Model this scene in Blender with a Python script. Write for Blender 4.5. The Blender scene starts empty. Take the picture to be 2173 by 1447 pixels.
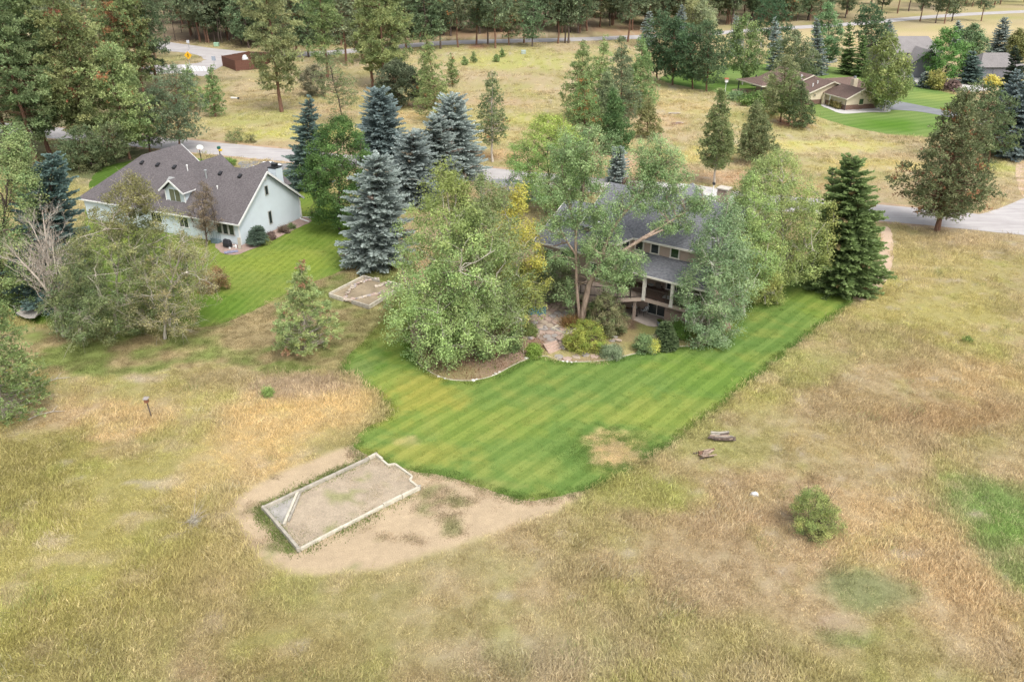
import bpy, bmesh, math, random
import numpy as np
from mathutils import Vector, geometry

scene = bpy.context.scene
COL = scene.collection
R = math.radians

# ------------------------------------------------------------------ camera
IW, IH, FPX, PITCH, CAMH = 2173.0, 1447.0, 1690.0, R(27.0), 32.0
cam_d = bpy.data.cameras.new('camera')
cam_d.sensor_fit = 'HORIZONTAL'
cam_d.sensor_width = 36.0
cam_d.lens = 36.0 * FPX / IW
cam_d.clip_start = 0.5
cam_d.clip_end = 9000
cam = bpy.data.objects.new('camera', cam_d)
COL.objects.link(cam)
cam.location = (0, 0, CAMH)
cam.rotation_euler = (R(90) - PITCH, 0, 0)
scene.camera = cam

# ------------------------------------------------------------------ sky, sun, exposure
SUN_EL, SUN_AZ = R(55), R(150)      # azimuth measured clockwise from +Y
world = bpy.data.worlds.new('World')
scene.world = world
world.use_nodes = True
wn = world.node_tree
wn.nodes.clear()
sky = wn.nodes.new('ShaderNodeTexSky')
sky.sky_type = 'NISHITA'
sky.sun_disc = False
sky.sun_elevation = SUN_EL
sky.sun_rotation = SUN_AZ
sky.air_density = 1.0
sky.dust_density = 4.0
sky.ozone_density = 1.0
hsv = wn.nodes.new('ShaderNodeHueSaturation')
hsv.inputs['Saturation'].default_value = 0.32   # thin overcast: a paler sky
bg = wn.nodes.new('ShaderNodeBackground')
bg.inputs['Strength'].default_value = 0.15
wo = wn.nodes.new('ShaderNodeOutputWorld')
wn.links.new(sky.outputs[0], hsv.inputs['Color'])
wn.links.new(hsv.outputs[0], bg.inputs[0])
wn.links.new(bg.outputs[0], wo.inputs[0])

sun_d = bpy.data.lights.new('sun', 'SUN')
sun_d.energy = 1.0
sun_d.angle = R(25)
sun_d.color = (1.0, 0.97, 0.93)
sun = bpy.data.objects.new('sun', sun_d)
COL.objects.link(sun)
_sd = Vector((math.sin(SUN_AZ) * math.cos(SUN_EL), math.cos(SUN_AZ) * math.cos(SUN_EL), math.sin(SUN_EL)))
sun.rotation_euler = _sd.to_track_quat('Z', 'Y').to_euler()

vs = scene.view_settings
vs.view_transform = 'Standard'
vs.look = 'None'
vs.exposure = 1.06
vs.gamma = 1.0
vs.use_curve_mapping = False
cy = scene.cycles
cy.max_bounces = 6
cy.diffuse_bounces = 4
cy.glossy_bounces = 2
cy.transmission_bounces = 3
cy.transparent_max_bounces = 4
cy.use_denoising = True
cy.denoiser = 'OPENIMAGEDENOISE'
cy.denoising_prefilter = 'NONE'
cy.denoising_input_passes = 'RGB_ALBEDO_NORMAL'
cy.sample_clamp_indirect = 3.0
cy.caustics_reflective = False
cy.caustics_refractive = False

# ------------------------------------------------------------------ survey helpers: photo pixel -> point on the ground
_cp, _sp = math.cos(PITCH), math.sin(PITCH)
def _ray(x, y):
    a = (x - IW / 2) / FPX
    b = -(y - IH / 2) / FPX
    return np.array([a, _cp + b * _sp, -_sp + b * _cp])
def G(x, y, z=0.0):
    d = _ray(x, y)
    t = (z - CAMH) / d[2]
    return np.array([0, 0, CAMH]) + t * d
def rise(base, x, y):
    """point seen at pixel (x, y) that stands at the same distance as the ground point base"""
    d = _ray(x, y)
    return np.array([0, 0, CAMH]) + d * (base[1] / d[1])
def depth(p):
    return p[1] * _cp - (p[2] - CAMH) * _sp
def mpp(p):
    return depth(p) / FPX

# ------------------------------------------------------------------ noise
def _hash(ix, iy, s):
    n = (ix.astype(np.int64) * 374761393 + iy.astype(np.int64) * 668265263 + s * 144269504) & 0x7fffffff
    n = ((n ^ (n >> 13)) * 1274126177) & 0x7fffffff
    return ((n ^ (n >> 16)) & 0xffff) / 65535.0
def vnoise(x, y, s=0):
    ix, iy = np.floor(x), np.floor(y)
    fx, fy = x - ix, y - iy
    fx = fx * fx * (3 - 2 * fx)
    fy = fy * fy * (3 - 2 * fy)
    a, b = _hash(ix, iy, s), _hash(ix + 1, iy, s)
    c, d = _hash(ix, iy + 1, s), _hash(ix + 1, iy + 1, s)
    return (a * (1 - fx) + b * fx) * (1 - fy) + (c * (1 - fx) + d * fx) * fy
def fbm(x, y, scale, octv=4, s=0):
    t, amp, tot = 0, 1.0, 0
    f = 1.0 / scale
    for o in range(octv):
        t = t + amp * vnoise(x * f + 17.3 * o, y * f - 9.1 * o, s + o)
        tot += amp
        amp *= .55
        f *= 2.1
    return t / tot
def sstep(a, b, x):
    t = np.clip((x - a) / (b - a), 0, 1)
    return t * t * (3 - 2 * t)

# ------------------------------------------------------------------ object helpers
def tag(o, label=None, cat=None, group=None, kind=None):
    if label: o['label'] = label
    if cat: o['category'] = cat
    if group: o['group'] = group
    if kind: o['kind'] = kind
    return o
def empty(name, loc=(0, 0, 0), rz=0.0):
    o = bpy.data.objects.new(name, None)
    o.empty_display_size = .3
    o.location = loc
    o.rotation_euler = (0, 0, rz)
    COL.objects.link(o)
    return o
def thing(name, label, cat, loc=(0, 0, 0), rz=0.0, group=None):
    return tag(empty(name, loc, rz), label, cat, group)
def mesh_np(name, V, quads=None, tris=None, col=None, mat=None, smooth=False):
    """numpy arrays to a mesh datablock"""
    me = bpy.data.meshes.new(name)
    V = np.asarray(V, np.float32)
    me.vertices.add(len(V))
    me.vertices.foreach_set('co', V.ravel())
    idx, starts, n = [], [], 0
    if quads is not None and len(quads):
        q = np.asarray(quads, np.int32)
        idx.append(q.ravel())
        starts.append(np.arange(len(q)) * 4)
        n = len(q) * 4
    if tris is not None and len(tris):
        t = np.asarray(tris, np.int32)
        idx.append(t.ravel())
        starts.append(n + np.arange(len(t)) * 3)
    idx = np.concatenate(idx).astype(np.int32)
    starts = np.concatenate(starts).astype(np.int32)
    me.loops.add(len(idx))
    me.loops.foreach_set('vertex_index', idx)
    me.polygons.add(len(starts))
    me.polygons.foreach_set('loop_start', starts)
    me.update(calc_edges=True)
    if smooth:
        me.polygons.foreach_set('use_smooth', np.ones(len(starts), bool))
    if col is not None:
        at = me.color_attributes.new('col', 'FLOAT_COLOR', 'POINT')
        c4 = np.ones((len(V), 4), np.float32)
        c4[:, :3] = np.clip(col, 0, 1)
        at.data.foreach_set('color', c4.ravel())
    if mat: me.materials.append(mat)
    return me
def obj(name, me, parent=None, kind=None):
    o = bpy.data.objects.new(name, me)
    COL.objects.link(o)
    if parent: o.parent = parent
    if kind: o['kind'] = kind
    return o
class MB:
    """collects polygons, builds ONE mesh object"""
    def __init__(s):
        s.v, s.f = [], []
    def poly(s, pts):
        n = len(s.v)
        s.v += [tuple(map(float, p)) for p in pts]
        s.f.append(tuple(range(n, n + len(pts))))
    def hexa(s, p):
        """8 corners: bottom ring 0-3, top ring 4-7"""
        n = len(s.v)
        s.v += [tuple(map(float, q)) for q in p]
        for f in ((3, 2, 1, 0), (4, 5, 6, 7), (0, 1, 5, 4), (1, 2, 6, 5), (2, 3, 7, 6), (3, 0, 4, 7)):
            s.f.append(tuple(n + i for i in f))
    def box(s, x0, x1, y0, y1, z0, z1, P=None):
        P = P or (lambda a, b, c: (a, b, c))
        s.hexa([P(x0, y0, z0), P(x1, y0, z0), P(x1, y1, z0), P(x0, y1, z0), P(x0, y0, z1), P(x1, y0, z1), P(x1, y1, z1), P(x0, y1, z1)])
    def beam(s, a, b, w, h, up=(0, 0, 1)):
        """bar from a to b, width w, height h (centred)"""
        a, b, up = Vector(a), Vector(b), Vector(up)
        d = (b - a).normalized()
        sd = d.cross(up)
        sd = sd.normalized() if sd.length > 1e-4 else Vector((1, 0, 0))
        u = sd.cross(d).normalized()
        q = [(-.5, -.5), (.5, -.5), (.5, .5), (-.5, .5)]
        s.hexa([a + sd * (w * i) + u * (h * j) for i, j in q] + [b + sd * (w * i) + u * (h * j) for i, j in q])
    def tube(s, pts, rad, n=6, cap=True):
        pts = [Vector(p) for p in pts]
        if not hasattr(rad, '__len__'): rad = [rad] * len(pts)
        base = len(s.v)
        for i, p in enumerate(pts):
            d = (pts[min(i + 1, len(pts) - 1)] - pts[max(i - 1, 0)])
            d = d.normalized() if d.length > 1e-6 else Vector((0, 0, 1))
            a = d.orthogonal().normalized() if abs(d.z) < .9 else d.cross(Vector((1, 0, 0))).normalized()
            b = d.cross(a)
            for k in range(n):
                t = 2 * math.pi * k / n
                s.v.append(tuple(p + (a * math.cos(t) + b * math.sin(t)) * rad[i]))
        for i in range(len(pts) - 1):
            for k in range(n):
                k2 = (k + 1) % n
                s.f.append((base + i * n + k, base + i * n + k2, base + (i + 1) * n + k2, base + (i + 1) * n + k))
        if cap:
            s.f.append(tuple(base + k for k in reversed(range(n))))
            e = base + (len(pts) - 1) * n
            s.f.append(tuple(e + k for k in range(n)))
    def lathe(s, prof, n=12, c=(0, 0, 0)):
        s.tube([(c[0], c[1], c[2] + z) for r, z in prof], [max(r, .001) for r, z in prof], n)
    def mesh(s, name, mat=None, smooth=False, bevel=0):
        me = bpy.data.meshes.new(name)
        me.from_pydata(s.v, [], s.f)
        if bevel:
            bm = bmesh.new()
            bm.from_mesh(me)
            bmesh.ops.recalc_face_normals(bm, faces=bm.faces)
            bmesh.ops.bevel(bm, geom=list(bm.edges), offset=bevel, segments=1, affect='EDGES')
            bm.to_mesh(me)
            bm.free()
        if smooth:
            for p in me.polygons: p.use_smooth = True
        if mat: me.materials.append(mat)
        me.update()
        return me
    def obj(s, name, mat=None, parent=None, kind=None, smooth=False, bevel=0):
        return obj(name, s.mesh(name, mat, smooth, bevel), parent, kind)
def copy_tree(o, parent=None):
    c = o.copy()
    COL.objects.link(c)
    if parent: c.parent = parent
    for ch in list(o.children):
        copy_tree(ch, c)
    return c

# ------------------------------------------------------------------ materials
def nodes_of(name):
    m = bpy.data.materials.new(name)
    m.use_nodes = True
    nt = m.node_tree
    nt.nodes.clear()
    return m, nt, nt.nodes, nt.links
def principled(nt, rough=.8, spec=.25, metal=0):
    b = nt.nodes.new('ShaderNodeBsdfPrincipled')
    b.inputs['Roughness'].default_value = rough
    b.inputs['Specular IOR Level'].default_value = spec
    b.inputs['Metallic'].default_value = metal
    o = nt.nodes.new('ShaderNodeOutputMaterial')
    nt.links.new(b.outputs[0], o.inputs[0])
    return b
def mixc(nt, mode, fac, a, b):
    m = nt.nodes.new('ShaderNodeMix')
    m.data_type = 'RGBA'
    m.blend_type = mode
    for sock, v in ((m.inputs[0], fac), (m.inputs[6], a), (m.inputs[7], b)):
        if hasattr(v, 'is_output'): nt.links.new(v, sock)
        elif isinstance(v, (int, float)): sock.default_value = v if sock == m.inputs[0] else (v, v, v, 1)
        else: sock.default_value = (*v, 1)
    return m.outputs[2]
def noise(nt, scale, detail=4, rough=.6, vec=None, sx=None):
    n = nt.nodes.new('ShaderNodeTexNoise')
    n.inputs['Scale'].default_value = scale
    n.inputs['Detail'].default_value = detail
    n.inputs['Roughness'].default_value = rough
    if vec is None:
        g = nt.nodes.new('ShaderNodeNewGeometry')
        vec = g.outputs['Position']
    if sx:
        mp = nt.nodes.new('ShaderNodeMapping')
        mp.inputs['Scale'].default_value = sx[:3]
        if len(sx) > 3: mp.inputs['Rotation'].default_value = (0, 0, sx[3])
        nt.links.new(vec, mp.inputs[0])
        vec = mp.outputs[0]
    nt.links.new(vec, n.inputs['Vector'])
    return n.outputs['Fac']
def ramp(nt, fac, stops):
    r = nt.nodes.new('ShaderNodeValToRGB')
    while len(r.color_ramp.elements) < len(stops): r.color_ramp.elements.new(.5)
    for e, (p, c) in zip(r.color_ramp.elements, stops):
        e.position = p
        e.color = (*c, 1) if hasattr(c, '__len__') else (c, c, c, 1)
    nt.links.new(fac, r.inputs[0])
    return r.outputs[0]
def bump(nt, b, h, dist=.02, strength=.6):
    n = nt.nodes.new('ShaderNodeBump')
    n.inputs['Distance'].default_value = dist
    n.inputs['Strength'].default_value = strength
    nt.links.new(h, n.inputs['Height'])
    nt.links.new(n.outputs[0], b.inputs['Normal'])
_mats = {}
def mat(name, c, rough=.75, spec=.25, var=.18, scale=3.0, metal=0, bmp=0):
    """plain surface with weathered variation"""
    if name in _mats: return _mats[name]
    m, nt, N, L = nodes_of(name)
    b = principled(nt, rough, spec, metal)
    tc = N.new('ShaderNodeTexCoord')
    f1 = noise(nt, scale, 5, .65, tc.outputs['Object'])
    f2 = noise(nt, scale * 9, 3, .6, tc.outputs['Object'])
    v = ramp(nt, f1, [(.3, 1 - var), (.7, 1 + var * .6)])
    c1 = mixc(nt, 'MULTIPLY', 1.0, c, v)
    c2 = mixc(nt, 'MULTIPLY', .5, c1, ramp(nt, f2, [(.3, 1 - var), (.7, 1.0)]))
    L.new(c2, b.inputs['Base Color'])
    if bmp: bump(nt, b, f2, bmp)
    _mats[name] = m
    return m
def leaf_mat(name, trans=.3, rough=.6, hue=.02, val=.25):
    m, nt, N, L = nodes_of(name)
    at = N.new('ShaderNodeAttribute')
    at.attribute_name = 'col'
    oi = N.new('ShaderNodeObjectInfo')
    hs = N.new('ShaderNodeHueSaturation')
    mr = N.new('ShaderNodeMapRange')
    mr.inputs[3].default_value = .5 - hue
    mr.inputs[4].default_value = .5 + hue
    L.new(oi.outputs['Random'], mr.inputs[0])
    L.new(mr.outputs[0], hs.inputs['Hue'])
    mul = N.new('ShaderNodeMath'); mul.operation = 'MULTIPLY'; mul.inputs[1].default_value = 7.31
    fr = N.new('ShaderNodeMath'); fr.operation = 'FRACT'
    L.new(oi.outputs['Random'], mul.inputs[0]); L.new(mul.outputs[0], fr.inputs[0])
    mv = N.new('ShaderNodeMapRange')
    mv.inputs[3].default_value = 1 - val * .6
    mv.inputs[4].default_value = 1 + val * .6
    L.new(fr.outputs[0], mv.inputs[0])
    L.new(mv.outputs[0], hs.inputs['Value'])
    hs.inputs['Saturation'].default_value = .95
    L.new(at.outputs['Color'], hs.inputs['Color'])
    b = N.new('ShaderNodeBsdfPrincipled')
    b.inputs['Roughness'].default_value = rough
    b.inputs['Specular IOR Level'].default_value = .2
    L.new(hs.outputs[0], b.inputs['Base Color'])
    t = N.new('ShaderNodeBsdfTranslucent')
    L.new(hs.outputs[0], t.inputs[0])
    mx = N.new('ShaderNodeMixShader')
    mx.inputs[0].default_value = trans
    o = N.new('ShaderNodeOutputMaterial')
    L.new(b.outputs[0], mx.inputs[1]); L.new(t.outputs[0], mx.inputs[2]); L.new(mx.outputs[0], o.inputs[0])
    return m
M_LEAF = leaf_mat('broad_leaf', .45)
M_NEEDLE = leaf_mat('conifer_needle', .3, .7)
def bark_mat(name, c1, c2, sc=6):
    m, nt, N, L = nodes_of(name)
    b = principled(nt, .9, .1)
    tc = N.new('ShaderNodeTexCoord')
    f = noise(nt, sc, 6, .7, tc.outputs['Object'], (1, 1, .22))
    L.new(ramp(nt, f, [(.35, c1), (.65, c2)]), b.inputs['Base Color'])
    bump(nt, b, f, .05, .8)
    return m
B_PINE = bark_mat('pine_bark', (.11, .065, .048), (.24, .135, .09))
B_DARK = bark_mat('dark_bark', (.06, .045, .04), (.15, .115, .095))
B_PALE = bark_mat('pale_bark', (.26, .23, .19), (.52, .48, .41))
B_WHITE = bark_mat('birch_bark', (.3, .27, .23), (.66, .63, .57), 4)
B_COTT = bark_mat('cottonwood_bark', (.17, .125, .095), (.38, .29, .225), 5)
B_GREY = bark_mat('bare_bark', (.32, .27, .22), (.56, .50, .43), 4)
def glass_mat(name, c, rough=.08):
    m, nt, N, L = nodes_of(name)
    b = principled(nt, rough, .6)
    f = noise(nt, 1.2, 3)
    L.new(ramp(nt, f, [(.35, tuple(x * .6 for x in c)), (.65, c)]), b.inputs['Base Color'])
    return m
M_GLASS = glass_mat('window_glass', (.035, .045, .045))
M_GLASSG = glass_mat('window_glass_green', (.04, .075, .03))
# ------------------------------------------------------------------ ground colours
def poly_world(px, z=0.0):
    return np.array([G(x, y, z)[:2] for x, y in px])
def sdist(px, py, P):
    """signed distance to polygon P (negative inside)"""
    d = np.full(px.shape, 1e9)
    ins = np.zeros(px.shape, bool)
    n = len(P)
    for i in range(n):
        ax, ay = P[i]
        bx, by = P[(i + 1) % n]
        ex, ey = bx - ax, by - ay
        t = np.clip(((px - ax) * ex + (py - ay) * ey) / (ex * ex + ey * ey + 1e-9), 0, 1)
        d = np.minimum(d, np.hypot(px - ax - t * ex, py - ay - t * ey))
        c = ((ay > py) != (by > py))
        with np.errstate(divide='ignore', invalid='ignore'):
            xi = (bx - ax) * (py - ay) / (by - ay + 1e-12) + ax
        ins ^= c & (px < xi)
    return np.where(ins, -d, d)

DRY = poly_world([(60, 690), (150, 705), (390, 703), (440, 692), (540, 658), (640, 608), (700, 586), (760, 560), (850, 560), (852, 650), (862, 690), (805, 707), (792, 738), (738, 758), (726, 772), (735, 795), (600, 792), (450, 775), (300, 792), (150, 795), (60, 775), (-60, 770), (-60, 690)])
BARE = poly_world([(500, 1060), (497, 1100), (522, 1150), (562, 1186), (622, 1211), (702, 1216), (800, 1206), (900, 1177), (1000, 1147), (1100, 1112), (1190, 1077), (1245, 1040), (1160, 1055), (1080, 1052), (1020, 1028), (940, 1008), (880, 1000), (800, 968), (752, 944), (700, 962), (600, 1002), (540, 1032)])

STRAW, TAN, OLIVE, YGRN = (.47, .345, .15), (.365, .285, .15), (.31, .268, .105), (.335, .31, .095)
GRN, PALE, BROWN, RUST = (.16, .23, .06), (.43, .36, .24), (.30, .215, .12), (.34, .20, .12)
# px, py, rx, ry, colour, weight
BLOBS = [
    (220, 1150, 330, 260, (.30, .265, .075), .8), (430, 1220, 180, 120, (.30, .25, .085), .6), (80, 1010, 160, 130, (.27, .24, .07), .7),
    (640, 880, 170, 80, STRAW, .9), (560, 980, 120, 60, STRAW, .8), (430, 1000, 70, 110, (.44, .335, .15), .6),
    (270, 880, 190, 45, (.45, .33, .16), .8), (140, 870, 120, 50, (.40, .29, .16), .7), (215, 930, 55, 8, (.52, .38, .21), .6), (265, 915, 40, 6, (.52, .38, .21), .5),
    (520, 800, 260, 22, (.30, .24, .12), .7), (640, 820, 120, 22, (.33, .25, .17), .7), (300, 805, 70, 12, (.42, .34, .25), .7),
    (350, 1030, 40, 22, PALE, .8), (110, 1150, 40, 14, PALE, .8), (60, 1075, 22, 14, PALE, .6), (240, 960, 60, 20, (.36, .27, .13), .5),
    (1650, 1130, 330, 170, (.40, .295, .165), .9), (1480, 1200, 260, 120, (.36, .275, .15), .8), (1900, 1150, 160, 110, (.44, .33, .165), .8), (2000, 1250, 150, 110, (.42, .31, .16), .7),
    (1560, 830, 170, 60, YGRN, .8), (1500, 930, 140, 60, (.30, .30, .09), .7), (1350, 1040, 150, 50, (.30, .30, .08), .8), (1680, 780, 110, 50, (.31, .31, .09), .7),
    (1900, 640, 260, 60, (.36, .31, .10), .7), (2050, 700, 160, 60, (.35, .31, .10), .7), (1800, 720, 110, 50, (.34, .30, .12), .6),
    (2020, 560, 200, 45, (.36, .31, .11), .7), (1930, 500, 100, 25, (.34, .27, .12), .6),
    (1990, 880, 220, 45, (.33, .225, .11), .8), (1850, 850, 120, 40, (.35, .27, .13), .7), (2050, 800, 150, 40, (.42, .31, .15), .7), (1800, 950, 150, 50, (.38, .29, .14), .6),
    (2110, 1080, 110, 110, (.17, .25, .065), .95), (2140, 1190, 60, 60, (.20, .25, .08), .8), (1830, 1250, 100, 50, (.20, .22, .09), .9), (1800, 1350, 60, 22, (.21, .24, .085), .7),
    (1790, 1320, 60, 26, (.37, .27, .18), .8), (900, 1330, 330, 110, (.30, .265, .105), .7), (1150, 1390, 260, 60, (.36, .30, .185), .7), (600, 1380, 220, 70, (.31, .25, .10), .6),
    (1300, 1320, 200, 60, (.33, .275, .13), .6), (1050, 1200, 200, 50, (.33, .285, .13), .7), (1250, 1130, 140, 40, (.31, .28, .10), .6), (870, 1250, 120, 30, (.28, .25, .10), .6),
    (640, 284, 170, 18, (.36, .34, .075), .85), (550, 250, 120, 16, (.30, .29, .085), .7), (520, 210, 100, 16, (.36, .28, .12), .6), (560, 305, 170, 7, (.36, .26, .14), .7), (690, 240, 60, 14, (.38, .28, .15), .7),
    (1100, 130, 160, 20, (.34, .33, .085), .85), (900, 190, 120, 8, (.33, .31, .10), .7), (980, 160, 120, 12, (.35, .27, .145), .8), (1090, 165, 130, 12, (.36, .28, .15), .7), (1060, 220, 130, 10, (.37, .26, .14), .7),
    (1100, 255, 80, 12, (.36, .34, .085), .8), (1060, 290, 90, 12, (.40, .34, .10), .7), (1060, 330, 110, 12, (.42, .27, .14), .8), (860, 250, 50, 14, (.44, .32, .13), .8), (850, 222, 50, 8, (.30, .17, .1), .7),
    (1470, 230, 110, 18, (.40, .31, .13), .8), (1400, 260, 60, 20, (.42, .29, .15), .7), (1480, 330, 110, 18, (.42, .35, .11), .8), (1510, 378, 150, 14, (.45, .30, .17), .85), (1330, 350, 60, 20, (.44, .29, .17), .7),
    (1740, 310, 180, 14, (.42, .37, .11), .85), (1850, 350, 160, 14, (.41, .34, .11), .7), (1800, 400, 150, 12, (.40, .29, .14), .7), (1760, 280, 90, 8, (.37, .31, .14), .6), (2110, 350, 50, 22, (.36, .36, .09), .7),
    (1680, 262, 48, 13, (.30, .145, .08), .95), (1410, 200, 60, 10, (.42, .33, .15), .6), (1240, 320, 50, 12, (.32, .17, .09), .6),
    (500, 78, 150, 18, (.27, .14, .08), .9), (1000, 36, 460, 40, (.13, .095, .06), .95), (1600, 18, 300, 30, (.14, .105, .06), .9), (660, 55, 260, 40, (.14, .105, .06), .95), (480, 40, 200, 40, (.13, .09, .06), .9), (140, 230, 260, 130, (.12, .115, .05), .85), (210, 345, 170, 50, (.10, .12, .045), .95), (-60, 330, 160, 120, (.11, .115, .05), .85), (450, 90, 60, 8, (.2, .19, .07), .6), (1000, 72, 120, 10, (.34, .21, .11), .7), (1330, 65, 80, 16, (.36, .22, .12), .7), (700, 90, 60, 12, (.36, .31, .08), .5), (1850, 25, 120, 10, (.38, .32, .12), .6), (1010, 98, 26, 7, (.33, .16, .1), .9), (960, 118, 40, 4, (.40, .33, .23), .7),  # forest floor: needle browns and tans; the darkest blobs also paint the pines' shade
    (1850, 80, 300, 22, (.45, .35, .17), .8), (2100, 60, 120, 20, (.44, .35, .17), .8),
    (700, 1080, 40, 20, BROWN, 0),
]
_BW = []
for bx, by, rx, ry, c, w in BLOBS:
    p = G(bx, by)
    ax = abs(G(bx + rx, by)[0] - G(bx - rx, by)[0]) / 2
    ay = abs(G(bx, max(by - ry, 1 - 40))[1] - G(bx, by + ry)[1]) / 2
    _BW.append((p[0], p[1], ax, ay, c, w))
def bare_spot(x, y):
    return fbm(x, y, 1.7, 3, 303)
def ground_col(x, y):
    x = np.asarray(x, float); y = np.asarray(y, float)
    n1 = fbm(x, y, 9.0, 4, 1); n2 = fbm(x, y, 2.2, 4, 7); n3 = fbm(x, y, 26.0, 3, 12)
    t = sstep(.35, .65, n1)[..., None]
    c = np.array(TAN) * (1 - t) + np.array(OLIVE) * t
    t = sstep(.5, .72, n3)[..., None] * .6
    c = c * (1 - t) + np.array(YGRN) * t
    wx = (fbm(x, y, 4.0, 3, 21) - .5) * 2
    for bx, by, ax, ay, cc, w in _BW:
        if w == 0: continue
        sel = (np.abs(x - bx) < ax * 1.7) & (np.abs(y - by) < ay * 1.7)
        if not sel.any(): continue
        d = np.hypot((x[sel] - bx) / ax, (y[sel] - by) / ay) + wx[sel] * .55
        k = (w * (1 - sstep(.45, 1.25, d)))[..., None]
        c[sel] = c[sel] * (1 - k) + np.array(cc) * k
    # small scale patchiness: yellow-green, straw and grey tussocks
    t = (sstep(.55, .75, n2) * .4)[..., None]
    c = c * (1 - t) + (c * np.array((.92, 1.06, .7)) + np.array((0, .015, 0))) * t
    t = (sstep(.58, .74, fbm(x, y, 1.6, 3, 33)) * .45)[..., None]
    c = c * (1 - t) + np.array((.42, .335, .20)) * t
    c = c * np.array((1.10, 1.07, 1.12))
    t = (sstep(.74, .82, bare_spot(x, y)) * .6)[..., None]
    c = c * (1 - t) + np.array((.42, .345, .26)) * t
    # dry mown turf
    sel = (y < 95) & (y > 45) & (x < 8)
    if sel.any():
        xs, ys = x[sel], y[sel]
        k = 1 - sstep(-.3, .5, sdist(xs, ys, DRY) + (fbm(xs, ys, 1.2, 3, 41) - .5) * 1.6)
        g = sstep(.50, .66, fbm(xs, ys, 5.5, 4, 44))
        g2 = sstep(.45, .65, fbm(xs, ys, 1.0, 3, 45))
        m = np.array((.36, .275, .135))[None] * (1 - g[:, None]) + np.array((.20, .235, .06))[None] * g[:, None]
        m = m * (.86 + .28 * g2[:, None])
        ol = sstep(-4.5, 3.5, xs + 14)[:, None] * .75      # olive, still half green nearer the aspens
        m = m * (1 - ol) + np.array((.235, .235, .07)) * (.85 + .3 * g2[:, None]) * ol
        c[sel] = c[sel] * (1 - k[:, None]) + m * k[:, None]
    sel = (y < 52) & (y > 32) & (x < 8) & (x > -22)
    if sel.any():
        xs, ys = x[sel], y[sel]
        k = 1 - sstep(-.25, .35, sdist(xs, ys, BARE) + (fbm(xs, ys, .9, 3, 51) - .5) * .35)
        g = sstep(.64, .78, fbm(xs, ys, 1.8, 4, 54))
        m = np.array((.44, .325, .205))[None] * (.84 + .3 * fbm(xs, ys, .7, 4, 55)[:, None])
        m = m * (1 - g[:, None] * .7) + np.array((.22, .23, .08)) * g[:, None] * .7
        c[sel] = c[sel] * (1 - k[:, None]) + m * k[:, None]
    lum = (c @ np.array((.3, .55, .15)))[..., None]
    return (c + (lum * np.array((1.02, 1.0, .95)) - c) * (.10 + .04 * sstep(80, 140, y)[..., None])) * np.array((.918, .938, .925))

def soil_col(x, y):
    # ground under the near unmown grass is darkened; mown, bare and far ground is not
    k = (sstep(.0, .5, np.minimum(sdist(x, y, BARE), sdist(x, y, DRY))) * (1 - sstep(90, 140, y)))[:, None]
    return ground_col(x, y) * (1 - .16 * k)
def ground_mat(name, bumpd=.06, fine=(.72, 1.18), sc=1.0, grain=14.0):
    m, nt, N, L = nodes_of(name)
    b = principled(nt, .95, .05)
    at = N.new('ShaderNodeAttribute'); at.attribute_name = 'col'
    f1 = noise(nt, grain * sc, 5, .75, None, (1, .7, 1, .5))
    f2 = noise(nt, 2.4 * sc, 4, .65)
    c = mixc(nt, 'MULTIPLY', 1.0, at.outputs['Color'], ramp(nt, f1, [(.28, fine[0]), (.72, fine[1])]))
    c = mixc(nt, 'MULTIPLY', .7, c, ramp(nt, f2, [(.3, .85), (.7, 1.12)]))
    L.new(c, b.inputs['Base Color'])
    bump(nt, b, f1, bumpd, .7)
    return m

def axis(a, b, step, far, grow=1.12):
    v = list(np.arange(a, b + 1e-6, step))
    s = step; hi = []
    while v[-1] < far:
        s *= grow
        v.append(v[-1] + s)
    return v
xp = axis(0, 62, .56, 3000)
xs = np.array([-q for q in reversed(xp[1:])] + xp)
ys = np.array([-1500, -700, -300, -120, -50, -10, 10, 20] + axis(24, 100, .46, 4200, 1.05))
gx, gy = np.meshgrid(xs, ys)
V = np.stack([gx.ravel(), gy.ravel(), np.zeros(gx.size)], 1)
nx, ny = len(xs), len(ys)
ii = np.arange(nx * ny).reshape(ny, nx)
Q = np.stack([ii[:-1, :-1].ravel(), ii[:-1, 1:].ravel(), ii[1:, 1:].ravel(), ii[1:, :-1].ravel()], 1)
M_GROUND = ground_mat('meadow_soil', .03, (.66, 1.22), 1.0, 16)
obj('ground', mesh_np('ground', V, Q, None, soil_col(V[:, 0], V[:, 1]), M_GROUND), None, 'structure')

# ------------------------------------------------------------------ flat sheets with an irregular outline
def densify(P, step, amp, s=3, freq=1.0):
    out = []
    n = len(P)
    for i in range(n):
        a, b = P[i], P[(i + 1) % n]
        L = np.hypot(*(b - a))
        k = max(1, int(L / step))
        for j in range(k):
            out.append(a + (b - a) * j / k)
    out = np.array(out)
    if amp:
        nrm = np.roll(out, -1, 0) - np.roll(out, 1, 0)
        nrm = np.stack([nrm[:, 1], -nrm[:, 0]], 1) / (np.linalg.norm(nrm, axis=1)[:, None] + 1e-9)
        o = (fbm(out[:, 0], out[:, 1], freq, 3, s) - .5) * 2 * amp
        out = out + nrm * o[:, None]
    return out
def smooth_poly(P, it=2):
    P = np.asarray(P)
    for _ in range(it):
        Nx = np.roll(P, -1, 0)
        P = np.stack([P * .75 + Nx * .25, P * .25 + Nx * .75], 1).reshape(-1, 2)
    return P
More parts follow.
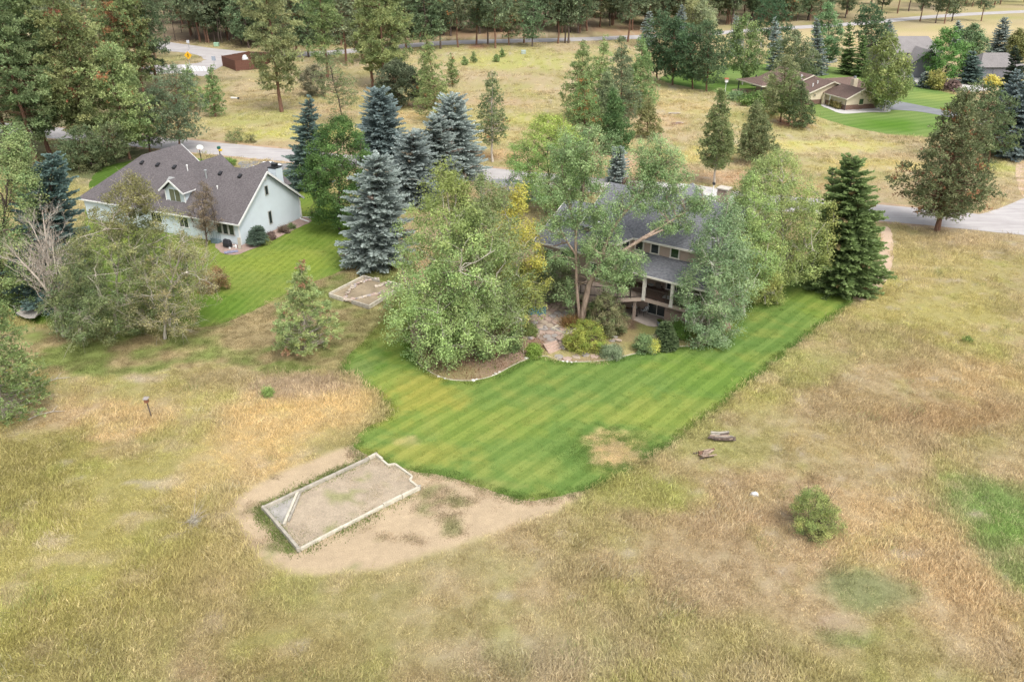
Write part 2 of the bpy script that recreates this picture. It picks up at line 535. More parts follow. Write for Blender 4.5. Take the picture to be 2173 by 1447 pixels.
def sheet(name, P, z, mt, colf=None, step=.5, amp=.12, inner=None, kind='structure', parent=None, sm=2, s=3, freq=.8):
    if sm: P = smooth_poly(P, sm)
    B = densify(P, step, amp, s, freq)
    pts = [Vector((p[0], p[1])) for p in B]
    n = len(pts)
    if inner:
        lo, hi = B.min(0), B.max(0)
        a, b = np.meshgrid(np.arange(lo[0], hi[0], inner), np.arange(lo[1], hi[1], inner))
        a = a.ravel() + (_hash(a.ravel(), b.ravel(), 5) - .5) * inner * .5
        b = b.ravel()
        k = sdist(a, b, B) < -inner * .5
        pts += [Vector((p, q)) for p, q in zip(a[k], b[k])]
    r = geometry.delaunay_2d_cdt(pts, [(i, (i + 1) % n) for i in range(n)], [], 1, 1e-4)
    V = np.array([(v.x, v.y, z) for v in r[0]])
    T = np.array([list(f) for f in r[2] if len(f) == 3])
    c = colf(V[:, 0], V[:, 1]) if colf else None
    return obj(name, mesh_np(name, V, None, T, c, mt), parent, kind)

# mown lawn -----------------------------------------------------------
LAWN_PX = [(724, 772), (738, 756), (772, 725), (812, 682), (842, 642), (868, 606), (905, 615), (882, 660), (868, 700), (870, 735), (884, 768), (913, 792), (955, 807), (1000, 809), (1050, 797), (1090, 775), (1120, 761), (1155, 755), (1180, 764), (1210, 769), (1290, 765), (1350, 750), (1400, 740), (1450, 735), (1490, 735), (1525, 715), (1560, 675), (1600, 632), (1640, 592), (1700, 552), (1780, 560), (1806, 610), (1812, 640), (1790, 662), (1740, 694), (1680, 740), (1600, 805), (1520, 870), (1430, 938), (1370, 978), (1300, 1018), (1240, 1042), (1160, 1060), (1080, 1058), (1020, 1032), (960, 1012), (890, 1004), (840, 990), (790, 972), (750, 950), (756, 925), (790, 900), (832, 880), (818, 855), (795, 835), (765, 812), (735, 795)]
LAWN = poly_world(LAWN_PX)
def blob_mask(x, y, px, py, rx, ry, s):
    p = G(px, py)
    ax = abs(G(px + rx, py)[0] - G(px - rx, py)[0]) / 2
    ay = abs(G(px, py - ry)[1] - G(px, py + ry)[1]) / 2
    d = np.hypot((x - p[0]) / ax, (y - p[1]) / ay) + (fbm(x, y, 2.0, 4, s) - .5) * 1.3 + (fbm(x, y, .7, 3, s + 3) - .5) * .9
    return 1 - sstep(.55, 1.2, d)
def lawn_col(x, y):
    n = fbm(x, y, 5.0, 4, 61)
    c = np.array((.09, .168, .042)) * (1 - n[:, None]) + np.array((.155, .215, .05)) * n[:, None]
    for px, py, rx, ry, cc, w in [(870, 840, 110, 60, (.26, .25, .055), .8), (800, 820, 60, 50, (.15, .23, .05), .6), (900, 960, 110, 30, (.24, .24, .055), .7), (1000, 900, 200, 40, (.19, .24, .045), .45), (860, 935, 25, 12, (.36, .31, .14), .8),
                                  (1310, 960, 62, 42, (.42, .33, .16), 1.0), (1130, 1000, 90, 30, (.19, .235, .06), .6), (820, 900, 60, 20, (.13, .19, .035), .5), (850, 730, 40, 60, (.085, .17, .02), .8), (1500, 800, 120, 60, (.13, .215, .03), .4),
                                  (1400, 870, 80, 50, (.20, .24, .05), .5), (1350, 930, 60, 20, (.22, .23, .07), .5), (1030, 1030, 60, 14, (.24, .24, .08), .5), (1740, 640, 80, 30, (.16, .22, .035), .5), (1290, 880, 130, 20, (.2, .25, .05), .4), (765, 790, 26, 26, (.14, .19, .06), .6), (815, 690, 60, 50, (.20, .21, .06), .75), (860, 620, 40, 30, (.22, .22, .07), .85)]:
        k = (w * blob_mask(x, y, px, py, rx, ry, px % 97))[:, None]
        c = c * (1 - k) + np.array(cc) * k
    t = (sstep(.5, .7, fbm(x, y, 2.0, 4, 66)) * .4)[:, None]
    c = c * (1 - t) + np.array((.22, .24, .06)) * t
    return c
def lawn_mat(name, ang, width, st=.5):
    """turf with mowing stripes: the sheen of bent blades painted as pale and dark bands"""
    m, nt, N, L = nodes_of(name)
    b = principled(nt, .9, .08)
    at = N.new('ShaderNodeAttribute'); at.attribute_name = 'col'
    g = N.new('ShaderNodeNewGeometry')
    mp = N.new('ShaderNodeMapping'); mp.inputs['Rotation'].default_value = (0, 0, -ang)
    L.new(g.outputs['Position'], mp.inputs[0])
    w = N.new('ShaderNodeTexWave')
    w.wave_type = 'BANDS'; w.bands_direction = 'Y'
    w.inputs['Scale'].default_value = math.pi / (10 * width)
    w.inputs['Distortion'].default_value = 1.2
    w.inputs['Detail'].default_value = 2
    w.inputs['Detail Scale'].default_value = .6
    L.new(mp.outputs[0], w.inputs[0])
    s = ramp(nt, w.outputs['Fac'], [(.3, (.86, .90, .86)), (.7, (1.14, 1.10, 1.14))])  # bent-blade sheen put into the colour as bands
    c = mixc(nt, 'MULTIPLY', st * .8, at.outputs['Color'], s)
    st2 = noise(nt, 1.5, 3, .6, mp.outputs[0], (.10, 2.2, 1))
    c = mixc(nt, 'MULTIPLY', .55, c, ramp(nt, st2, [(.36, (.84, .87, .84)), (.62, (1.12, 1.07, 1.12))]))
    f = noise(nt, 22, 5, .8)
    c = mixc(nt, 'MULTIPLY', 1, c, ramp(nt, f, [(.3, .68), (.7, 1.25)]))
    f2 = noise(nt, 3.2, 4, .7)
    c = mixc(nt, 'MULTIPLY', .8, c, ramp(nt, f2, [(.3, (.86, .9, .86)), (.7, (1.12, 1.05, 1.0))]))
    L.new(c, b.inputs['Base Color'])
    bump(nt, b, f, .015, .5)
    return m
_a, _b = G(1420, 950), G(1740, 690)
LAWN_ANG = math.atan2(_b[1] - _a[1], _b[0] - _a[0])
M_LAWN = lawn_mat('mown_turf', LAWN_ANG, 1.4, 1.1)
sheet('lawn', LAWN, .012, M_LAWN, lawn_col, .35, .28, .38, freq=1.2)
# neighbour's lawn
NL_PX = [(-120, 640), (0, 655), (70, 690), (200, 694), (380, 698), (440, 694), (490, 681), (540, 659), (590, 632), (640, 608), (690, 590), (735, 570), (772, 545), (765, 480), (690, 400), (640, 372), (560, 378), (480, 352), (400, 330), (330, 335), (250, 345), (195, 365), (185, 420), (170, 560), (60, 600), (-100, 610)]
NL = poly_world(NL_PX)
def nlawn_col(x, y):
    n = fbm(x, y, 4.5, 4, 71)
    c = np.array((.095, .175, .03)) * (1 - n[:, None]) + np.array((.215, .24, .055)) * n[:, None]
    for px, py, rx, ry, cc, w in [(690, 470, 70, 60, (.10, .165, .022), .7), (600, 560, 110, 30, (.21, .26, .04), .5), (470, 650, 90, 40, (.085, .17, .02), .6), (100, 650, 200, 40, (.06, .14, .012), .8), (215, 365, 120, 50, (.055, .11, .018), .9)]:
        k = (w * blob_mask(x, y, px, py, rx, ry, px % 91))[:, None]
        c = c * (1 - k) + np.array(cc) * k
    return c
_a, _b = G(520, 640), G(720, 480)
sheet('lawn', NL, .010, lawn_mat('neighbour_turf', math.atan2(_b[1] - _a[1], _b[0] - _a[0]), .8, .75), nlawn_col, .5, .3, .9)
# lawn round the ranch house
RL_PX = [(1385, 168), (1440, 182), (1500, 194), (1548, 203), (1600, 216), (1700, 236), (1745, 252), (1790, 266), (1850, 280), (1920, 291), (1985, 293), (2030, 270), (2070, 240), (2062, 212), (1985, 190), (1900, 165), (1800, 146), (1700, 136), (1560, 136), (1450, 148)]
RL = poly_world(RL_PX)
def rlawn_col(x, y):
    n = fbm(x, y, 12, 4, 81)
    c = np.array((.10, .18, .045)) * (1 - n[:, None]) + np.array((.175, .235, .07)) * n[:, None]
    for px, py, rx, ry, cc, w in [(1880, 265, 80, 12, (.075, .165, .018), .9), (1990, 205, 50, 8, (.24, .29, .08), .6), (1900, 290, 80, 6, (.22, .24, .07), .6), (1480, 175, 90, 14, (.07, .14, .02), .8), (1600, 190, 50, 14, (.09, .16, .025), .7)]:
        k = (w * blob_mask(x, y, px, py, rx, ry, px % 91))[:, None]
        c = c * (1 - k) + np.array(cc) * k
    return c
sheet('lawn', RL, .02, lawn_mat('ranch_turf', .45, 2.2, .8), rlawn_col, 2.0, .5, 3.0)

# ------------------------------------------------------------------ roads and paving
def paving_mat(name, c, c2, tr=.15, sc=.8):
    m, nt, N, L = nodes_of(name)
    b = principled(nt, .9, .2)
    f = noise(nt, sc * 40, 3, .8)
    f2 = noise(nt, sc * .35, 5, .65)
    f3 = noise(nt, sc * 1.2, 4, .6, None, (.15, 1.6, 1, -.72))
    cc = mixc(nt, 'MIX', ramp(nt, f2, [(.35, 0), (.65, 1)]), c, c2)
    cc = mixc(nt, 'MULTIPLY', .8, cc, ramp(nt, f3, [(.35, 1 - tr), (.65, 1 + tr * .5)]))
    cc = mixc(nt, 'MULTIPLY', .6, cc, ramp(nt, f, [(.3, .75), (.7, 1.15)]))
    L.new(cc, b.inputs['Base Color'])
    return m
M_ROAD = paving_mat('chipseal', (.35, .325, .315), (.42, .395, .38), .16)
M_ASPH = paving_mat('asphalt', (.17, .175, .185), (.21, .215, .225), .12)
M_CONC = paving_mat('pale_concrete', (.46, .44, .42), (.54, .52, .49), .1)
M_SAND = paving_mat('packed_sand', (.42, .31, .22), (.48, .36, .26), .1)
_ra, _rb = G(428, 300), G(1857, 434)
_rd = (_rb - _ra)[:2]; _rd /= np.linalg.norm(_rd)
_rn = np.array([_rd[1], -_rd[0]])
_rw = 7.2
def roadp(t, off):
    return _ra[:2] + _rd * t + _rn * off
RL_ = np.linalg.norm((_rb - _ra)[:2])
road_poly = [roadp(t, 0) for t in np.linspace(-170, RL_ + 14, 30)]
J = [G(x, y)[:2] for x, y in [(2060, 460), (2100, 450), (2135, 437), (2173, 422), (2330, 350), (2700, 372), (2500, 480), (2300, 512), (2173, 500)]]
road_poly += J + [roadp(t, _rw) for t in np.linspace(RL_ + 16, -170, 30)]
sheet('road', np.array(road_poly), .03, M_ROAD, None, 2.0, .22, None, sm=1, freq=3)
shoulder = [roadp(t, -1.1) for t in np.linspace(-170, RL_ + 10, 30)] + [roadp(t, _rw + .9) for t in np.linspace(RL_ + 10, -170, 30)]
sheet('road_shoulder', np.array(shoulder), .02, mat('road_gravel', (.40, .29, .19), .95, .1, .25, .8), None, 2, .4, None, sm=1)
bk = [(330, 86), (385, 93.5), (440, 102), (526, 111), (600, 113), (700, 108), (780, 101), (860, 93.5), (930, 88), (1010, 85), (1110, 83), (1230, 80.5), (1330, 76), (1400, 74), (1500, 69), (1600, 61), (1700, 55), (1800, 49), (1870, 42), (1960, 34), (2080, 26), (2300, 18)]
up = [(330, 108), (395, 112), (424, 119), (431, 126), (440, 128), (475, 128.5), (526, 122.5), (620, 122), (700, 118), (780, 110.5), (860, 102.5), (930, 97), (1010, 93.5), (1110, 91), (1230, 88), (1330, 84), (1400, 82), (1500, 77), (1600, 68), (1700, 62), (1800, 56), (1870, 50), (1960, 41), (2080, 32), (2300, 23)]
sheet('road', np.array([G(*p)[:2] for p in bk] + [G(*p)[:2] for p in reversed(up)]), .03, M_ROAD, None, 4, .3, None, sm=1)
jr = [(300, 140), (395, 137.5), (425, 134), (434, 127), (476, 127), (477, 139), (456, 148), (443, 160), (425, 163), (395, 156), (300, 158)]
sheet('road', np.array([G(*p)[:2] for p in jr]), .036, M_ROAD, None, 4, .2, None, sm=1)
for k in range(6):
    a = G(389 + k * 8.5, 139.2 + k * .5); b = G(397 + k * 8.0, 152.5 - k * .2)
    mb = MB()
    w = .4
    mb.poly([(a[0] - w, a[1], .045), (b[0] - w, b[1], .045), (b[0] + w, b[1], .045), (a[0] + w, a[1], .045)])
    tag(mb.obj('crosswalk_stripe', mat('road_paint', (.62, .62, .60), .7)), kind='structure')
sheet('driveway', np.array([G(*p)[:2] for p in [(498, 350), (520, 340), (660, 352), (655, 372), (600, 380), (545, 376)]]), .042, M_ASPH, None, 1, .1)
sheet('driveway', np.array([G(*p)[:2] for p in [(1030, 378), (1130, 384), (1160, 425), (1110, 430), (1060, 405)]]), .042, M_ASPH, None, 1, .1)
sheet('driveway', np.array([G(*p)[:2] for p in [(1330, 380), (1560, 400), (1552, 450), (1515, 455), (1490, 420), (1330, 400)]]), .045, M_CONC, None, 1, .05)
sheet('driveway', np.array([G(*p)[:2] for p in [(1856, 232), (1868, 213), (1905, 215), (1960, 226), (2010, 236), (2090, 252), (2110, 268), (2060, 262), (2005, 247), (1950, 237), (1900, 234)]]), .045, M_ASPH, None, 2, .1)
sheet('driveway', np.array([G(*p)[:2] for p in [(1940, 147), (1975, 147), (1985, 165), (2010, 167), (2035, 170), (2075, 160), (2110, 168), (2090, 178), (2110, 192), (2060, 198), (2000, 186), (1965, 180), (1938, 178)]]), .042, M_CONC, None, 2, .1)
sheet('driveway', np.array([G(*p)[:2] for p in [(1730, 120), (1780, 124), (1775, 136), (1725, 132)]]), .04, M_ASPH, None, 2, .1)
sheet('driveway', np.array([G(*p)[:2] for p in [(2150, 340), (2200, 320), (2240, 330), (2200, 420), (2165, 425)]]), .02, M_SAND, None, 1, .2)
sheet('path', np.array([G(*p)[:2] for p in [(1872, 480), (1888, 482), (1896, 512), (1896, 545), (1890, 578), (1874, 606), (1852, 630), (1826, 642), (1806, 630), (1838, 606), (1856, 576), (1866, 540), (1868, 505)]]), .022, M_SAND, None, .5, .15)

# ------------------------------------------------------------------ planting bed, house surrounds
BED_PX = [(870, 700), (873, 740), (888, 768), (916, 792), (956, 807), (1000, 809), (1050, 797), (1090, 775), (1120, 761), (1155, 755), (1180, 764), (1210, 769), (1290, 765), (1350, 750), (1400, 740), (1450, 735), (1490, 735), (1530, 725), (1560, 690), (1520, 650), (1430, 560), (1250, 520), (1080, 520), (960, 560), (900, 620)]
BED = poly_world(BED_PX)
def bed_col(x, y):
    n = fbm(x, y, 1.6, 4, 91)
    c = np.array((.20, .125, .09)) * (1 - n[:, None]) + np.array((.33, .245, .17)) * n[:, None]
    for px, py, rx, ry, cc, w in [(1270, 745, 130, 20, (.33, .29, .13), .9), (1330, 705, 90, 26, (.24, .20, .09), .8), (1400, 735, 70, 12, (.30, .28, .11), .7), (1500, 710, 70, 25, (.16, .21, .05), .9), (1310, 690, 40, 10, (.13, .08, .055), .8), (960, 790, 70, 18, (.24, .22, .09), .6),
                                  (1090, 752, 40, 14, (.32, .22, .17), .7), (1350, 690, 30, 14, (.10, .07, .05), .7), (900, 730, 30, 40, (.22, .15, .09), .7), (1390, 700, 40, 14, (.16, .2, .055), .6)]:
        k = (w * blob_mask(x, y, px, py, rx, ry, px % 83))[:, None]
        c = c * (1 - k) + np.array(cc) * k
    return c
sheet('planting_bed', BED, .03, ground_mat('bark_mulch', .06, (.6, 1.25), 1.2, 12), bed_col, .4, .05, .6)
# ------------------------------------------------------------------ vegetation builders (numpy)
def nrm(a):
    return a / (np.linalg.norm(a, axis=-1, keepdims=True) + 1e-9)
def diamonds(C, T, B, L, W, base=False):
    """flat leaves: centre (or base) C, long axis T, cross axis B, length L, width W"""
    L = np.broadcast_to(L, C.shape[:1])[:, None]
    W = np.broadcast_to(W, C.shape[:1])[:, None]
    a = C if base else C - T * L * .5
    m = a + T * L * .5
    V = np.stack([a, m + B * W * .5, a + T * L, m - B * W * .5], 1).reshape(-1, 3)
    Q = np.arange(len(V)).reshape(-1, 4)
    return V, Q
def vec_tubes(P, Rr, sides=3):
    """P (n,k,3) polylines, Rr (n,k) radii -> verts, quads"""
    n, k, _ = P.shape
    d = nrm(P[:, -1] - P[:, 0])
    ref = np.where(np.abs(d[:, 2:3]) < .9, np.array([[0, 0, 1.]]), np.array([[1., 0, 0]]))
    a = nrm(np.cross(d, ref)); b = np.cross(d, a)
    th = np.arange(sides) * 2 * np.pi / sides
    ring = a[:, None, :] * np.cos(th)[None, :, None] + b[:, None, :] * np.sin(th)[None, :, None]
    V = P[:, :, None, :] + ring[:, None] * Rr[:, :, None, None]
    V = V.reshape(-1, 3)
    base = (np.arange(n)[:, None, None] * k + np.arange(k - 1)[None, :, None]) * sides
    s = np.arange(sides)[None, None, :]
    s2 = (s + 1) % sides
    Q = np.stack([base + s, base + s2, base + sides + s2, base + sides + s], -1).reshape(-1, 4)
    return V, Q
def blades(C, T, B, L, W):
    """needles: one triangle each, from base C along T"""
    L = np.broadcast_to(L, C.shape[:1])[:, None]
    W = np.broadcast_to(W, C.shape[:1])[:, None]
    V = np.stack([C, C + T * L + B * W * .6, C + T * L * .9 - B * W * .6], 1).reshape(-1, 3)
    return V, np.arange(len(V)).reshape(-1, 3)
class Geo:
    def __init__(s): s.V, s.Q, s.T, s.C, s.n = [], [], [], [], 0
    def add(s, V, Q, C=None):
        s.V.append(V); (s.T if Q.shape[1] == 3 else s.Q).append(Q + s.n); s.n += len(V)
        if C is not None: s.C.append(C)
    def mesh(s, name, m, smooth=False):
        return mesh_np(name, np.concatenate(s.V), np.concatenate(s.Q) if s.Q else None, np.concatenate(s.T) if s.T else None, np.concatenate(s.C) if s.C else None, m, smooth)
def curve(a, b, k=3, sag=0.0, rng=None, wob=0):
    """(n,k,3) polylines from a to b"""
    t = np.linspace(0, 1, k)[None, :, None]
    P = a[:, None] * (1 - t) + b[:, None] * t
    L = np.linalg.norm(b - a, axis=1)[:, None, None]
    P[:, :, 2:3] += sag * L * (t * (1 - t)) * 4
    if wob: P[:, 1:-1] += rng.normal(0, wob, P[:, 1:-1].shape) * L
    return P
def trunk_path(h, lean, rng, k=9, wob=.012):
    t = np.linspace(0, 1, k)
    p = np.stack([lean[0] * t ** 1.3, lean[1] * t ** 1.3, h * t], 1)
    p[1:-1, :2] += rng.normal(0, wob * h, (k - 2, 2))
    return p
def at_path(p, z):
    return np.stack([np.interp(z, p[:, 2], p[:, i]) for i in range(3)], -1)

def sample_env(rng, n, h, rad, prof, path, lump, inward, sy=1.0, gap=0.0):
    """points in a lumpy crown envelope around the trunk"""
    ts = np.array([q[0] for q in prof]); rs = np.array([q[1] for q in prof])
    fine = np.linspace(ts[0], ts[-1], 200)
    w = np.interp(fine, ts, rs) + .06
    cdf = np.cumsum(w); cdf /= cdf[-1]
    m = int(n * (1.3 + 2.2 * gap)) + 8
    t = np.interp(rng.random(m), cdf, fine)
    th = rng.random(m) * 2 * np.pi
    ph = rng.random(4) * 6.28
    lum = 1 + lump * (.5 * np.sin(3 * th + ph[0] + 4 * t) + .5 * np.sin(5 * th + ph[1] - 9 * t) + .4 * np.sin(2 * th + 14 * t + ph[2]))
    r = np.interp(t, ts, rs) * rad * lum * rng.random(m) ** inward
    c = np.stack([np.cos(th) * r, np.sin(th) * r * sy, t * h], 1)
    if gap:
        g = vnoise(c[:, 0] / (rad * .55) + 40 + c[:, 2] / (rad * .6), c[:, 1] / (rad * .55) + 11 - c[:, 2] / (rad * .8), int(ph[3] * 100))
        c = c[g > gap * .55]
    c = c[:n]
    c[:, :2] += at_path(path, c[:, 2])[:, :2]
    return c

def cl_colors(rng, cen, per, base, alt, amt, jit=.13, cj=.10, tint=None, tintf=None, lit=0):
    n = len(cen)
    k = np.clip(rng.normal(amt, .28, n), 0, 1)[:, None]
    c = np.array(base)[None] * (1 - k) + np.array(alt)[None] * k
    if tint is not None:
        w = np.clip(tintf(cen), 0, 1)[:, None]
        c = c * (1 - w) + np.array(tint)[None] * w
    c = c * (1 + rng.normal(0, cj, (n, 1)))
    c = np.repeat(c, per, 0)
    return c * (1 + rng.normal(0, jit, (len(c), 1)))

def broadleaf(rng, h, rad, prof, ncl=200, per=70, cs=.55, leaf=.16, base=(.1, .15, .05), alt=(.16, .19, .06), amt=.4, lump=.22, inward=.42, lean=(0, 0), tr=.16,
              limbs=9, tint=None, tintf=None, hang=0.0, gap=.5, blobs=None, sy=1.0, stems=None, flat=.75, extra=0, jit=.2):
    """trunk + limbs + twigs, and leaf clusters spread through the crown"""
    per = int(per * (1.6 if leaf < .25 else 1.3)); ncl = int(ncl * 1.08); leaf *= (.78 if leaf < .25 else 1)
    base = tuple(v * 1.75 for v in base); alt = tuple(v * 1.8 for v in alt)
    cr, tk = Geo(), Geo()
    path = trunk_path(h * .93, lean, rng)
    if blobs is not None:
        cc = []
        for (bx, by, bz, rx, ry, rz, n) in blobs:
            d = nrm(rng.normal(0, 1, (n, 3))) * (rng.random((n, 1)) ** .45)
            cc.append(np.array([bx, by, bz]) + d * np.array([rx, ry, rz]))
        cen = np.concatenate(cc)
    else:
        cen = sample_env(rng, ncl, h, rad, prof, path, lump, inward, sy, gap)
    cen0 = cen
    ax = at_path(path, cen[:, 2])
    n = len(cen)
    csz = cs * (.7 + .6 * rng.random(n))
    off = rng.normal(0, 1, (n, per, 3))
    off = np.clip(off, -2.2, 2.2) * .48
    o = off * csz[:, None, None] * np.array([1, 1, flat])
    if hang: o[:, :, 2] -= hang * rng.random((n, per)) ** 1.2 * csz[:, None] * 2.2
    P = (cen[:, None] + o).reshape(-1, 3)
    out = nrm(cen - ax + np.array([0, 0, .001]))[:, None]
    N = nrm((off * .55 + out * .4 + np.array([0, 0, .7]) + rng.normal(0, .6, off.shape)).reshape(-1, 3))
    T = nrm(np.cross(N, rng.normal(0, 1, N.shape)))
    if hang: T = nrm(T - np.array([0, 0, hang]))
    B = np.cross(N, T)
    L = leaf * (.7 + .6 * rng.random(len(P)))
    V, Q = blades(P - T * L[:, None] * .5, T, B, L, L * .72)
    c = cl_colors(rng, cen0, per, base, alt, amt, jit, .15, tint, tintf)
    cr.add(V, Q, np.repeat(c, 3, 0))
    # wood
    if stems is None:
        tp = path
        rr = tr * (1 - np.linspace(0, 1, len(tp)) * .85)
        rr[0] *= 1.35
        tk.add(*vec_tubes(tp[None], rr[None], 7))
        nodes = [at_path(path, np.linspace(.25, .92, 12) * h * .93)]
        for i in range(limbs):
            zz = h * (.16 + .55 * (i + rng.random() * .6) / limbs)
            a = at_path(path, np.array(zz))
            th = i * 2.4 + rng.random()
            R_ = (np.interp((zz / h) + .18, [q[0] for q in prof], [q[1] for q in prof]) if prof else .8) * rad
            b = a + np.array([math.cos(th) * R_ * .72, math.sin(th) * R_ * .72 * sy, h * (.10 + .14 * rng.random())])
            p = curve(a[None], b[None], 5, .06, rng, .035)[0]
            tk.add(*vec_tubes(p[None], (tr * .45 * np.linspace(1, .22, 5))[None], 5))
            nodes.append(p[1:])
        nodes = np.concatenate(nodes)
    else:
        nodes = []
        for pts, r0, r1 in stems:
            p = np.array(pts, float)
            k = max(6, len(p) * 2)
            s = np.linspace(0, len(p) - 1, k)
            p = np.stack([np.interp(s, np.arange(len(p)), p[:, i]) for i in range(3)], 1)
            for _ in range(2): p[1:-1] = p[1:-1] * .5 + (p[:-2] + p[2:]) * .25
            tk.add(*vec_tubes(p[None], np.linspace(r0, r1, k)[None], 7))
            nodes.append(p[k // 3:])
        nodes = np.concatenate(nodes)
    # boughs: some clusters hang on the limbs, the others on the nearest bough
    nh = max(6, n // 8)
    hub = np.zeros(n, bool); hub[rng.permutation(n)[:nh]] = True
    H_ = cen[hub]
    d = np.linalg.norm(nodes[None] - H_[:, None] + np.array([0, 0, 1.1]), axis=2)
    ah = nodes[d.argmin(1)]
    kk = (tr / .16) ** .4
    P3 = curve(ah, H_, 5, .05, rng, .05)
    tk.add(*vec_tubes(P3, np.tile(np.array([.05, .04, .03, .02, .01]), (nh, 1)) * kk, 4))
    bn = P3[:, 1:].reshape(-1, 3)
    d = np.linalg.norm(bn[None] - cen[:, None] + np.array([0, 0, .45]), axis=2)
    a = bn[d.argmin(1)]
    P3 = curve(a, cen, 4, .05, rng, .06)
    tk.add(*vec_tubes(P3, np.tile(np.array([.022, .017, .011, .005]), (n, 1)) * kk, 3))
    # bare twigs showing at the outside
    if extra:
        ix = rng.integers(0, n, extra)
        tip = cen[ix] + nrm(cen[ix] - a[ix]) * (.5 + rng.random((extra, 1)) * .9) + rng.normal(0, .3, (extra, 3))
        tk.add(*vec_tubes(curve(cen[ix], tip, 3, .03), np.tile(np.array([.014, .010, .004]), (extra, 1)), 3))
    return cr, tk

def pine(rng, h, rad, prof, ncl=120, tufts=9, nn=10, cs=.5, needle=.24, nw=.035, base=(.075, .115, .04), alt=(.12, .15, .06), amt=.4, lump=.2, inward=.55,
         lean=(0, 0), tr=.2, rise_=.12, tint=None, tintp=0, gap=.35, dead=.0, z0=.05, sparse=1.0):
    cr, tk = Geo(), Geo()
    ncl = int(ncl * 1.5); nw *= 1.5; tintp *= .55; nn = max(5, int(nn * .76))
    base = tuple(v * 1.65 for v in base); alt = tuple(v * 1.8 for v in alt)
    path = trunk_path(h * .985, lean, rng, 9, .006)
    cen = sample_env(rng, ncl, h, rad, prof, path, lump, inward, 1, gap)
    n = len(cen)
    ax = at_path(path, cen[:, 2])
    hd = cen - ax
    rr = np.linalg.norm(hd, axis=1)
    o = rng.normal(0, 1, (n, tufts, 3)) * cs * np.array([.6, .6, .32])
    tb = (cen[:, None] + o)
    out = nrm(hd + 1e-4)[:, None] * .8 + np.array([0, 0, .55]) + rng.normal(0, .35, tb.shape)
    out = nrm(out).reshape(-1, 3)
    tb = tb.reshape(-1, 3)
    m = len(tb)
    D = nrm(out[:, None] * .75 + rng.normal(0, .62, (m, nn, 3))).reshape(-1, 3)
    Bv = nrm(np.cross(D, rng.normal(0, 1, D.shape)))
    L = needle * (.7 + .6 * rng.random(len(D)))
    V, Q = blades(np.repeat(tb, nn, 0), D, Bv, L, nw)
    c = cl_colors(rng, cen, tufts, base, alt, amt, .10, .17)
    if tint is not None:
        k = (rng.random(len(c)) < tintp * .4) | np.repeat(rng.random(n) < tintp * .6, tufts)
        c[k] = np.array(tint) * (1 + rng.normal(0, .15, (k.sum(), 1)))
    c = np.repeat(c, nn, 0) * (1 + rng.normal(0, .12, (m * nn, 1)))
    cr.add(V, Q, np.repeat(c, 3, 0))
    rad_t = tr * (1 - np.linspace(0, 1, len(path)) * .9)
    rad_t[0] *= 1.25
    tk.add(*vec_tubes(path[None], rad_t[None], 8))
    a = at_path(path, np.clip(cen[:, 2] - rr * rise_, h * z0, h * .97))
    P3 = curve(a, cen, 4, -.04 if rise_ > .2 else .05, rng, .03)
    tk.add(*vec_tubes(P3, np.array([.045, .032, .02, .009])[None] * np.clip(rr / rad, .3, 1)[:, None] * (tr / .2) ** .5, 3))
    if dead:
        nd = int(dead)
        z = h * (z0 + .25 * rng.random(nd))
        a = at_path(path, z)
        th = rng.random(nd) * 6.28
        L = rad * (.3 + .5 * rng.random(nd))
        b = a + np.stack([np.cos(th) * L, np.sin(th) * L, L * (-.25 + .3 * rng.random(nd))], 1)
        tk.add(*vec_tubes(curve(a, b, 4, .06, rng, .05), np.tile(np.array([.05, .035, .022, .008]), (nd, 1)), 3))
    return cr, tk

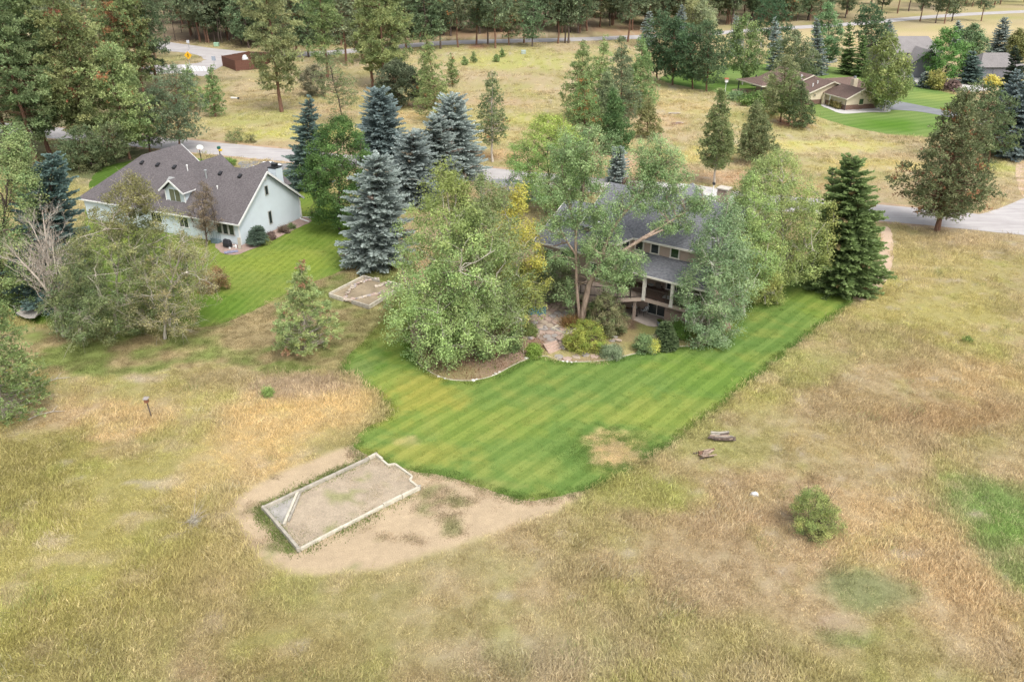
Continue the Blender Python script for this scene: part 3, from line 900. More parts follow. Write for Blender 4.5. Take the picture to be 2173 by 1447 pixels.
def spruce(rng, h, rad, levels=28, base=(.10, .14, .12), tip=(.2, .26, .25), tw=.17, step=.24, shape=.8, lean=(0, 0), tr=.2, droop=.22, z0=.02, brown=0, ragged=.3, dens=1.0):
    cr, tk = Geo(), Geo()
    path = trunk_path(h * .985, lean, rng, 7, .004)
    bb, tt, sd, ll, ww, cc, br = [], [], [], [], [], [], []
    for i in range(levels):
        t = (i + rng.random() * .7) / levels
        z = h * (z0 + (.985 - z0) * t ** .92)
        Lm = rad * ((1 - t) ** shape) * (1 - .25 * (1 - sstep(0, .12, np.array(t)))) + .12
        nb = max(4, int((8 * (1 - t) + 4) * dens))
        th0 = rng.random() * 6.28
        for b in range(nb):
            th = th0 + b * 6.283 / nb + rng.normal(0, .15)
            L = Lm * (1 - ragged + ragged * 1.5 * rng.random())
            zz = z + rng.normal(0, h * .35 / levels)
            dh = np.array([math.cos(th), math.sin(th), 0])
            a = at_path(path, np.array(np.clip(zz, .1, h)))
            m = int(L / step) + 2
            s = np.linspace(.12, 1, m)
            dr = droop * (1 - t * .9)
            pz = (-dr * 1.6 * s + dr * 1.1 * s ** 2.2) * L + (t ** 2) * .55 * L * s
            P = a[None] + dh[None] * (s * L)[:, None] + np.stack([np.zeros(m), np.zeros(m), pz], 1)
            br.append(np.stack([a, P[m // 2], P[-1]]))
            tang = np.gradient(P, axis=0) if m > 1 else np.repeat(dh[None], m, 0)
            tang = nrm(tang)
            sid = np.cross(tang, np.array([0, 0, 1.]))
            sid = nrm(sid)
            for sg in (-1, 1, 0):
                d = nrm(tang * (.75 if sg else 1) + sid * sg * .85 + np.array([0, 0, -.12 if sg else .28]) + rng.normal(0, .16, tang.shape))
                bb.append(P); tt.append(d); sd.append(nrm(np.cross(d, np.array([0, 0, 1.])) + rng.normal(0, .35, d.shape)))
                ll.append((.30 + .30 * L * (1.05 - s)) * (.75 + .5 * rng.random(m)) * (1 if sg else .8)); ww.append(np.full(m, tw) * (.8 + .4 * rng.random(m)))
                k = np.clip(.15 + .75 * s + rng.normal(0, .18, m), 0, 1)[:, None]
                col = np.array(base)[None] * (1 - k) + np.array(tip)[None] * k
                if brown and rng.random() < brown: col = col * .3 + np.array((.22, .12, .07)) * .7
                cc.append(col * (1 + rng.normal(0, .07)))
    bb, tt, sd, ll, ww, cc = [np.concatenate(q) for q in (bb, tt, sd, ll, ww, cc)]
    V, Q = diamonds(bb, tt, sd, ll, ww, True)
    cr.add(V, Q, np.repeat(cc, 4, 0))
    up = nrm(np.cross(sd, tt))                       # a second blade across the first: bottle-brush sprays
    V, Q = diamonds(bb + tt * ll[:, None] * .15, nrm(tt + np.array([0, 0, .25])), up, ll * .85, ww * .8, True)
    cr.add(V, Q, np.repeat(cc * (1 + rng.normal(0, .1, (len(cc), 1))), 4, 0))
    rt = tr * (1 - np.linspace(0, 1, len(path)) * .92)
    tk.add(*vec_tubes(path[None], rt[None], 7))
    br = np.array(br)
    tk.add(*vec_tubes(br, np.tile(np.array([.045, .028, .01]), (len(br), 1)), 3))
    return cr, tk

def bare(rng, stems, depth_=4, n0=26, tr=.11):
    """leafless tree: stems given as polylines, side branches recursively"""
    tk = Geo()
    segs = []
    for pts in stems:
        p = np.array(pts, float)
        s = np.linspace(0, len(p) - 1, 10)
        p = np.stack([np.interp(s, np.arange(len(p)), p[:, i]) for i in range(3)], 1)
        for _ in range(2): p[1:-1] = p[1:-1] * .5 + (p[:-2] + p[2:]) * .25
        tk.add(*vec_tubes(p[None], np.linspace(tr, .015, 10)[None], 6))
        L = np.linalg.norm(p[-1] - p[0])
        for i in range(n0):
            t = .18 + .8 * (i + rng.random()) / n0
            a = np.array([np.interp(t * 9, np.arange(10), p[:, k]) for k in range(3)])
            d = p[min(9, int(t * 9) + 1)] - p[int(t * 9)]
            segs.append((a, d / np.linalg.norm(d), L * (.42 * (1 - t) + .10) * (.6 + .7 * rng.random()), tr * (1 - t * .85) * .42, 0))
    lev = segs
    while lev:
        A, Bq, Rr, nxt = [], [], [], []
        for a, d, L, r, g in lev:
            th = rng.normal(0, 1, 3)
            dd = d * .8 + th / np.linalg.norm(th) * .75 + np.array([0, 0, .28])
            dd /= np.linalg.norm(dd)
            b = a + dd * L
            A.append(a); Bq.append(b); Rr.append((r, r * .65, r * .4, max(.005, r * .2)))
            if g < depth_ - 2:
                for k in range(5 if g == 0 else 4):
                    t = .25 + .75 * rng.random()
                    nxt.append((a + (b - a) * t, dd, L * (.5 - .2 * t) * (.7 + .6 * rng.random()), r * .5, g + 1))
        tk.add(*vec_tubes(curve(np.array(A), np.array(Bq), 4, .06, rng, .05), np.array(Rr), 3))
        lev = nxt
    return tk

def tree_obj(name, label, cat, geo, pos, bark, leafm, group=None, rz=0.0, scale=(1, 1, 1), kindname='crown'):
    o = thing(name, label, cat, pos, rz, group)
    o.scale = scale
    cr, tk = geo
    if cr: obj(kindname, cr if isinstance(cr, bpy.types.Mesh) else cr.mesh(kindname, leafm), o)
    if tk: obj('trunk', tk if isinstance(tk, bpy.types.Mesh) else tk.mesh('trunk', bark, True), o)
    return o
def dims(bx, by, tx, ty, wpx):
    b = G(bx, by)
    t = rise(b, tx, ty)
    return b, t[2], (t[0] - b[0]), wpx * mpp(b + np.array([0, 0, t[2] * .5])) * .5

# crown profiles (height fraction, radius fraction)
P_CONE = [(.06, .55), (.12, .95), (.25, 1), (.5, .74), (.75, .40), (.92, .14), (1, .03)]
P_CONE_HI = [(.2, .4), (.28, .9), (.4, 1), (.6, .75), (.8, .42), (.94, .15), (1, .03)]
P_POND = [(.22, .4), (.33, .8), (.55, 1), (.72, .95), (.86, .7), (.95, .42), (1, .12)]
P_POND_LO = [(.14, .45), (.24, .85), (.45, 1), (.65, .92), (.82, .7), (.94, .4), (1, .08)]
P_LODGE = [(.5, .3), (.62, .8), (.75, 1), (.9, .6), (1, .1)]
P_ROUND = [(.08, .45), (.2, .85), (.4, 1), (.62, .93), (.8, .68), (.93, .38), (1, .1)]
P_OVAL = [(.12, .35), (.25, .75), (.45, 1), (.65, .92), (.82, .62), (.95, .26), (1, .05)]
P_TALL = [(.15, .35), (.3, .8), (.5, 1), (.7, .8), (.86, .5), (.97, .18), (1, .04)]
P_SHRUB = [(.0, .75), (.2, 1), (.5, .97), (.75, .75), (.92, .45), (1, .15)]

YEL = (.42, .36, .06)
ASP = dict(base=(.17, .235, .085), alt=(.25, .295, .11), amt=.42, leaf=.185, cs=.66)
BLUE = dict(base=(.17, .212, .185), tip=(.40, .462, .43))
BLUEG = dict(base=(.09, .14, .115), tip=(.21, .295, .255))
DKG = dict(base=(.095, .145, .05), tip=(.23, .30, .105))
PINEC = dict(base=(.115, .172, .058), alt=(.185, .225, .09))
PONDC = dict(base=(.115, .158, .06), alt=(.20, .225, .09))
RUSTN = (.36, .17, .075)
def rg(s): return np.random.default_rng(s)
# ------------------------------------------------------------------ trees near the houses
def t_broad(seed, bx, by, tx, ty, w, label, name='aspen_tree', bark=None, prof=P_OVAL, group=None, **kw):
    b, h, lx, rad = dims(bx, by, tx, ty, w)
    kw.setdefault('tr', .035 * h ** .6 * .55 + .05)
    return tree_obj(name, label, 'tree', broadleaf(rg(seed), h, rad, prof, lean=(lx, kw.pop('ly', 0)), **kw), b, bark or B_PALE, M_LEAF, group)
def t_pine(seed, bx, by, tx, ty, w, label, name='pine_tree', prof=P_CONE, bark=None, group=None, hh=None, **kw):
    b = G(bx, by)
    if hh:
        h, lx, rad = hh, kw.pop('lx', 0), w
    else:
        b, h, lx, rad = dims(bx, by, tx, ty, w)
    kw.setdefault('tr', .0105 * h + .03)
    return tree_obj(name, label, 'tree', pine(rg(seed), h, rad, prof, lean=(lx, 0), **kw), b, bark or B_PINE, M_NEEDLE, group)
def t_spruce(seed, bx, by, tx, ty, w, label, name='spruce_tree', group=None, **kw):
    b, h, lx, rad = dims(bx, by, tx, ty, w)
    return tree_obj(name, label, 'tree', spruce(rg(seed), h, rad, lean=(lx, 0), tr=.012 * h + .04, **kw), b, B_DARK, M_NEEDLE, group)

P_WEEP = [(.03, .65), (.12, .95), (.3, 1.05), (.5, .98), (.7, .74), (.86, .44), (.96, .18), (1, .04)]
# the aspens in the bed before the brown house
t_broad(11, 957, 752, 944, 335, 252, 'tall aspen with a pale forked trunk, the leftmost aspen in the planting bed', prof=P_WEEP, ncl=470, per=62, gap=.42, extra=70, hang=.35, lump=.26,
        tint=(.27, .285, .07), tintf=lambda c: sstep(9, 16, c[:, 2]) * .75, **ASP)
t_broad(12, 1018, 742, 1030, 362, 215, 'broad green aspen standing between the tall forked aspen and the golden one', prof=P_WEEP, ncl=400, per=62, gap=.45, extra=50, hang=.35, lump=.26, base=(.125, .185, .075), alt=(.19, .235, .09), amt=.4, leaf=.17, cs=.62)
t_broad(13, 1082, 690, 1102, 393, 138, 'aspen with a golden yellow crown beside the brown house', prof=P_WEEP, ncl=250, per=62, gap=.4, extra=16, hang=.2,
        tint=(.52, .48, .09), tintf=lambda c: sstep(5.2, 7.6, c[:, 2] + .5 * c[:, 0]) * .95, base=(.15, .19, .055), alt=(.25, .25, .07), amt=.4, leaf=.17, cs=.6)
t_broad(14, 1096, 664, 1102, 562, 66, 'low bushy yellow-green tree over the blue rug', prof=P_ROUND, ncl=110, per=60, gap=.3, base=(.17, .21, .06), alt=(.25, .26, .07), amt=.5, leaf=.16, cs=.5)
t_broad(15, 1168, 640, 1180, 548, 105, 'dark shrubby tree against the wall behind the stone patio', prof=P_ROUND, ncl=120, per=60, gap=.3, base=(.085, .115, .05), alt=(.15, .17, .075), amt=.45, leaf=.15, cs=.5)

# old cottonwood, several leaning limbs
cb = G(1233, 692)
def cpt(x, y, dy=0.0):
    b2 = cb + np.array([0, dy, 0])
    return rise(b2, x, y) - cb
def cst(lst): return [cpt(*q) for q in lst]
c_st = [(cst([(1233, 694), (1239, 655), (1247, 615), (1253, 592), (1268, 572), (1294, 551, -.6), (1345, 517, -1), (1379, 500, -1.2), (1407, 488, -1.2)]), .37, .085),
        (cst([(1232, 690), (1226, 640, .3), (1223, 600, .6), (1222, 540, .8), (1221, 490, 1), (1226, 462, 1), (1235, 430, 1.2), (1239, 390, 1.4), (1243, 340, 1.6), (1250, 290, 1.8)]), .17, .05),
        (cst([(1268, 572), (1282, 525, .3), (1299, 481, .8), (1332, 444, 1.4), (1366, 408, 2), (1396, 350, 2.6), (1402, 318, 2.8)]), .2, .05),
        (cst([(1345, 517, -1), (1405, 480, 0), (1450, 455, .8), (1490, 425, 1.2)]), .14, .04),
        (cst([(1222, 540, .8), (1200, 510, 1.2), (1180, 470, 1.6)]), .12, .04),
        (cst([(1221, 490, 1), (1210, 440, 1.5), (1195, 380, 2), (1190, 340, 2.2)]), .12, .04)]
c_bl = []
for (x, y, rx, ry, n, dy) in [(1245, 310, 62, 48, 60, 1.6), (1200, 330, 45, 34, 34, 2), (1190, 400, 50, 42, 44, 2), (1245, 385, 42, 40, 40, 1.5), (1190, 470, 48, 26, 34, 1.5), (1255, 450, 36, 32, 26, 1), (1285, 470, 30, 40, 24, .5), (1270, 520, 40, 28, 26, 0),
                             (1395, 325, 48, 36, 48, 2.6), (1420, 365, 42, 36, 46, 2.2), (1372, 378, 40, 30, 34, 2), (1340, 428, 46, 24, 30, 1.5), (1400, 420, 38, 26, 26, 1.8), (1475, 428, 40, 26, 34, 1.2), (1430, 472, 42, 18, 26, .6),
                             (1285, 565, 38, 26, 28, -.6), (1312, 592, 32, 24, 22, -1), (1318, 540, 22, 14, 12, -1.4), (1345, 570, 20, 18, 10, -1.4), (1176, 540, 46, 18, 22, 1), (1205, 620, 22, 34, 14, 1), (1345, 545, 34, 12, 8, -1.3)]:
    p = cpt(x, y, dy)
    s = mpp(cb + p)
    c_bl.append((p[0], p[1], p[2], rx * s * 1.22, max(rx, ry) * s * .9, ry * s * 1.25, int(n * 1.3)))
tree_obj('cottonwood_tree', 'old cottonwood with leaning orange limbs before the brown house', 'tree',
         broadleaf(rg(20), 15, 6, None, per=60, cs=.55, leaf=.16, base=(.135, .215, .095), alt=(.205, .275, .12), amt=.4, stems=c_st, blobs=c_bl, hang=.35, extra=40), cb, B_COTT, M_LEAF)

t_broad(16, 1158, 452, 1168, 240, 188, 'broad bright yellow-green tree beside the road behind the cottonwood', 'maple_tree', B_DARK, P_ROUND, ncl=440, per=60, gap=.35, lump=.2, base=(.12, .19, .055), alt=(.20, .245, .07), amt=.4, leaf=.18, cs=.65,
        tint=(.44, .46, .09), tintf=lambda c: sstep(7, 12, c[:, 2]) * .7)
# right of the brown house
t_broad(21, 1499, 725, 1548, 412, 152, 'silvery aspen with a white trunk at the right corner of the deck', prof=P_WEEP, ncl=330, per=62, gap=.42, extra=60, hang=.2, base=(.125, .185, .095), alt=(.19, .24, .115), amt=.4, leaf=.165, cs=.6, bark=B_WHITE)
t_broad(22, 1578, 668, 1600, 368, 140, 'yellow-green aspen behind the silvery one', prof=P_TALL, ncl=360, per=60, gap=.42, extra=50, hang=.2, base=(.165, .245, .085), alt=(.23, .285, .095), amt=.5, leaf=.165, cs=.58)
t_broad(23, 1655, 620, 1655, 312, 232, 'large light green aspen with yellow right side next to the dark spruce', prof=P_OVAL, ncl=500, per=62, gap=.45, extra=40, hang=.2, base=(.15, .215, .075), alt=(.22, .265, .09), amt=.4, leaf=.17, cs=.62,
        tint=(.36, .37, .08), tintf=lambda c: sstep(1.6, 4.2, c[:, 0] + .1 * (c[:, 2] - 6)) * .6)
t_broad(24, 1622, 645, 1620, 560, 88, 'low leafy bush at the foot of the light aspens', 'bush', prof=P_SHRUB, ncl=90, per=55, gap=.2, base=(.16, .21, .06), alt=(.25, .265, .08), amt=.4, leaf=.15, cs=.5)
t_spruce(25, 1786, 612, 1808, 328, 190, 'big dark green spruce at the end of the aspen row by the dirt path', levels=42, step=.19, shape=.6, tw=.22, brown=.03, **DKG)
t_spruce(26, 1760, 575, 1767, 352, 82, 'slim brown-tipped spruce hidden behind the big dark spruce', levels=26, shape=.8, brown=.15, **DKG)
t_broad(27, 720, 487, 718, 248, 172, 'round dark green maple between the pale house and the blue spruces', 'maple_tree', B_DARK, P_ROUND, ncl=360, per=64, gap=.3, lump=.2, base=(.055, .095, .026), alt=(.105, .15, .036), amt=.35, leaf=.22, cs=.7)
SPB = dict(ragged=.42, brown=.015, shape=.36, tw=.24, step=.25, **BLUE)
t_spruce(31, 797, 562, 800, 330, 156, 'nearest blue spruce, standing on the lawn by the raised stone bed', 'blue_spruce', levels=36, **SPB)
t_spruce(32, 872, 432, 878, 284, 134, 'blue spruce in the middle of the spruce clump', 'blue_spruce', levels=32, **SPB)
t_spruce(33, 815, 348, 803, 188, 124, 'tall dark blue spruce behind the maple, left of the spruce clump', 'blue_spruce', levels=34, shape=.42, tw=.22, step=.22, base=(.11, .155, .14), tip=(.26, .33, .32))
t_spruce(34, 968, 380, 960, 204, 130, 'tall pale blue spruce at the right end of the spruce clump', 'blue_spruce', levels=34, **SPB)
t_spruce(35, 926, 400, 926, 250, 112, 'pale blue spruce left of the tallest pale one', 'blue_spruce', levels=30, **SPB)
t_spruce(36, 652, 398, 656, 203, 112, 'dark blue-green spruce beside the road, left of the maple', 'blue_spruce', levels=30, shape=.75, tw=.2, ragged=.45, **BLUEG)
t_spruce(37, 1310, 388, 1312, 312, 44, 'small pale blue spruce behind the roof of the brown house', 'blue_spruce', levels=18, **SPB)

# left yard
BRZ = dict(base=(.115, .15, .06), alt=(.19, .19, .08), leaf=.15, cs=.55)
t_broad(41, 250, 705, 272, 368, 262, 'wide bronze-green maple in front of the pale house', 'maple_tree', B_GREY, P_WEEP, ncl=640, per=60, gap=.3, lump=.25, extra=200, amt=.4, tint=(.34, .26, .11), tintf=lambda c: sstep(6.5, 13, c[:, 2]) * .55, **BRZ)
t_broad(42, 350, 719, 385, 490, 190, 'half bare tree with pale twisted limbs beside the bronze maple', 'half_bare_tree', B_PALE, P_ROUND, ncl=260, per=44, gap=.4, lump=.3, extra=380, amt=.5, base=(.15, .165, .08), alt=(.25, .22, .10), leaf=.13, cs=.5)
t_broad(43, 179, 722, 160, 560, 130, 'small green tree with a thin dark-and-white trunk', 'young_tree', B_PALE, P_ROUND, ncl=130, per=56, gap=.3, base=(.10, .145, .07), alt=(.15, .18, .08), amt=.4, leaf=.15, cs=.55)
t_broad(44, 438, 522, 430, 386, 66, 'narrow brown-leaved tree against the roof of the pale house', 'young_tree', B_DARK, P_TALL, ncl=130, per=30, gap=.3, extra=160, base=(.15, .13, .075), alt=(.2, .16, .09), amt=.5, leaf=.12, cs=.4)
t_broad(45, 452, 615, 455, 566, 66, 'rust-tinged bush at the lawn edge by the half bare tree', 'bush', prof=P_SHRUB, ncl=70, per=50, gap=.2, base=(.12, .11, .045), alt=(.22, .13, .06), amt=.5, leaf=.13, cs=.4)
t_broad(46, 8, 660, 22, 262, 190, 'tall light green maple cut by the left edge', 'maple_tree', B_DARK, P_WEEP, ncl=480, per=56, gap=.4, base=(.115, .155, .06), alt=(.20, .215, .085), amt=.4, leaf=.18, cs=.65)
t_spruce(47, 112, 648, 112, 326, 168, 'dark blue-green spruce on the left behind the bare tree', 'blue_spruce', levels=36, shape=.45, tw=.22, step=.22, ragged=.4, base=(.065, .115, .095), tip=(.165, .245, .215))
bb_ = G(132, 714)
def bpt(x, y, dy=0): return rise(bb_ + np.array([0, dy, 0]), x, y) - bb_
tk = bare(rg(48), [[bpt(136, 716), bpt(128, 660), bpt(112, 590), bpt(88, 520, .5), bpt(62, 470, .8)], [bpt(122, 703, 1), bpt(117, 630, 1), bpt(104, 550, 1.4), bpt(92, 470, 1.6), bpt(90, 445, 1.6)],
                   [bpt(136, 716), bpt(130, 640), bpt(116, 560, -.4), bpt(108, 490, -.6)], [bpt(128, 660), bpt(90, 600, -1), bpt(50, 560, -1.4), bpt(15, 520, -2)], [bpt(152, 642, .5), bpt(140, 610, .5), bpt(128, 570, .5), bpt(130, 520, .6)]], 4, 22, .17)
o = thing('bare_tree', 'leafless pale tree with several stems above the hammock', 'tree', bb_)
obj('trunk', tk.mesh('trunk', B_GREY, True), o)
t_pine(49, 8, 887, -14, 640, 215, 'bushy pine at the left edge beside the dry meadow', ncl=250, tufts=7, nn=10, cs=.42, needle=.22, nw=.04, rise_=.3, gap=.45, tint=(.34, .26, .09), tintp=.05, base=(.09, .135, .045), alt=(.15, .19, .07), bark=B_GREY)
t_pine(50, 648, 748, 640, 556, 140, 'small sparse pine with brown needle clumps on the dry mown grass', ncl=230, tufts=7, nn=15, cs=.25, needle=.21, nw=.035, rise_=.45, gap=.4, tint=(.42, .26, .14), tintp=.13, base=(.15, .21, .085), alt=(.25, .29, .11), bark=B_GREY)

# tall ponderosas at the upper left
PK = dict(ncl=125, tufts=20, nn=9, cs=.85, needle=.40, nw=.10, gap=.45, lump=.3, dead=16, z0=.18, **PONDC)
def pond(seed, bx, by, h, r, label, prof=P_POND, **kw):
    a = dict(PK); a.update(kw)
    return t_pine(seed, bx, by, 0, 0, r, label, 'ponderosa_pine', P_POND_LO if prof is P_POND else prof, None, None, h, **a)
PL = dict(prof=P_POND_LO)
pond(61, 78, 348, 29, 6.2, 'tallest ponderosa pine in the upper left corner', base=(.095, .13, .055), alt=(.16, .185, .08), ncl=240)
pond(62, 107, 330, 27, 4.6, 'ponderosa pine with a dark trunk right behind the corner pine')
pond(63, 195, 333, 26, 5.6, 'leaning red-barked ponderosa between corner pine and pale house', tint=RUSTN, tintp=.06, ncl=220)
pond(64, 276, 208, 27, 5.4, 'browning ponderosa pine with a thick greyish trunk', tint=RUSTN, tintp=.28, gap=.45)
pond(65, 307, 203, 25, 4.0, 'slim ponderosa pine with a tilted trunk near the road bend', tint=RUSTN, tintp=.1)
pond(66, 336, 196, 31, 5.2, 'dark ponderosa pine left of the road junction', base=(.06, .09, .045), alt=(.105, .135, .07))
pond(67, 276, 338, 17, 5.0, 'crooked ponderosa behind the roof of the pale house', P_POND_LO, tint=RUSTN, tintp=.05)
pond(68, 20, 322, 26, 5.5, 'ponderosa pine at the left edge behind the light maple')
t_pine(170, 226, 352, 232, 262, 82, 'short bushy pine tucked behind the left end of the pale house roof', prof=P_POND_LO, ncl=120, tufts=8, nn=9, cs=.6, needle=.3, nw=.065, gap=.3, z0=.1, base=(.075, .115, .05), alt=(.13, .16, .075))
t_pine(171, 168, 362, 170, 268, 90, 'short dark pine between the corner pines and the dark blue-green spruce', prof=P_POND_LO, ncl=120, tufts=8, nn=9, cs=.6, needle=.3, nw=.065, gap=.3, z0=.1, base=(.06, .095, .045), alt=(.11, .14, .065))
t_broad(172, 190, 362, 196, 322, 70, 'dark understory brush at the foot of the red-barked ponderosa', 'bush', B_DARK, P_SHRUB, ncl=90, per=40, leaf=.2, cs=.5, gap=.2, base=(.06, .085, .035), alt=(.12, .13, .055), amt=.4)
t_pine(69, 382, 322, 372, 138, 122, 'dense grey-green pine beside the road behind the pale house', prof=P_POND_LO, ncl=210, tufts=8, nn=9, cs=.6, needle=.3, nw=.065, gap=.3, base=(.075, .11, .06), alt=(.125, .155, .09), rise_=.1)
t_pine(70, 318, 322, 322, 192, 100, 'shorter grey-green pine left of the dense roadside pine', prof=P_POND_LO, ncl=150, tufts=8, nn=9, cs=.6, needle=.3, nw=.065, gap=.3, base=(.085, .115, .06), alt=(.14, .16, .085), rise_=.1)
t_pine(71, 400, 236, 398, 138, 70, 'young pine right of the yellow road sign', ncl=110, tufts=8, nn=8, cs=.5, needle=.3, nw=.075, gap=.2, **PINEC)
t_pine(72, 458, 248, 446, 135, 48, 'narrow conical pine standing alone near the road junction', ncl=110, tufts=7, nn=8, cs=.4, needle=.26, nw=.075, gap=.2, rise_=.3, tint=RUSTN, tintp=.04, **PINEC)
pond(73, 598, 238, 31, 5.2, 'ponderosa pine with a bare red trunk in the meadow behind the road', P_POND_LO, z0=.1, base=(.11, .13, .055), alt=(.19, .19, .085), ncl=170)
pond(74, 696, 168, 29, 5.0, 'dark straight ponderosa behind the brush clump', gap=.4)
pond(75, 792, 186, 28, 4.8, 'left pine of the dense three-trunk clump')
pond(76, 816, 193, 30, 5.2, 'middle pine of the dense three-trunk clump', P_POND_LO, z0=.15)
pond(77, 838, 184, 29, 5.0, 'right pine of the dense three-trunk clump', P_POND_LO, z0=.15)
pond(78, 846, 228, 9, 5.0, 'low spreading dark pine under the three-trunk clump', P_ROUND, z0=.1, ncl=110, base=(.06, .075, .04), alt=(.11, .12, .07))
t_pine(79, 728, 264, 692, 108, 94, 'thin see-through pine beside the dark blue-green spruce', prof=P_POND_LO, ncl=110, tufts=7, nn=8, cs=.55, needle=.28, nw=.06, gap=.6, z0=.1, rise_=.3, base=(.12, .15, .07), alt=(.17, .195, .09), bark=B_DARK)
t_pine(80, 928, 262, 905, 72, 78, 'tall pyramid pine behind the pale blue spruces', ncl=170, tufts=7, nn=8, cs=.5, needle=.28, nw=.075, gap=.25, rise_=.3, **PINEC)
t_pine(81, 905, 232, 900, 96, 60, 'pine partly hidden by the tall pyramid pine', ncl=110, tufts=7, nn=8, cs=.5, needle=.28, nw=.075, gap=.25, rise_=.3, tint=RUSTN, tintp=.08, **PINEC)
t_pine(82, 960, 184, 957, 112, 32, 'little conical pine in the middle meadow', ncl=70, tufts=7, nn=7, cs=.4, needle=.26, nw=.09, gap=.15, rise_=.3, tint=RUSTN, tintp=.06, **PINEC)
t_pine(83, 1045, 344, 1044, 144, 76, 'lone egg-shaped pine with a clear trunk beside the road', prof=P_CONE_HI, ncl=200, tufts=7, nn=8, cs=.4, needle=.22, nw=.055, gap=.15, rise_=.3, base=(.085, .12, .045), alt=(.14, .165, .075), tint=RUSTN, tintp=.03, bark=B_GREY)
for k, (bx, by, ty) in enumerate([(1005, 134, 110), (1053, 132, 116), (1065, 122, 102), (986, 139, 120)]):
    t_pine(85 + k, bx, by, bx, ty, 14, ['sapling pine left of the two other saplings in the back meadow', 'sapling pine, the lower of a pair in the back meadow', 'sapling pine, the upper of a pair in the back meadow', 'thin faint sapling pine by the two-track trail'][k], 'sapling_pine', ncl=26, tufts=5, nn=6, cs=.35, needle=.25, nw=.12, gap=.1, rise_=.4, group='pine saplings in the back meadow', **PINEC)
CC = dict(ncl=230, tufts=8, nn=8, cs=.5, needle=.28, nw=.07, gap=.2, rise_=.3)
for k, (bx, by, tx, ty, w, lab, kw) in enumerate([
    (1226, 262, 1240, 84, 92, 'left tall pine of the dense pine clump in the meadow', {}),
    (1262, 245, 1285, 78, 80, 'second tall pine of the dense meadow clump', {}),
    (1318, 268, 1318, 78, 86, 'dense greyish pine in the centre of the meadow clump', dict(base=(.08, .115, .06), alt=(.13, .16, .085))),
    (1356, 240, 1362, 76, 84, 'right-hand tall pine of the meadow clump', {}),
    (1290, 282, 1288, 146, 66, 'pale green pine in front of the meadow clump', dict(base=(.105, .15, .075), alt=(.16, .195, .10))),
    (1240, 318, 1240, 152, 96, 'orange-flecked dying pine at the front of the meadow clump', dict(tint=(.38, .17, .06), tintp=.2)),
    (1308, 326, 1302, 190, 68, 'vivid dark green pine at the front of the meadow clump', dict(base=(.05, .105, .035), alt=(.09, .14, .05))),
    (1373, 293, 1377, 204, 56, 'thin yellowish pine right of the meadow clump', dict(gap=.45, base=(.14, .15, .06), alt=(.21, .19, .085), ncl=90)),
    (1515, 393, 1530, 194, 74, 'slender cone-shaped pine with a clear trunk right of the road', dict(base=(.10, .135, .05), alt=(.165, .18, .075), prof=P_CONE_HI, bark=B_GREY)),
    (1604, 346, 1606, 214, 84, 'cone-shaped pine to the right of the slender one', dict(base=(.10, .135, .055), alt=(.165, .18, .085))),
    (1636, 246, 1640, 160, 50, 'leftmost pine in the needle bed by the ranch house', dict(ncl=100)),
    (1656, 260, 1668, 118, 84, 'tallest pine in the needle bed by the ranch house', dict(prof=P_POND_LO, ncl=150, base=(.11, .135, .06), alt=(.17, .18, .09))),
    (1673, 263, 1680, 150, 50, 'thin pine in the needle bed by the ranch house', dict(ncl=90, prof=P_POND_LO)),
    (1697, 273, 1702, 170, 62, 'rightmost pine in the needle bed by the ranch house', dict(ncl=120, base=(.07, .11, .045), alt=(.12, .15, .065)))]):
    a = dict(CC); a.update(PINEC); a.update(kw)
    t_pine(90 + k, bx, by, tx, ty, w, lab, **a)
t_pine(110, 1988, 490, 2052, 190, 196, 'large rust-flecked pine with two trunks beside the road on the right', prof=[(.12, .3), (.2, .85), (.32, 1), (.5, .8), (.7, .55), (.88, .28), (1, .05)], ncl=520, tufts=8, nn=9, cs=.55, needle=.28, nw=.065, gap=.15, rise_=.25,
       tint=(.36, .19, .08), tintp=.1, base=(.085, .115, .05), alt=(.15, .165, .08), tr=.3)
t_pine(111, 2098, 345, 2085, 172, 128, 'dark pine behind the rust-flecked pine', prof=P_POND_LO, ncl=210, tufts=8, nn=8, cs=.6, needle=.3, nw=.08, gap=.3, z0=.1, base=(.05, .08, .035), alt=(.10, .125, .055))
SB2 = dict(levels=26, step=.34, tw=.3)
t_spruce(112, 2150, 332, 2160, 148, 150, 'big blue spruce at the right edge beside the gravel drive', 'blue_spruce', levels=30, step=.3, tw=.28, base=(.10, .135, .13), tip=(.26, .325, .32))
t_spruce(113, 2148, 235, 2155, 98, 80, 'dark spruce at the right edge by the grey garage', 'spruce_tree', base=(.035, .06, .035), tip=(.085, .12, .075), **SB2)

# ------------------------------------------------------------------ trees round the ranch house and beyond
for k, (bx, by, tx, ty, w, lab, pr, kw) in enumerate([
    (1393, 173, 1405, 20, 78, 'leftmost dark pine of the row behind the meadow', P_POND_LO, {}),
    (1427, 181, 1432, 36, 78, 'second dark pine of the row behind the meadow', P_POND_LO, {}),
    (1470, 189, 1466, 48, 84, 'third dark pine of the row behind the meadow', P_POND_LO, {}),
    (1499, 194, 1505, 42, 96, 'rightmost dark pine of the row behind the meadow', P_POND_LO, {}),
    (1636, 120, 1640, -12, 90, 'wide dark pine behind the birch', P_POND_LO, {}),
    (1850, 122, 1845, 6, 70, 'dark pine left of the small blue spruce by the far field', P_POND_LO, {})]):
    a = dict(ncl=170, tufts=8, nn=7, cs=.8, needle=.42, nw=.12, gap=.25, z0=.1, base=(.045, .085, .04), alt=(.08, .12, .055)); a.update(kw)
    t_pine(120 + k, bx, by, tx, ty, w, lab, prof=pr, **a)
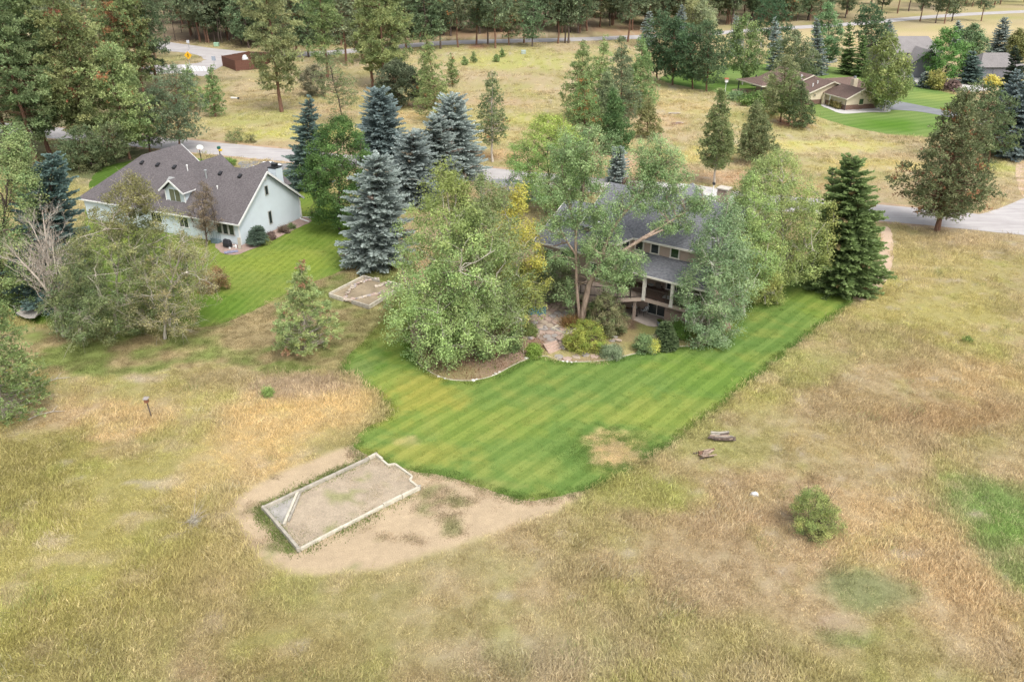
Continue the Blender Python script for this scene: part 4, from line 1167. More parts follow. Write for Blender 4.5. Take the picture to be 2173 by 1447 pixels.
for k, (bx, by, tx, ty, w, lab, c) in enumerate([
    (1372, 100, 1378, 24, 44, 'pale blue spruce beside the back road', BLUE), (1440, 95, 1448, 8, 40, 'blue spruce tip behind the dark pine row', BLUE),
    (1562, 120, 1562, 32, 38, 'blue spruce left of the white-trunked birch', BLUE), (1645, 150, 1644, 36, 46, 'blue spruce right of the white-trunked birch', BLUE),
    (1735, 160, 1732, 38, 46, 'narrow blue spruce behind the ranch house roof', BLUE), (1797, 158, 1802, 48, 44, 'left of two dark green firs by the ranch house', DKG),
    (1826, 163, 1832, 72, 40, 'right of two dark green firs by the ranch house', DKG), (1884, 112, 1888, 42, 46, 'blue spruce at the edge of the far field', BLUE),
    (2118, 118, 2134, 36, 62, 'tall blue spruce behind the grey garage', BLUE), (2032, 100, 2034, 44, 36, 'blue spruce tip behind the round maple', BLUE),
    (2060, 178, 2064, 108, 62, 'dark green spruce left of the grey garage', BLUEG), (1963, 186, 1966, 154, 36, 'small cone-shaped blue spruce at the drive edge', BLUE),
    (1930, 182, 1930, 158, 22, 'tiny blue spruce under the drooping birch', BLUE), (1947, 164, 1943, 146, 24, 'low dark blue spruce by the grey house wall', BLUEG)]):
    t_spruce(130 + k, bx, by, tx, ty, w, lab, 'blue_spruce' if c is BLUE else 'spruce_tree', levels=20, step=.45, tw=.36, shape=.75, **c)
FAR = dict(per=36, leaf=.36, cs=.9)
for k, (bx, by, tx, ty, w, lab, nm, bk_, pr, kw) in enumerate([
    (1575, 180, 1588, 24, 92, 'white-trunked birch beside the ranch house canopy', 'birch_tree', B_WHITE, P_OVAL, dict(base=(.10, .15, .05), alt=(.16, .19, .065), hang=.4)),
    (1690, 168, 1686, 62, 96, 'drooping olive birch behind the ranch house', 'birch_tree', B_WHITE, P_ROUND, dict(base=(.09, .115, .055), alt=(.135, .155, .075), hang=.6)),
    (1755, 150, 1758, 4, 76, 'tall mid-green tree behind the narrow blue spruce', 'leafy_tree', B_DARK, P_TALL, dict(base=(.085, .145, .06), alt=(.13, .185, .085))),
    (1472, 86, 1468, -8, 58, 'pale yellow-green aspen behind the dark pine row', 'aspen_tree', B_WHITE, P_OVAL, dict(base=(.20, .22, .10), alt=(.27, .26, .12))),
    (1500, 90, 1496, 0, 50, 'pale grey-green aspen next to the yellow-green one', 'aspen_tree', B_WHITE, P_OVAL, dict(base=(.17, .205, .11), alt=(.22, .24, .13))),
    (1876, 236, 1890, 68, 106, 'leaning birch with white limbs on the ranch house drive', 'birch_tree', B_WHITE, P_OVAL, dict(base=(.12, .155, .05), alt=(.20, .205, .07), hang=.6, ncl=230)),
    (2004, 172, 2020, 58, 92, 'round bright green maple before the grey house', 'maple_tree', B_DARK, P_ROUND, dict(base=(.06, .13, .03), alt=(.095, .17, .045))),
    (2058, 130, 2068, 52, 58, 'mid-green leafy tree right of the round maple', 'leafy_tree', B_DARK, P_ROUND, dict(base=(.085, .13, .06), alt=(.12, .16, .075))),
    (2160, 128, 2166, 64, 44, 'yellowish tree at the right edge above the grey garage', 'leafy_tree', B_DARK, P_ROUND, dict(base=(.14, .17, .06), alt=(.19, .2, .07))),
    (1988, 190, 1990, 148, 34, 'small yellow-leaved tree beside the cone-shaped blue spruce', 'young_tree', B_PALE, P_ROUND, dict(base=(.22, .23, .07), alt=(.30, .26, .07), ncl=50)),
    (2020, 194, 2022, 172, 26, 'round purple-brown shrub at the drive edge', 'bush', B_DARK, P_SHRUB, dict(base=(.11, .07, .065), alt=(.15, .10, .085), ncl=40)),
    (2102, 184, 2108, 160, 34, 'yellow shrub in front of the grey garage', 'bush', B_DARK, P_SHRUB, dict(base=(.26, .25, .06), alt=(.38, .29, .05), ncl=40)),
    (1608, 222, 1612, 196, 80, 'low green hedge bushes below the ranch house canopy', 'bush', B_DARK, P_SHRUB, dict(base=(.09, .16, .04), alt=(.15, .21, .06), ncl=70)),
    (1565, 212, 1566, 198, 46, 'low grey-green bush left of the ranch hedge', 'bush', B_DARK, P_SHRUB, dict(base=(.10, .16, .07), alt=(.14, .19, .09), ncl=40))]):
    a = dict(ncl=170, gap=.3, amt=.4); a.update(FAR); a.update(kw)
    t_broad(150 + k, bx, by, tx, ty, w, lab, nm, bk_, pr, **a)

# ------------------------------------------------------------------ shrubs
SH = dict(per=60, leaf=.11, cs=.32, gap=.15, lump=.15, inward=.35, tr=.05, limbs=5)
for k, (bx, by, tx, ty, w, lab, kw) in enumerate([
    (1243, 738, 1244, 682, 92, 'broad yellow-green shrub at the foot of the garden steps', dict(ncl=150, base=(.15, .20, .04), alt=(.30, .29, .06), amt=.5)),
    (1288, 705, 1290, 622, 92, 'tall brown-green shrub under the deck railing', dict(ncl=170, base=(.10, .13, .05), alt=(.19, .16, .09), amt=.5)),
    (1262, 690, 1262, 640, 40, 'dark green shrub between the cottonwood and the deck', dict(ncl=70, base=(.05, .08, .025), alt=(.10, .14, .04), amt=.4)),
    (1368, 746, 1368, 712, 46, 'round blue-green shrub below the deck', dict(ncl=70, base=(.11, .16, .065), alt=(.17, .21, .09), amt=.4)),
    (1386, 748, 1388, 722, 22, 'small yellow-leaved shrub next to the round blue-green one', dict(ncl=34, base=(.26, .27, .06), alt=(.36, .33, .08), amt=.4)),
    (1392, 738, 1394, 712, 24, 'brownish shrub squeezed beside the clipped cone', dict(ncl=34, base=(.14, .14, .08), alt=(.2, .17, .1), amt=.4)),
    (1441, 716, 1442, 684, 38, 'vivid green shrub before the brown privacy screen', dict(ncl=60, base=(.09, .17, .03), alt=(.15, .21, .045), amt=.4)),
    (1299, 757, 1299, 733, 48, 'grey-green sage clump by the lawn edge', dict(ncl=70, base=(.16, .20, .11), alt=(.22, .25, .15), amt=.4)),
    (1133, 756, 1133, 732, 30, 'bright green mound at the bottom of the garden steps', dict(ncl=60, base=(.13, .21, .035), alt=(.18, .235, .05), amt=.4)),
    (1122, 712, 1122, 688, 34, 'olive green mound behind the low stone wall', dict(ncl=60, base=(.10, .14, .04), alt=(.15, .16, .05), amt=.4)),
    (1086, 742, 1088, 706, 40, 'leafy green shrub between the aspens and the steps', dict(ncl=60, base=(.10, .16, .06), alt=(.16, .2, .07), amt=.4)),
    (1152, 600, 1152, 560, 50, 'dark shrub under the windows of the brown house', dict(ncl=70, base=(.06, .09, .03), alt=(.11, .14, .05), amt=.4)),
    (562, 518, 562, 500, 22, 'small yellow-green shrub beside the juniper', dict(ncl=34, base=(.15, .19, .05), alt=(.22, .23, .07), amt=.4)),
    (574, 508, 574, 494, 26, 'dark reddish shrub against the pale house, nearer one', dict(ncl=34, base=(.10, .07, .06), alt=(.15, .1, .08), amt=.4)),
    (602, 494, 602, 480, 26, 'dark reddish shrub against the pale house, farther one', dict(ncl=34, base=(.11, .075, .06), alt=(.15, .12, .08), amt=.4)),
    (618, 485, 618, 474, 16, 'tiny green shrub near the corner downspout of the pale house', dict(ncl=20, base=(.09, .12, .05), alt=(.12, .15, .06), amt=.4)),
    (481, 353, 481, 334, 36, 'clipped green bush on the driveway island', dict(ncl=60, base=(.10, .18, .04), alt=(.15, .21, .05), amt=.4)),
    (604, 384, 606, 362, 36, 'green bush at the end of the pale house driveway', dict(ncl=50, base=(.11, .17, .04), alt=(.16, .2, .05), amt=.4)),
    (498, 302, 500, 272, 42, 'leafy grey-green weed bush on the road verge', dict(ncl=60, base=(.12, .145, .06), alt=(.18, .19, .08), amt=.4)),
    (531, 303, 532, 284, 24, 'small weed bush right of the leafy roadside one', dict(ncl=30, base=(.14, .16, .07), alt=(.19, .2, .09), amt=.4)),
    (664, 205, 662, 138, 58, 'dark brown-green brush clump under the straight ponderosa', dict(ncl=150, base=(.07, .075, .045), alt=(.13, .12, .075), amt=.4, leaf=.2, cs=.6)),
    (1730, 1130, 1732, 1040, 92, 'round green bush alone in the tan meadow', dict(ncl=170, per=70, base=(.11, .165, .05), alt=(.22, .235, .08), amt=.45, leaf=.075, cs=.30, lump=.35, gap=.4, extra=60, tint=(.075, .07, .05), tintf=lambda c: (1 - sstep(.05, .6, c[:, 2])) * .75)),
    (567, 840, 567, 822, 18, 'single lime green weed in the dry meadow', dict(ncl=14, base=(.13, .19, .05), alt=(.18, .21, .06), amt=.4)),
    (2053, 726, 2053, 712, 12, 'single dark green weed in the right meadow', dict(ncl=10, base=(.12, .19, .05), alt=(.16, .22, .06), amt=.4)),
    (1338, 398, 1338, 376, 40, 'dark red shrub behind the brown house roof', dict(ncl=40, base=(.13, .06, .06), alt=(.17, .09, .08), amt=.4))]):
    a = dict(SH); a.update(kw)
    t_broad(200 + k, bx, by, tx, ty, w, lab, 'bush' if 'weed' not in lab else 'weed_plant', B_DARK, P_SHRUB, **a)
t_spruce(230, 1412, 738, 1413, 686, 48, 'clipped cone-shaped dwarf spruce before the privacy screen', 'dwarf_spruce', levels=18, step=.13, tw=.13, shape=.7, droop=.05, ragged=.1, base=(.07, .12, .05), tip=(.15, .21, .09), dens=1.4)
t_spruce(231, 547, 520, 546, 484, 38, 'upright grey-green juniper at the corner of the pale house', 'juniper', levels=16, step=.15, tw=.1, shape=.5, droop=-.5, ragged=.3, base=(.09, .14, .09), tip=(.16, .22, .155), dens=1.2)
# ornamental grass by the cottonwood
g = Geo()
r_ = rg(240)
n = 420
B0 = np.stack([r_.normal(0, .35, n), r_.normal(0, .3, n), np.zeros(n)], 1)
D = nrm(np.stack([r_.normal(0, .4, n), r_.normal(0, .4, n), np.ones(n)], 1) + B0 * .7)
Vv, Qq = diamonds(B0, D, nrm(np.cross(D, r_.normal(0, 1, D.shape))), .9 + .5 * r_.random(n), .05, True)
g.add(Vv, Qq, np.repeat(np.array([(.30, .20, .07)]) * (1 + r_.normal(0, .2, (n, 1))), 4, 0))
o = thing('ornamental_grass', 'tuft of orange-brown ornamental grass left of the cottonwood trunk', 'grass', G(1212, 694))
obj('blades', g.mesh('blades', M_LEAF), o)

# ------------------------------------------------------------------ the far forest: a few tree meshes, copied
JOINED = []
def proto(seed, h, r, prof, c1, c2, tint=None, tp=0, ncl=120, gap=.25, tr=.26, z0=.2, cs=1.05):
    c1 = tuple(v * 1.15 for v in c1); c2 = tuple(v * 1.15 for v in c2); r *= 1.3
    cr, tk = pine(rg(seed), h, r, prof, ncl, 7, 6, cs, .55, .19, c1, c2, .4, .3, .5, (0, 0), tr, .05, tint, tp, gap, 6, z0)
    bk = B_PINE if seed % 2 else B_DARK
    Vc, Vt = np.concatenate(cr.V), np.concatenate(tk.V)
    both = mesh_np('pine', np.concatenate([Vc, Vt]), np.concatenate(tk.Q) + len(Vc), np.concatenate(cr.T), np.concatenate([np.concatenate(cr.C), np.full((len(Vt), 3), .1)]), M_NEEDLE)
    both.materials.append(bk)
    nq = sum(len(q) for q in tk.Q)
    both.polygons.foreach_set('material_index', (np.arange(len(both.polygons)) < nq).astype(np.int32))
    JOINED.append(both)
    return cr.mesh('crown', M_NEEDLE), tk.mesh('trunk', bk, True)
FOR = [proto(301, 26, 3.9, P_POND, (.07, .095, .05), (.125, .145, .08)), proto(302, 27, 3.4, P_POND, (.06, .085, .045), (.11, .13, .07), RUSTN, .05), proto(303, 24, 4.2, P_POND_LO, (.085, .11, .055), (.14, .155, .08), RUSTN, .12),
       proto(304, 25, 3.6, P_POND_LO, (.055, .085, .04), (.10, .13, .065)), proto(305, 26, 4.4, P_POND, (.08, .105, .06), (.14, .16, .09)), proto(306, 22, 2.1, P_LODGE, (.06, .085, .045), (.11, .125, .07), None, 0, 46, .3, .13, .5, .8),
       proto(308, 23, 2.3, P_LODGE, (.075, .10, .05), (.13, .15, .08), RUSTN, .1, 50, .3, .13, .5, .8)]
_fn = 0
def forest(k, bx, by, s, label, group, rz=None):
    global _fn
    r = rg(1000 + _fn)
    _fn += 1
    cr, tk = FOR[k]
    return tree_obj('lodgepole_pine' if k > 4 else 'ponderosa_pine', label, 'tree', (cr, tk), G(bx, by), None, None, group, r.random() * 6.28 if rz is None else rz, (s * (.9 + .3 * r.random()), s * (.9 + .3 * r.random()), s))
for k, bx, by, s, lab in [(1, 935, 104, .95, 'leftmost pine in the row along the back road'), (4, 972, 101, 1.05, 'broad pine left of the red dirt track end'), (0, 1011, 96, 1.0, 'pine right of the red dirt track end'), (1, 1035, 96, 1.0, 'slim pine beside the thick-trunked pine on the back road'),
                          (0, 1051, 103, 1.08, 'thick-trunked pine, the nearest of the back road row'), (2, 1080, 97, .8, 'bushy low pine right of the thick-trunked pine'), (4, 1112, 92, 1.0, 'pine in the middle of the back road row'), (3, 1130, 100, .72, 'short dark pine in the middle of the back road row'),
                          (0, 1184, 93, 1.05, 'pine at the right part of the back road row'), (1, 1199, 92, 1.0, 'left of two close dark trunks on the back road'), (1, 1206, 93, 1.02, 'right of two close dark trunks on the back road'), (0, 1332, 90, 1.25, 'pine with a bright red trunk behind the meadow clump'),
                          (0, 1301, 55, 1.1, 'dark-trunked pine on the slope across the back road'), (2, 862, 104, 1.0, 'pine behind the three-trunk clump'), (3, 905, 108, .95, 'dark pine left of the back road row'),
                          (2, 630, 120, 1.0, 'yellowish pine behind the brown board enclosure'), (3, 655, 122, 1.0, 'dark pine right of the brown board enclosure'), (4, 735, 140, 1.0, 'pine between the straight ponderosa and the three-trunk clump'), (2, 770, 130, 1.05, 'pine just left of the three-trunk clump'),
                          (4, 1952, 46, .85, 'leftmost pine of the stand by the far right road'), (1, 1985, 50, .8, 'slim pine of the stand by the far right road'), (4, 2004, 51, .9, 'widest pine of the stand by the far right road'), (3, 2020, 46, .85, 'right pine of the stand by the far right road'), (4, 2082, 46, .75, 'lone pine below the far right road')]:
    forest(k, bx, by, s, lab, None)
r_ = rg(77)
for i, (bx, by) in enumerate([(352, 92), (372, 86), (386, 70), (416, 86), (441, 82), (455, 74), (466, 93), (472, 93), (480, 76), (487, 88), (496, 80), (511, 87), (517, 86), (530, 90), (545, 84), (560, 92), (400, 60), (428, 58), (500, 56), (535, 60)]):
    forest(5 + i % 2, bx, by, .9 + .25 * r_.random(), 'thin bare-stemmed lodgepole pine in the stand above the road junction', 'lodgepole pines above the road junction')
zones = [('left', 330, 620, 'pine of the deep forest behind the road junction', 60), ('mid', 590, 1000, 'pine of the far forest behind the three-trunk clump', 85), ('right', 1000, 1420, 'pine of the far forest across the back road', 80), ('east', 1400, 1760, 'pine of the far forest behind the dark pine row', 64), ('corner', 1760, 2200, 'far pine beyond the right end of the back road', 34)]
GRP = {'left': 'deep forest pines, left', 'mid': 'far forest pines, middle', 'right': 'far forest pines across the back road', 'east': 'far forest pines behind the dark row', 'corner': 'far pines in the right corner'}
cand = []
for nm, xa, xb, lab, n in zones:
    for q in range(int(n * 1.55)):
        x = xa + (xb - xa) * r_.random()
        roady = np.interp(x, [330, 526, 700, 930, 1230, 1400, 1600, 1870, 2080, 2300], [86, 110, 107, 86, 79, 73, 60, 41, 25, 17])
        y = roady - 7 - (r_.random() ** 1.2) * (roady + 14)
        cand.append((y, x, int(r_.integers(0, 5)), .8 + .4 * r_.random(), lab, GRP[nm]))
cand.sort(reverse=True)                     # nearest first: those stand singly, the farthest read as one mass
for y, x, k, s, lab, gr in cand[:205]:
    forest(k, x, y, s, lab, gr)
FAR_FOREST = [(G(x, y), s) for y, x, k, s, lab, gr in cand[205:]]
for i, (bx, by, s) in enumerate([(-60, 300, .95), (-110, 340, 1), (-160, 420, .9), (-40, 230, 1.0), (150, 215, 1.0), (60, 215, 1.0), (220, 175, .95), (110, 180, 1.05), (190, 140, 1.0), (30, 150, 1.1), (260, 130, 1.0), (330, 125, 1.0), (-80, 180, 1)]):
    forest([0, 1, 2, 4][i % 4], bx, by, s, 'ponderosa crowding behind the corner pines at upper left', 'ponderosas behind the corner pines')
# ------------------------------------------------------------------ building helpers
def clip_poly(P, f):
    out = []
    for i in range(len(P)):
        a, b = P[i], P[(i + 1) % len(P)]
        fa, fb = f(a), f(b)
        if fa >= 0: out.append(a)
        if (fa >= 0) != (fb >= 0):
            out.append(a + (b - a) * (fa / (fa - fb)))
    return out
def newell(P):
    n = Vector((0, 0, 0))
    for i in range(len(P)):
        n += P[i].cross(P[(i + 1) % len(P)])
    return n.normalized()
def courses(mb, poly, expo, lift, outward):
    """lapped courses (shingles, clapboards) over a flat convex polygon"""
    P = [Vector(p) for p in poly]
    n = newell(P)
    if n.dot(Vector(outward)) < 0:
        P.reverse()
        n = -n
    up = (Vector((0, 0, 1)) - n * n.z).normalized()
    vv = [p.dot(up) for p in P]
    v0 = min(vv)
    while v0 < max(vv) - .01:
        v1 = v0 + expo
        c = clip_poly(clip_poly(P, lambda p: p.dot(up) - v0), lambda p: v1 - p.dot(up))
        if len(c) >= 3:
            q = [p + n * (.004 + lift * max(0, (v1 - p.dot(up)) / expo)) for p in c]
            mb.poly(q)
            for i in range(len(c)):
                a, b = c[i], c[(i + 1) % len(c)]
                if abs(a.dot(up) - v0) < 1e-3 and abs(b.dot(up) - v0) < 1e-3 and (a - b).length > .02:
                    qa, qb = q[i], q[(i + 1) % len(c)]
                    mb.poly([a + n * .002, b + n * .002, qb, qa])
        v0 = v1
def slab(mb, poly, t, outward):
    P = [Vector(p) for p in poly]
    n = newell(P)
    if n.dot(Vector(outward)) < 0:
        P.reverse()
        n = -n
    B = [p - n * t for p in P]
    mb.poly(P)
    mb.poly(list(reversed(B)))
    for i in range(len(P)):
        j = (i + 1) % len(P)
        mb.poly([P[i], B[i], B[j], P[j]])
def roof_part(parent, polys, smat, tmat, expo=.15, lift=.018, thick=.12):
    mb, sh = MB(), MB()
    for p in polys:
        slab(mb, p, thick, (0, 0, 1))
        courses(sh, p, expo, lift, (0, 0, 1))
    r = mb.obj('roof', tmat, parent)
    sh.obj('shingles', smat, r, 'stuff')
    return r
def shingle_mat(name, c, var=.22):
    m, nt, N, L = nodes_of(name)
    b = principled(nt, .92, .15)
    f1 = noise(nt, .5, 4, .6)
    f2 = noise(nt, 4.5, 2, .7, None, (1, 1, 2.5))
    f3 = noise(nt, 40, 2, .7)
    cc = mixc(nt, 'MULTIPLY', 1, c, ramp(nt, f2, [(.35, 1 - var), (.65, 1 + var)]))
    cc = mixc(nt, 'MULTIPLY', .6, cc, ramp(nt, f1, [(.3, .85), (.7, 1.12)]))
    cc = mixc(nt, 'MULTIPLY', .5, cc, ramp(nt, f3, [(.3, .75), (.7, 1.2)]))
    L.new(cc, b.inputs['Base Color'])
    return m
M_WHITE = mat('white_trim', (.68, .68, .66), .6, .3, .1)
M_BLACK = mat('black_metal', (.02, .02, .022), .5, .4, .2)
M_DKGREY = mat('dark_grey_paint', (.07, .075, .08), .6)
M_WOOD = mat('weathered_timber', (.38, .345, .285), .9, .1, .32, 2.5, 0, .01)
M_WOODL = mat('pale_timber', (.52, .475, .38), .9, .1, .28, 2.5, 0, .01)
def window(parent, c, right, up, nrm_, w, h, fm, pm=None, mull=1, fr=.09, name='window'):
    c, right, up, n = Vector(c), Vector(right).normalized(), Vector(up).normalized(), Vector(nrm_).normalized()
    c = c + n * .032
    P = lambda x, z, d: c + right * x + up * z + n * d
    def bx(mb, x0, x1, z0, z1, d0, d1):
        mb.hexa([P(x0, z0, d0), P(x1, z0, d0), P(x1, z0, d1), P(x0, z0, d1), P(x0, z1, d0), P(x1, z1, d0), P(x1, z1, d1), P(x0, z1, d1)])
    mb = MB()
    bx(mb, -w / 2 - fr, w / 2 + fr, h / 2, h / 2 + fr, -.02, .07)
    bx(mb, -w / 2 - fr * 1.3, w / 2 + fr * 1.3, -h / 2 - fr, -h / 2, -.02, .09)
    bx(mb, -w / 2 - fr, -w / 2, -h / 2, h / 2, -.02, .065)
    bx(mb, w / 2, w / 2 + fr, -h / 2, h / 2, -.02, .065)
    for k in range(1, mull):
        x = -w / 2 + w * k / mull
        bx(mb, x - .03, x + .03, -h / 2, h / 2, -.02, .055)
    o = mb.obj(name, fm, parent)
    for k in range(mull):
        a, b = -w / 2 + w * k / mull, -w / 2 + w * (k + 1) / mull
        mb = MB()
        bx(mb, a + (.03 if k else 0), b - (.03 if k < mull - 1 else 0), -h / 2, h / 2, -.02, .03)
        mb.obj('pane', pm or M_GLASS, o)
    return o
def frame(o, a, b):
    o, a, b = Vector(o), Vector(a), Vector(b)
    return lambda x, y, z: tuple(o + a * x + b * y + Vector((0, 0, z)))

# ================================================================== pale green house on the left
_c1, _c2 = G(512.5, 521.6), G(635.6, 464)
U = Vector(_c2 - _c1).normalized()
Vv_ = Vector((-U.y, U.x, 0))
P = frame(_c1, U, Vv_)
M_MINT = mat('mint_siding', (.545, .61, .635), .7, .2, .05, .8)
M_MINTT = mat('mint_trim', (.56, .63, .63), .6, .2, .08)
M_SH1 = shingle_mat('mauve_shingle', (.122, .109, .110))
gh = thing('green_house', 'pale mint clapboard house with a mauve-brown shingle roof and dormer', 'house', P(5.5, 12, 0))
gh_inv = Vector(P(5.5, 12, 0))
def inh(o, root):                      # keep world position of parts built in world space
    o.matrix_parent_inverse = root.matrix_world.inverted()
bpy.context.view_layer.update()
def fix_children(root):
    bpy.context.view_layer.update()
    for ch in root.children:
        ch.matrix_parent_inverse = root.matrix_world.inverted()
RZ, SL = 7.4, .787
mb = MB()
mb.box(0, 11.1, 0, 24.4, 0, 2.9, P)
mb.poly([P(0, 0, 2.9), P(11.1, 0, 2.9), P(5.5, 0, 7.25)])
mb.box(8.5, 11.6, 13.6, 24.3, 0, 2.95, P)
mb.poly([P(11.6, 13.6, 2.95), P(11.6, 24.3, 2.95), P(11.6, 19, 7.2)])
mb.box(8, 15.0, 4.7, 10.7, 0, 2.9, P)
mb.poly([P(15, 4.7, 2.9), P(15, 10.7, 2.9), P(15, 7.7, 5.3)])
mb.box(8, 11.6, 9.8, 15, 0, 4.2, P)
mb.hexa([P(1, 8.4, 3.3), P(4, 8.4, 3.3), P(4, 11.3, 3.3), P(1, 11.3, 3.3), P(1, 8.4, 5.12), P(4, 8.4, 5.12), P(4, 11.3, 5.12), P(1, 11.3, 5.12)])
mb.poly([P(1, 8.4, 5.12), P(1, 11.3, 5.12), P(1, 9.9, 6.35)])
mb.obj('wall', M_MINT, gh)
sd_ = MB()
courses(sd_, [P(0, -.01, .25), P(11.1, -.01, .25), P(11.1, -.01, 2.9), P(5.5, -.01, 7.25), P(0, -.01, 2.9)], .25, .032, -Vv_)
courses(sd_, [P(-.01, 0, .25), P(-.01, 24.4, .25), P(-.01, 24.4, 2.7), P(-.01, 0, 2.7)], .25, .032, -U)
courses(sd_, [P(.99, 8.4, 3.4), P(.99, 11.3, 3.4), P(.99, 11.3, 5.1), P(.99, 9.9, 6.3), P(.99, 8.4, 5.1)], .19, .02, -U)
courses(sd_, [P(1, 8.39, 3.3), P(4, 8.39, 3.3), P(4, 8.39, 5.1), P(1, 8.39, 5.1)], .19, .02, -Vv_)
sd_.obj('siding', M_MINT, gh, 'stuff')
roof_part(gh, [
    [P(-.45, -.45, 2.72), P(5.5, -.45, RZ), P(5.5, 19, RZ), P(-.45, 24.95, 2.72)],
    [P(5.5, -.45, RZ), P(11.6, -.45, 2.6), P(11.6, 12.9, 2.6), P(5.5, 19, RZ)],
    [P(5.5, 19, RZ), P(11.6, 12.9, 2.6), P(12.0, 12.9, 2.6), P(12.0, 19, RZ)],
    [P(5.5, 19, RZ), P(12, 19, RZ), P(12, 24.95, 2.72), P(-.45, 24.95, 2.72)],
    [P(6.45, 12.4, 6.62), P(12.1, 12.4, 6.62), P(12.1, 9.4, 4.26), P(9.5, 9.4, 4.26)],
    [P(6.45, 12.4, 6.62), P(12.1, 12.4, 6.62), P(12.1, 15.4, 4.26), P(9.5, 15.4, 4.26)],
    [P(7.9, 7.7, 5.5), P(15.4, 7.7, 5.5), P(15.4, 4.3, 2.82), P(11.3, 4.3, 2.82)],
    [P(7.9, 7.7, 5.5), P(15.4, 7.7, 5.5), P(15.4, 11.1, 2.82), P(11.3, 11.1, 2.82)],
    [P(.45, 9.9, 6.5), P(4.4, 9.9, 6.5), P(2.62, 8.05, 5.1), P(.45, 8.05, 5.1)],
    [P(.45, 9.9, 6.5), P(4.4, 9.9, 6.5), P(2.62, 11.75, 5.1), P(.45, 11.75, 5.1)]], M_SH1, M_DKGREY, .17, .02)
def fascia(parent, m, a, b, w, h):
    mb = MB(); mb.beam(a, b, w, h); return mb.obj('fascia', m, parent)
def trimline(a, b, w=.05, h=.2): fascia(gh, M_WHITE, a, b, w, h)
trimline(P(-.48, -.48, 2.66), P(-.48, 24.9, 2.66), .1, .16)
trimline(P(-.48, -.49, 2.62), P(5.5, -.49, RZ - .09), .06, .24)
trimline(P(5.5, -.49, RZ - .09), P(11.63, -.49, 2.5), .06, .24)
trimline(P(11.65, -.45, 2.55), P(11.65, 12.8, 2.55), .1, .16)
trimline(P(.42, 9.9, 6.41), P(.42, 8.0, 5.0), .06, .2)
trimline(P(.42, 9.9, 6.41), P(.42, 11.8, 5.0), .06, .2)
trimline(P(.42, 8.02, 5.04), P(2.6, 8.02, 5.04), .08, .14)
trimline(P(12.05, 19, RZ - .09), P(12.05, 12.85, 2.5), .06, .22)
trimline(P(12.05, 19, RZ - .09), P(12.05, 25, 2.6), .06, .22)
trimline(P(-.03, -.03, .1), P(-.03, -.03, 2.7), .14, .14)
trimline(P(11.1, -.03, .1), P(11.1, -.03, 2.8), .12, .12)
trimline(P(.95, 8.37, 3.5), P(.95, 8.37, 5.1), .12, .12)
trimline(P(.95, 11.3, 3.5), P(.95, 11.3, 5.1), .12, .12)
trimline(P(.93, 8.3, 3.66), P(.93, 11.4, 3.66), .12, .14)
nU, nV = -U, -Vv_
for b_ in (1.05, 1.95, 2.85):
    window(gh, P(0, b_, 1.78), Vv_, (0, 0, 1), nU, .66, 1.2, mat('tan_window_frame', (.36, .36, .33), .6))
for b_, w_ in ((8.2, 1.3), (12.5, 1.5), (16.5, 1.4)):
    window(gh, P(0, b_, 1.75), Vv_, (0, 0, 1), nU, w_, 1.2, M_WHITE, None, 2)
window(gh, P(1.0, 9.85, 4.52), Vv_, (0, 0, 1), nU, 1.6, 1.45, M_MINTT, mat('curtained_pane', (.14, .15, .10), .2, .5), 2, .08)
window(gh, P(5.42, 0, 5.1), U, (0, 0, 1), nV, .46, 1.0, mat('tan_window_frame', (.36, .36, .33)), None, 1, .07)
window(gh, P(5.42, 0, 1.78), U, (0, 0, 1), nV, .46, 1.45, mat('tan_window_frame', (.36, .36, .33)), None, 1, .07)
mb = MB()
c0 = Vector(P(5.5, -.05, 6.5))
mb.tube([c0, c0 + nV * .05], .24, 12)
mb.obj('round_vent', M_WHITE, gh)
for b_ in (18.2, 15.6, 12.9, 5.75, 2.8):
    mb = MB()
    a0 = 4.75; z0 = RZ - (5.5 - a0) * SL
    mb.hexa([P(a0, b_ - .2, z0), P(a0 - .45, b_ - .2, z0 - .3), P(a0 - .45, b_ + .2, z0 - .3), P(a0, b_ + .2, z0), P(a0, b_ - .2, z0 + .14), P(a0 - .5, b_ - .2, z0 - .08), P(a0 - .5, b_ + .2, z0 - .08), P(a0, b_ + .2, z0 + .14)])
    mb.obj('roof_vent', M_BLACK, gh)
for a_, b_, h_, r_0, m_ in ((4.4, 10.7, .7, .07, M_WHITE), (3.9, 7.4, .95, .11, mat('galvanised', (.45, .47, .48), .4, .5, .2, 3, .6)), (2.9, 5.0, .35, .06, M_WHITE)):
    z0 = RZ - (5.5 - a_) * SL
    mb = MB()
    c0 = Vector(P(a_, b_, z0 - .1))
    mb.tube([c0, c0 + Vector((0, 0, h_))], r_0, 8)
    mb.tube([c0 + Vector((0, 0, h_)), c0 + Vector((0, 0, h_ + .14))], r_0 * 1.7, 8)
    mb.obj('vent_pipe', m_, gh)
mb = MB()
a0, b0 = 2.55, 11.95
zz = lambda a: RZ - (5.5 - a) * SL
mb.hexa([P(a0, b0, zz(a0)), P(a0 + .8, b0, zz(a0 + .8)), P(a0 + .8, b0 + .9, zz(a0 + .8)), P(a0, b0 + .9, zz(a0)), P(a0, b0, zz(a0) + .16), P(a0 + .8, b0, zz(a0 + .8) + .16), P(a0 + .8, b0 + .9, zz(a0 + .8) + .16), P(a0, b0 + .9, zz(a0) + .16)])
mb.obj('skylight', mat('skylight_dome', (.30, .30, .29), .35, .5), gh)
mb = MB()
mb.box(7.7, 8.9, .15, 1.2, 3, 7.1, P)
ch = mb.obj('chimney', M_MINT, gh)
mb = MB()
mb.box(7.62, 8.98, .07, 1.28, 7.1, 7.2, P)
mb.box(8.0, 8.6, .4, .95, 7.2, 7.5, P)
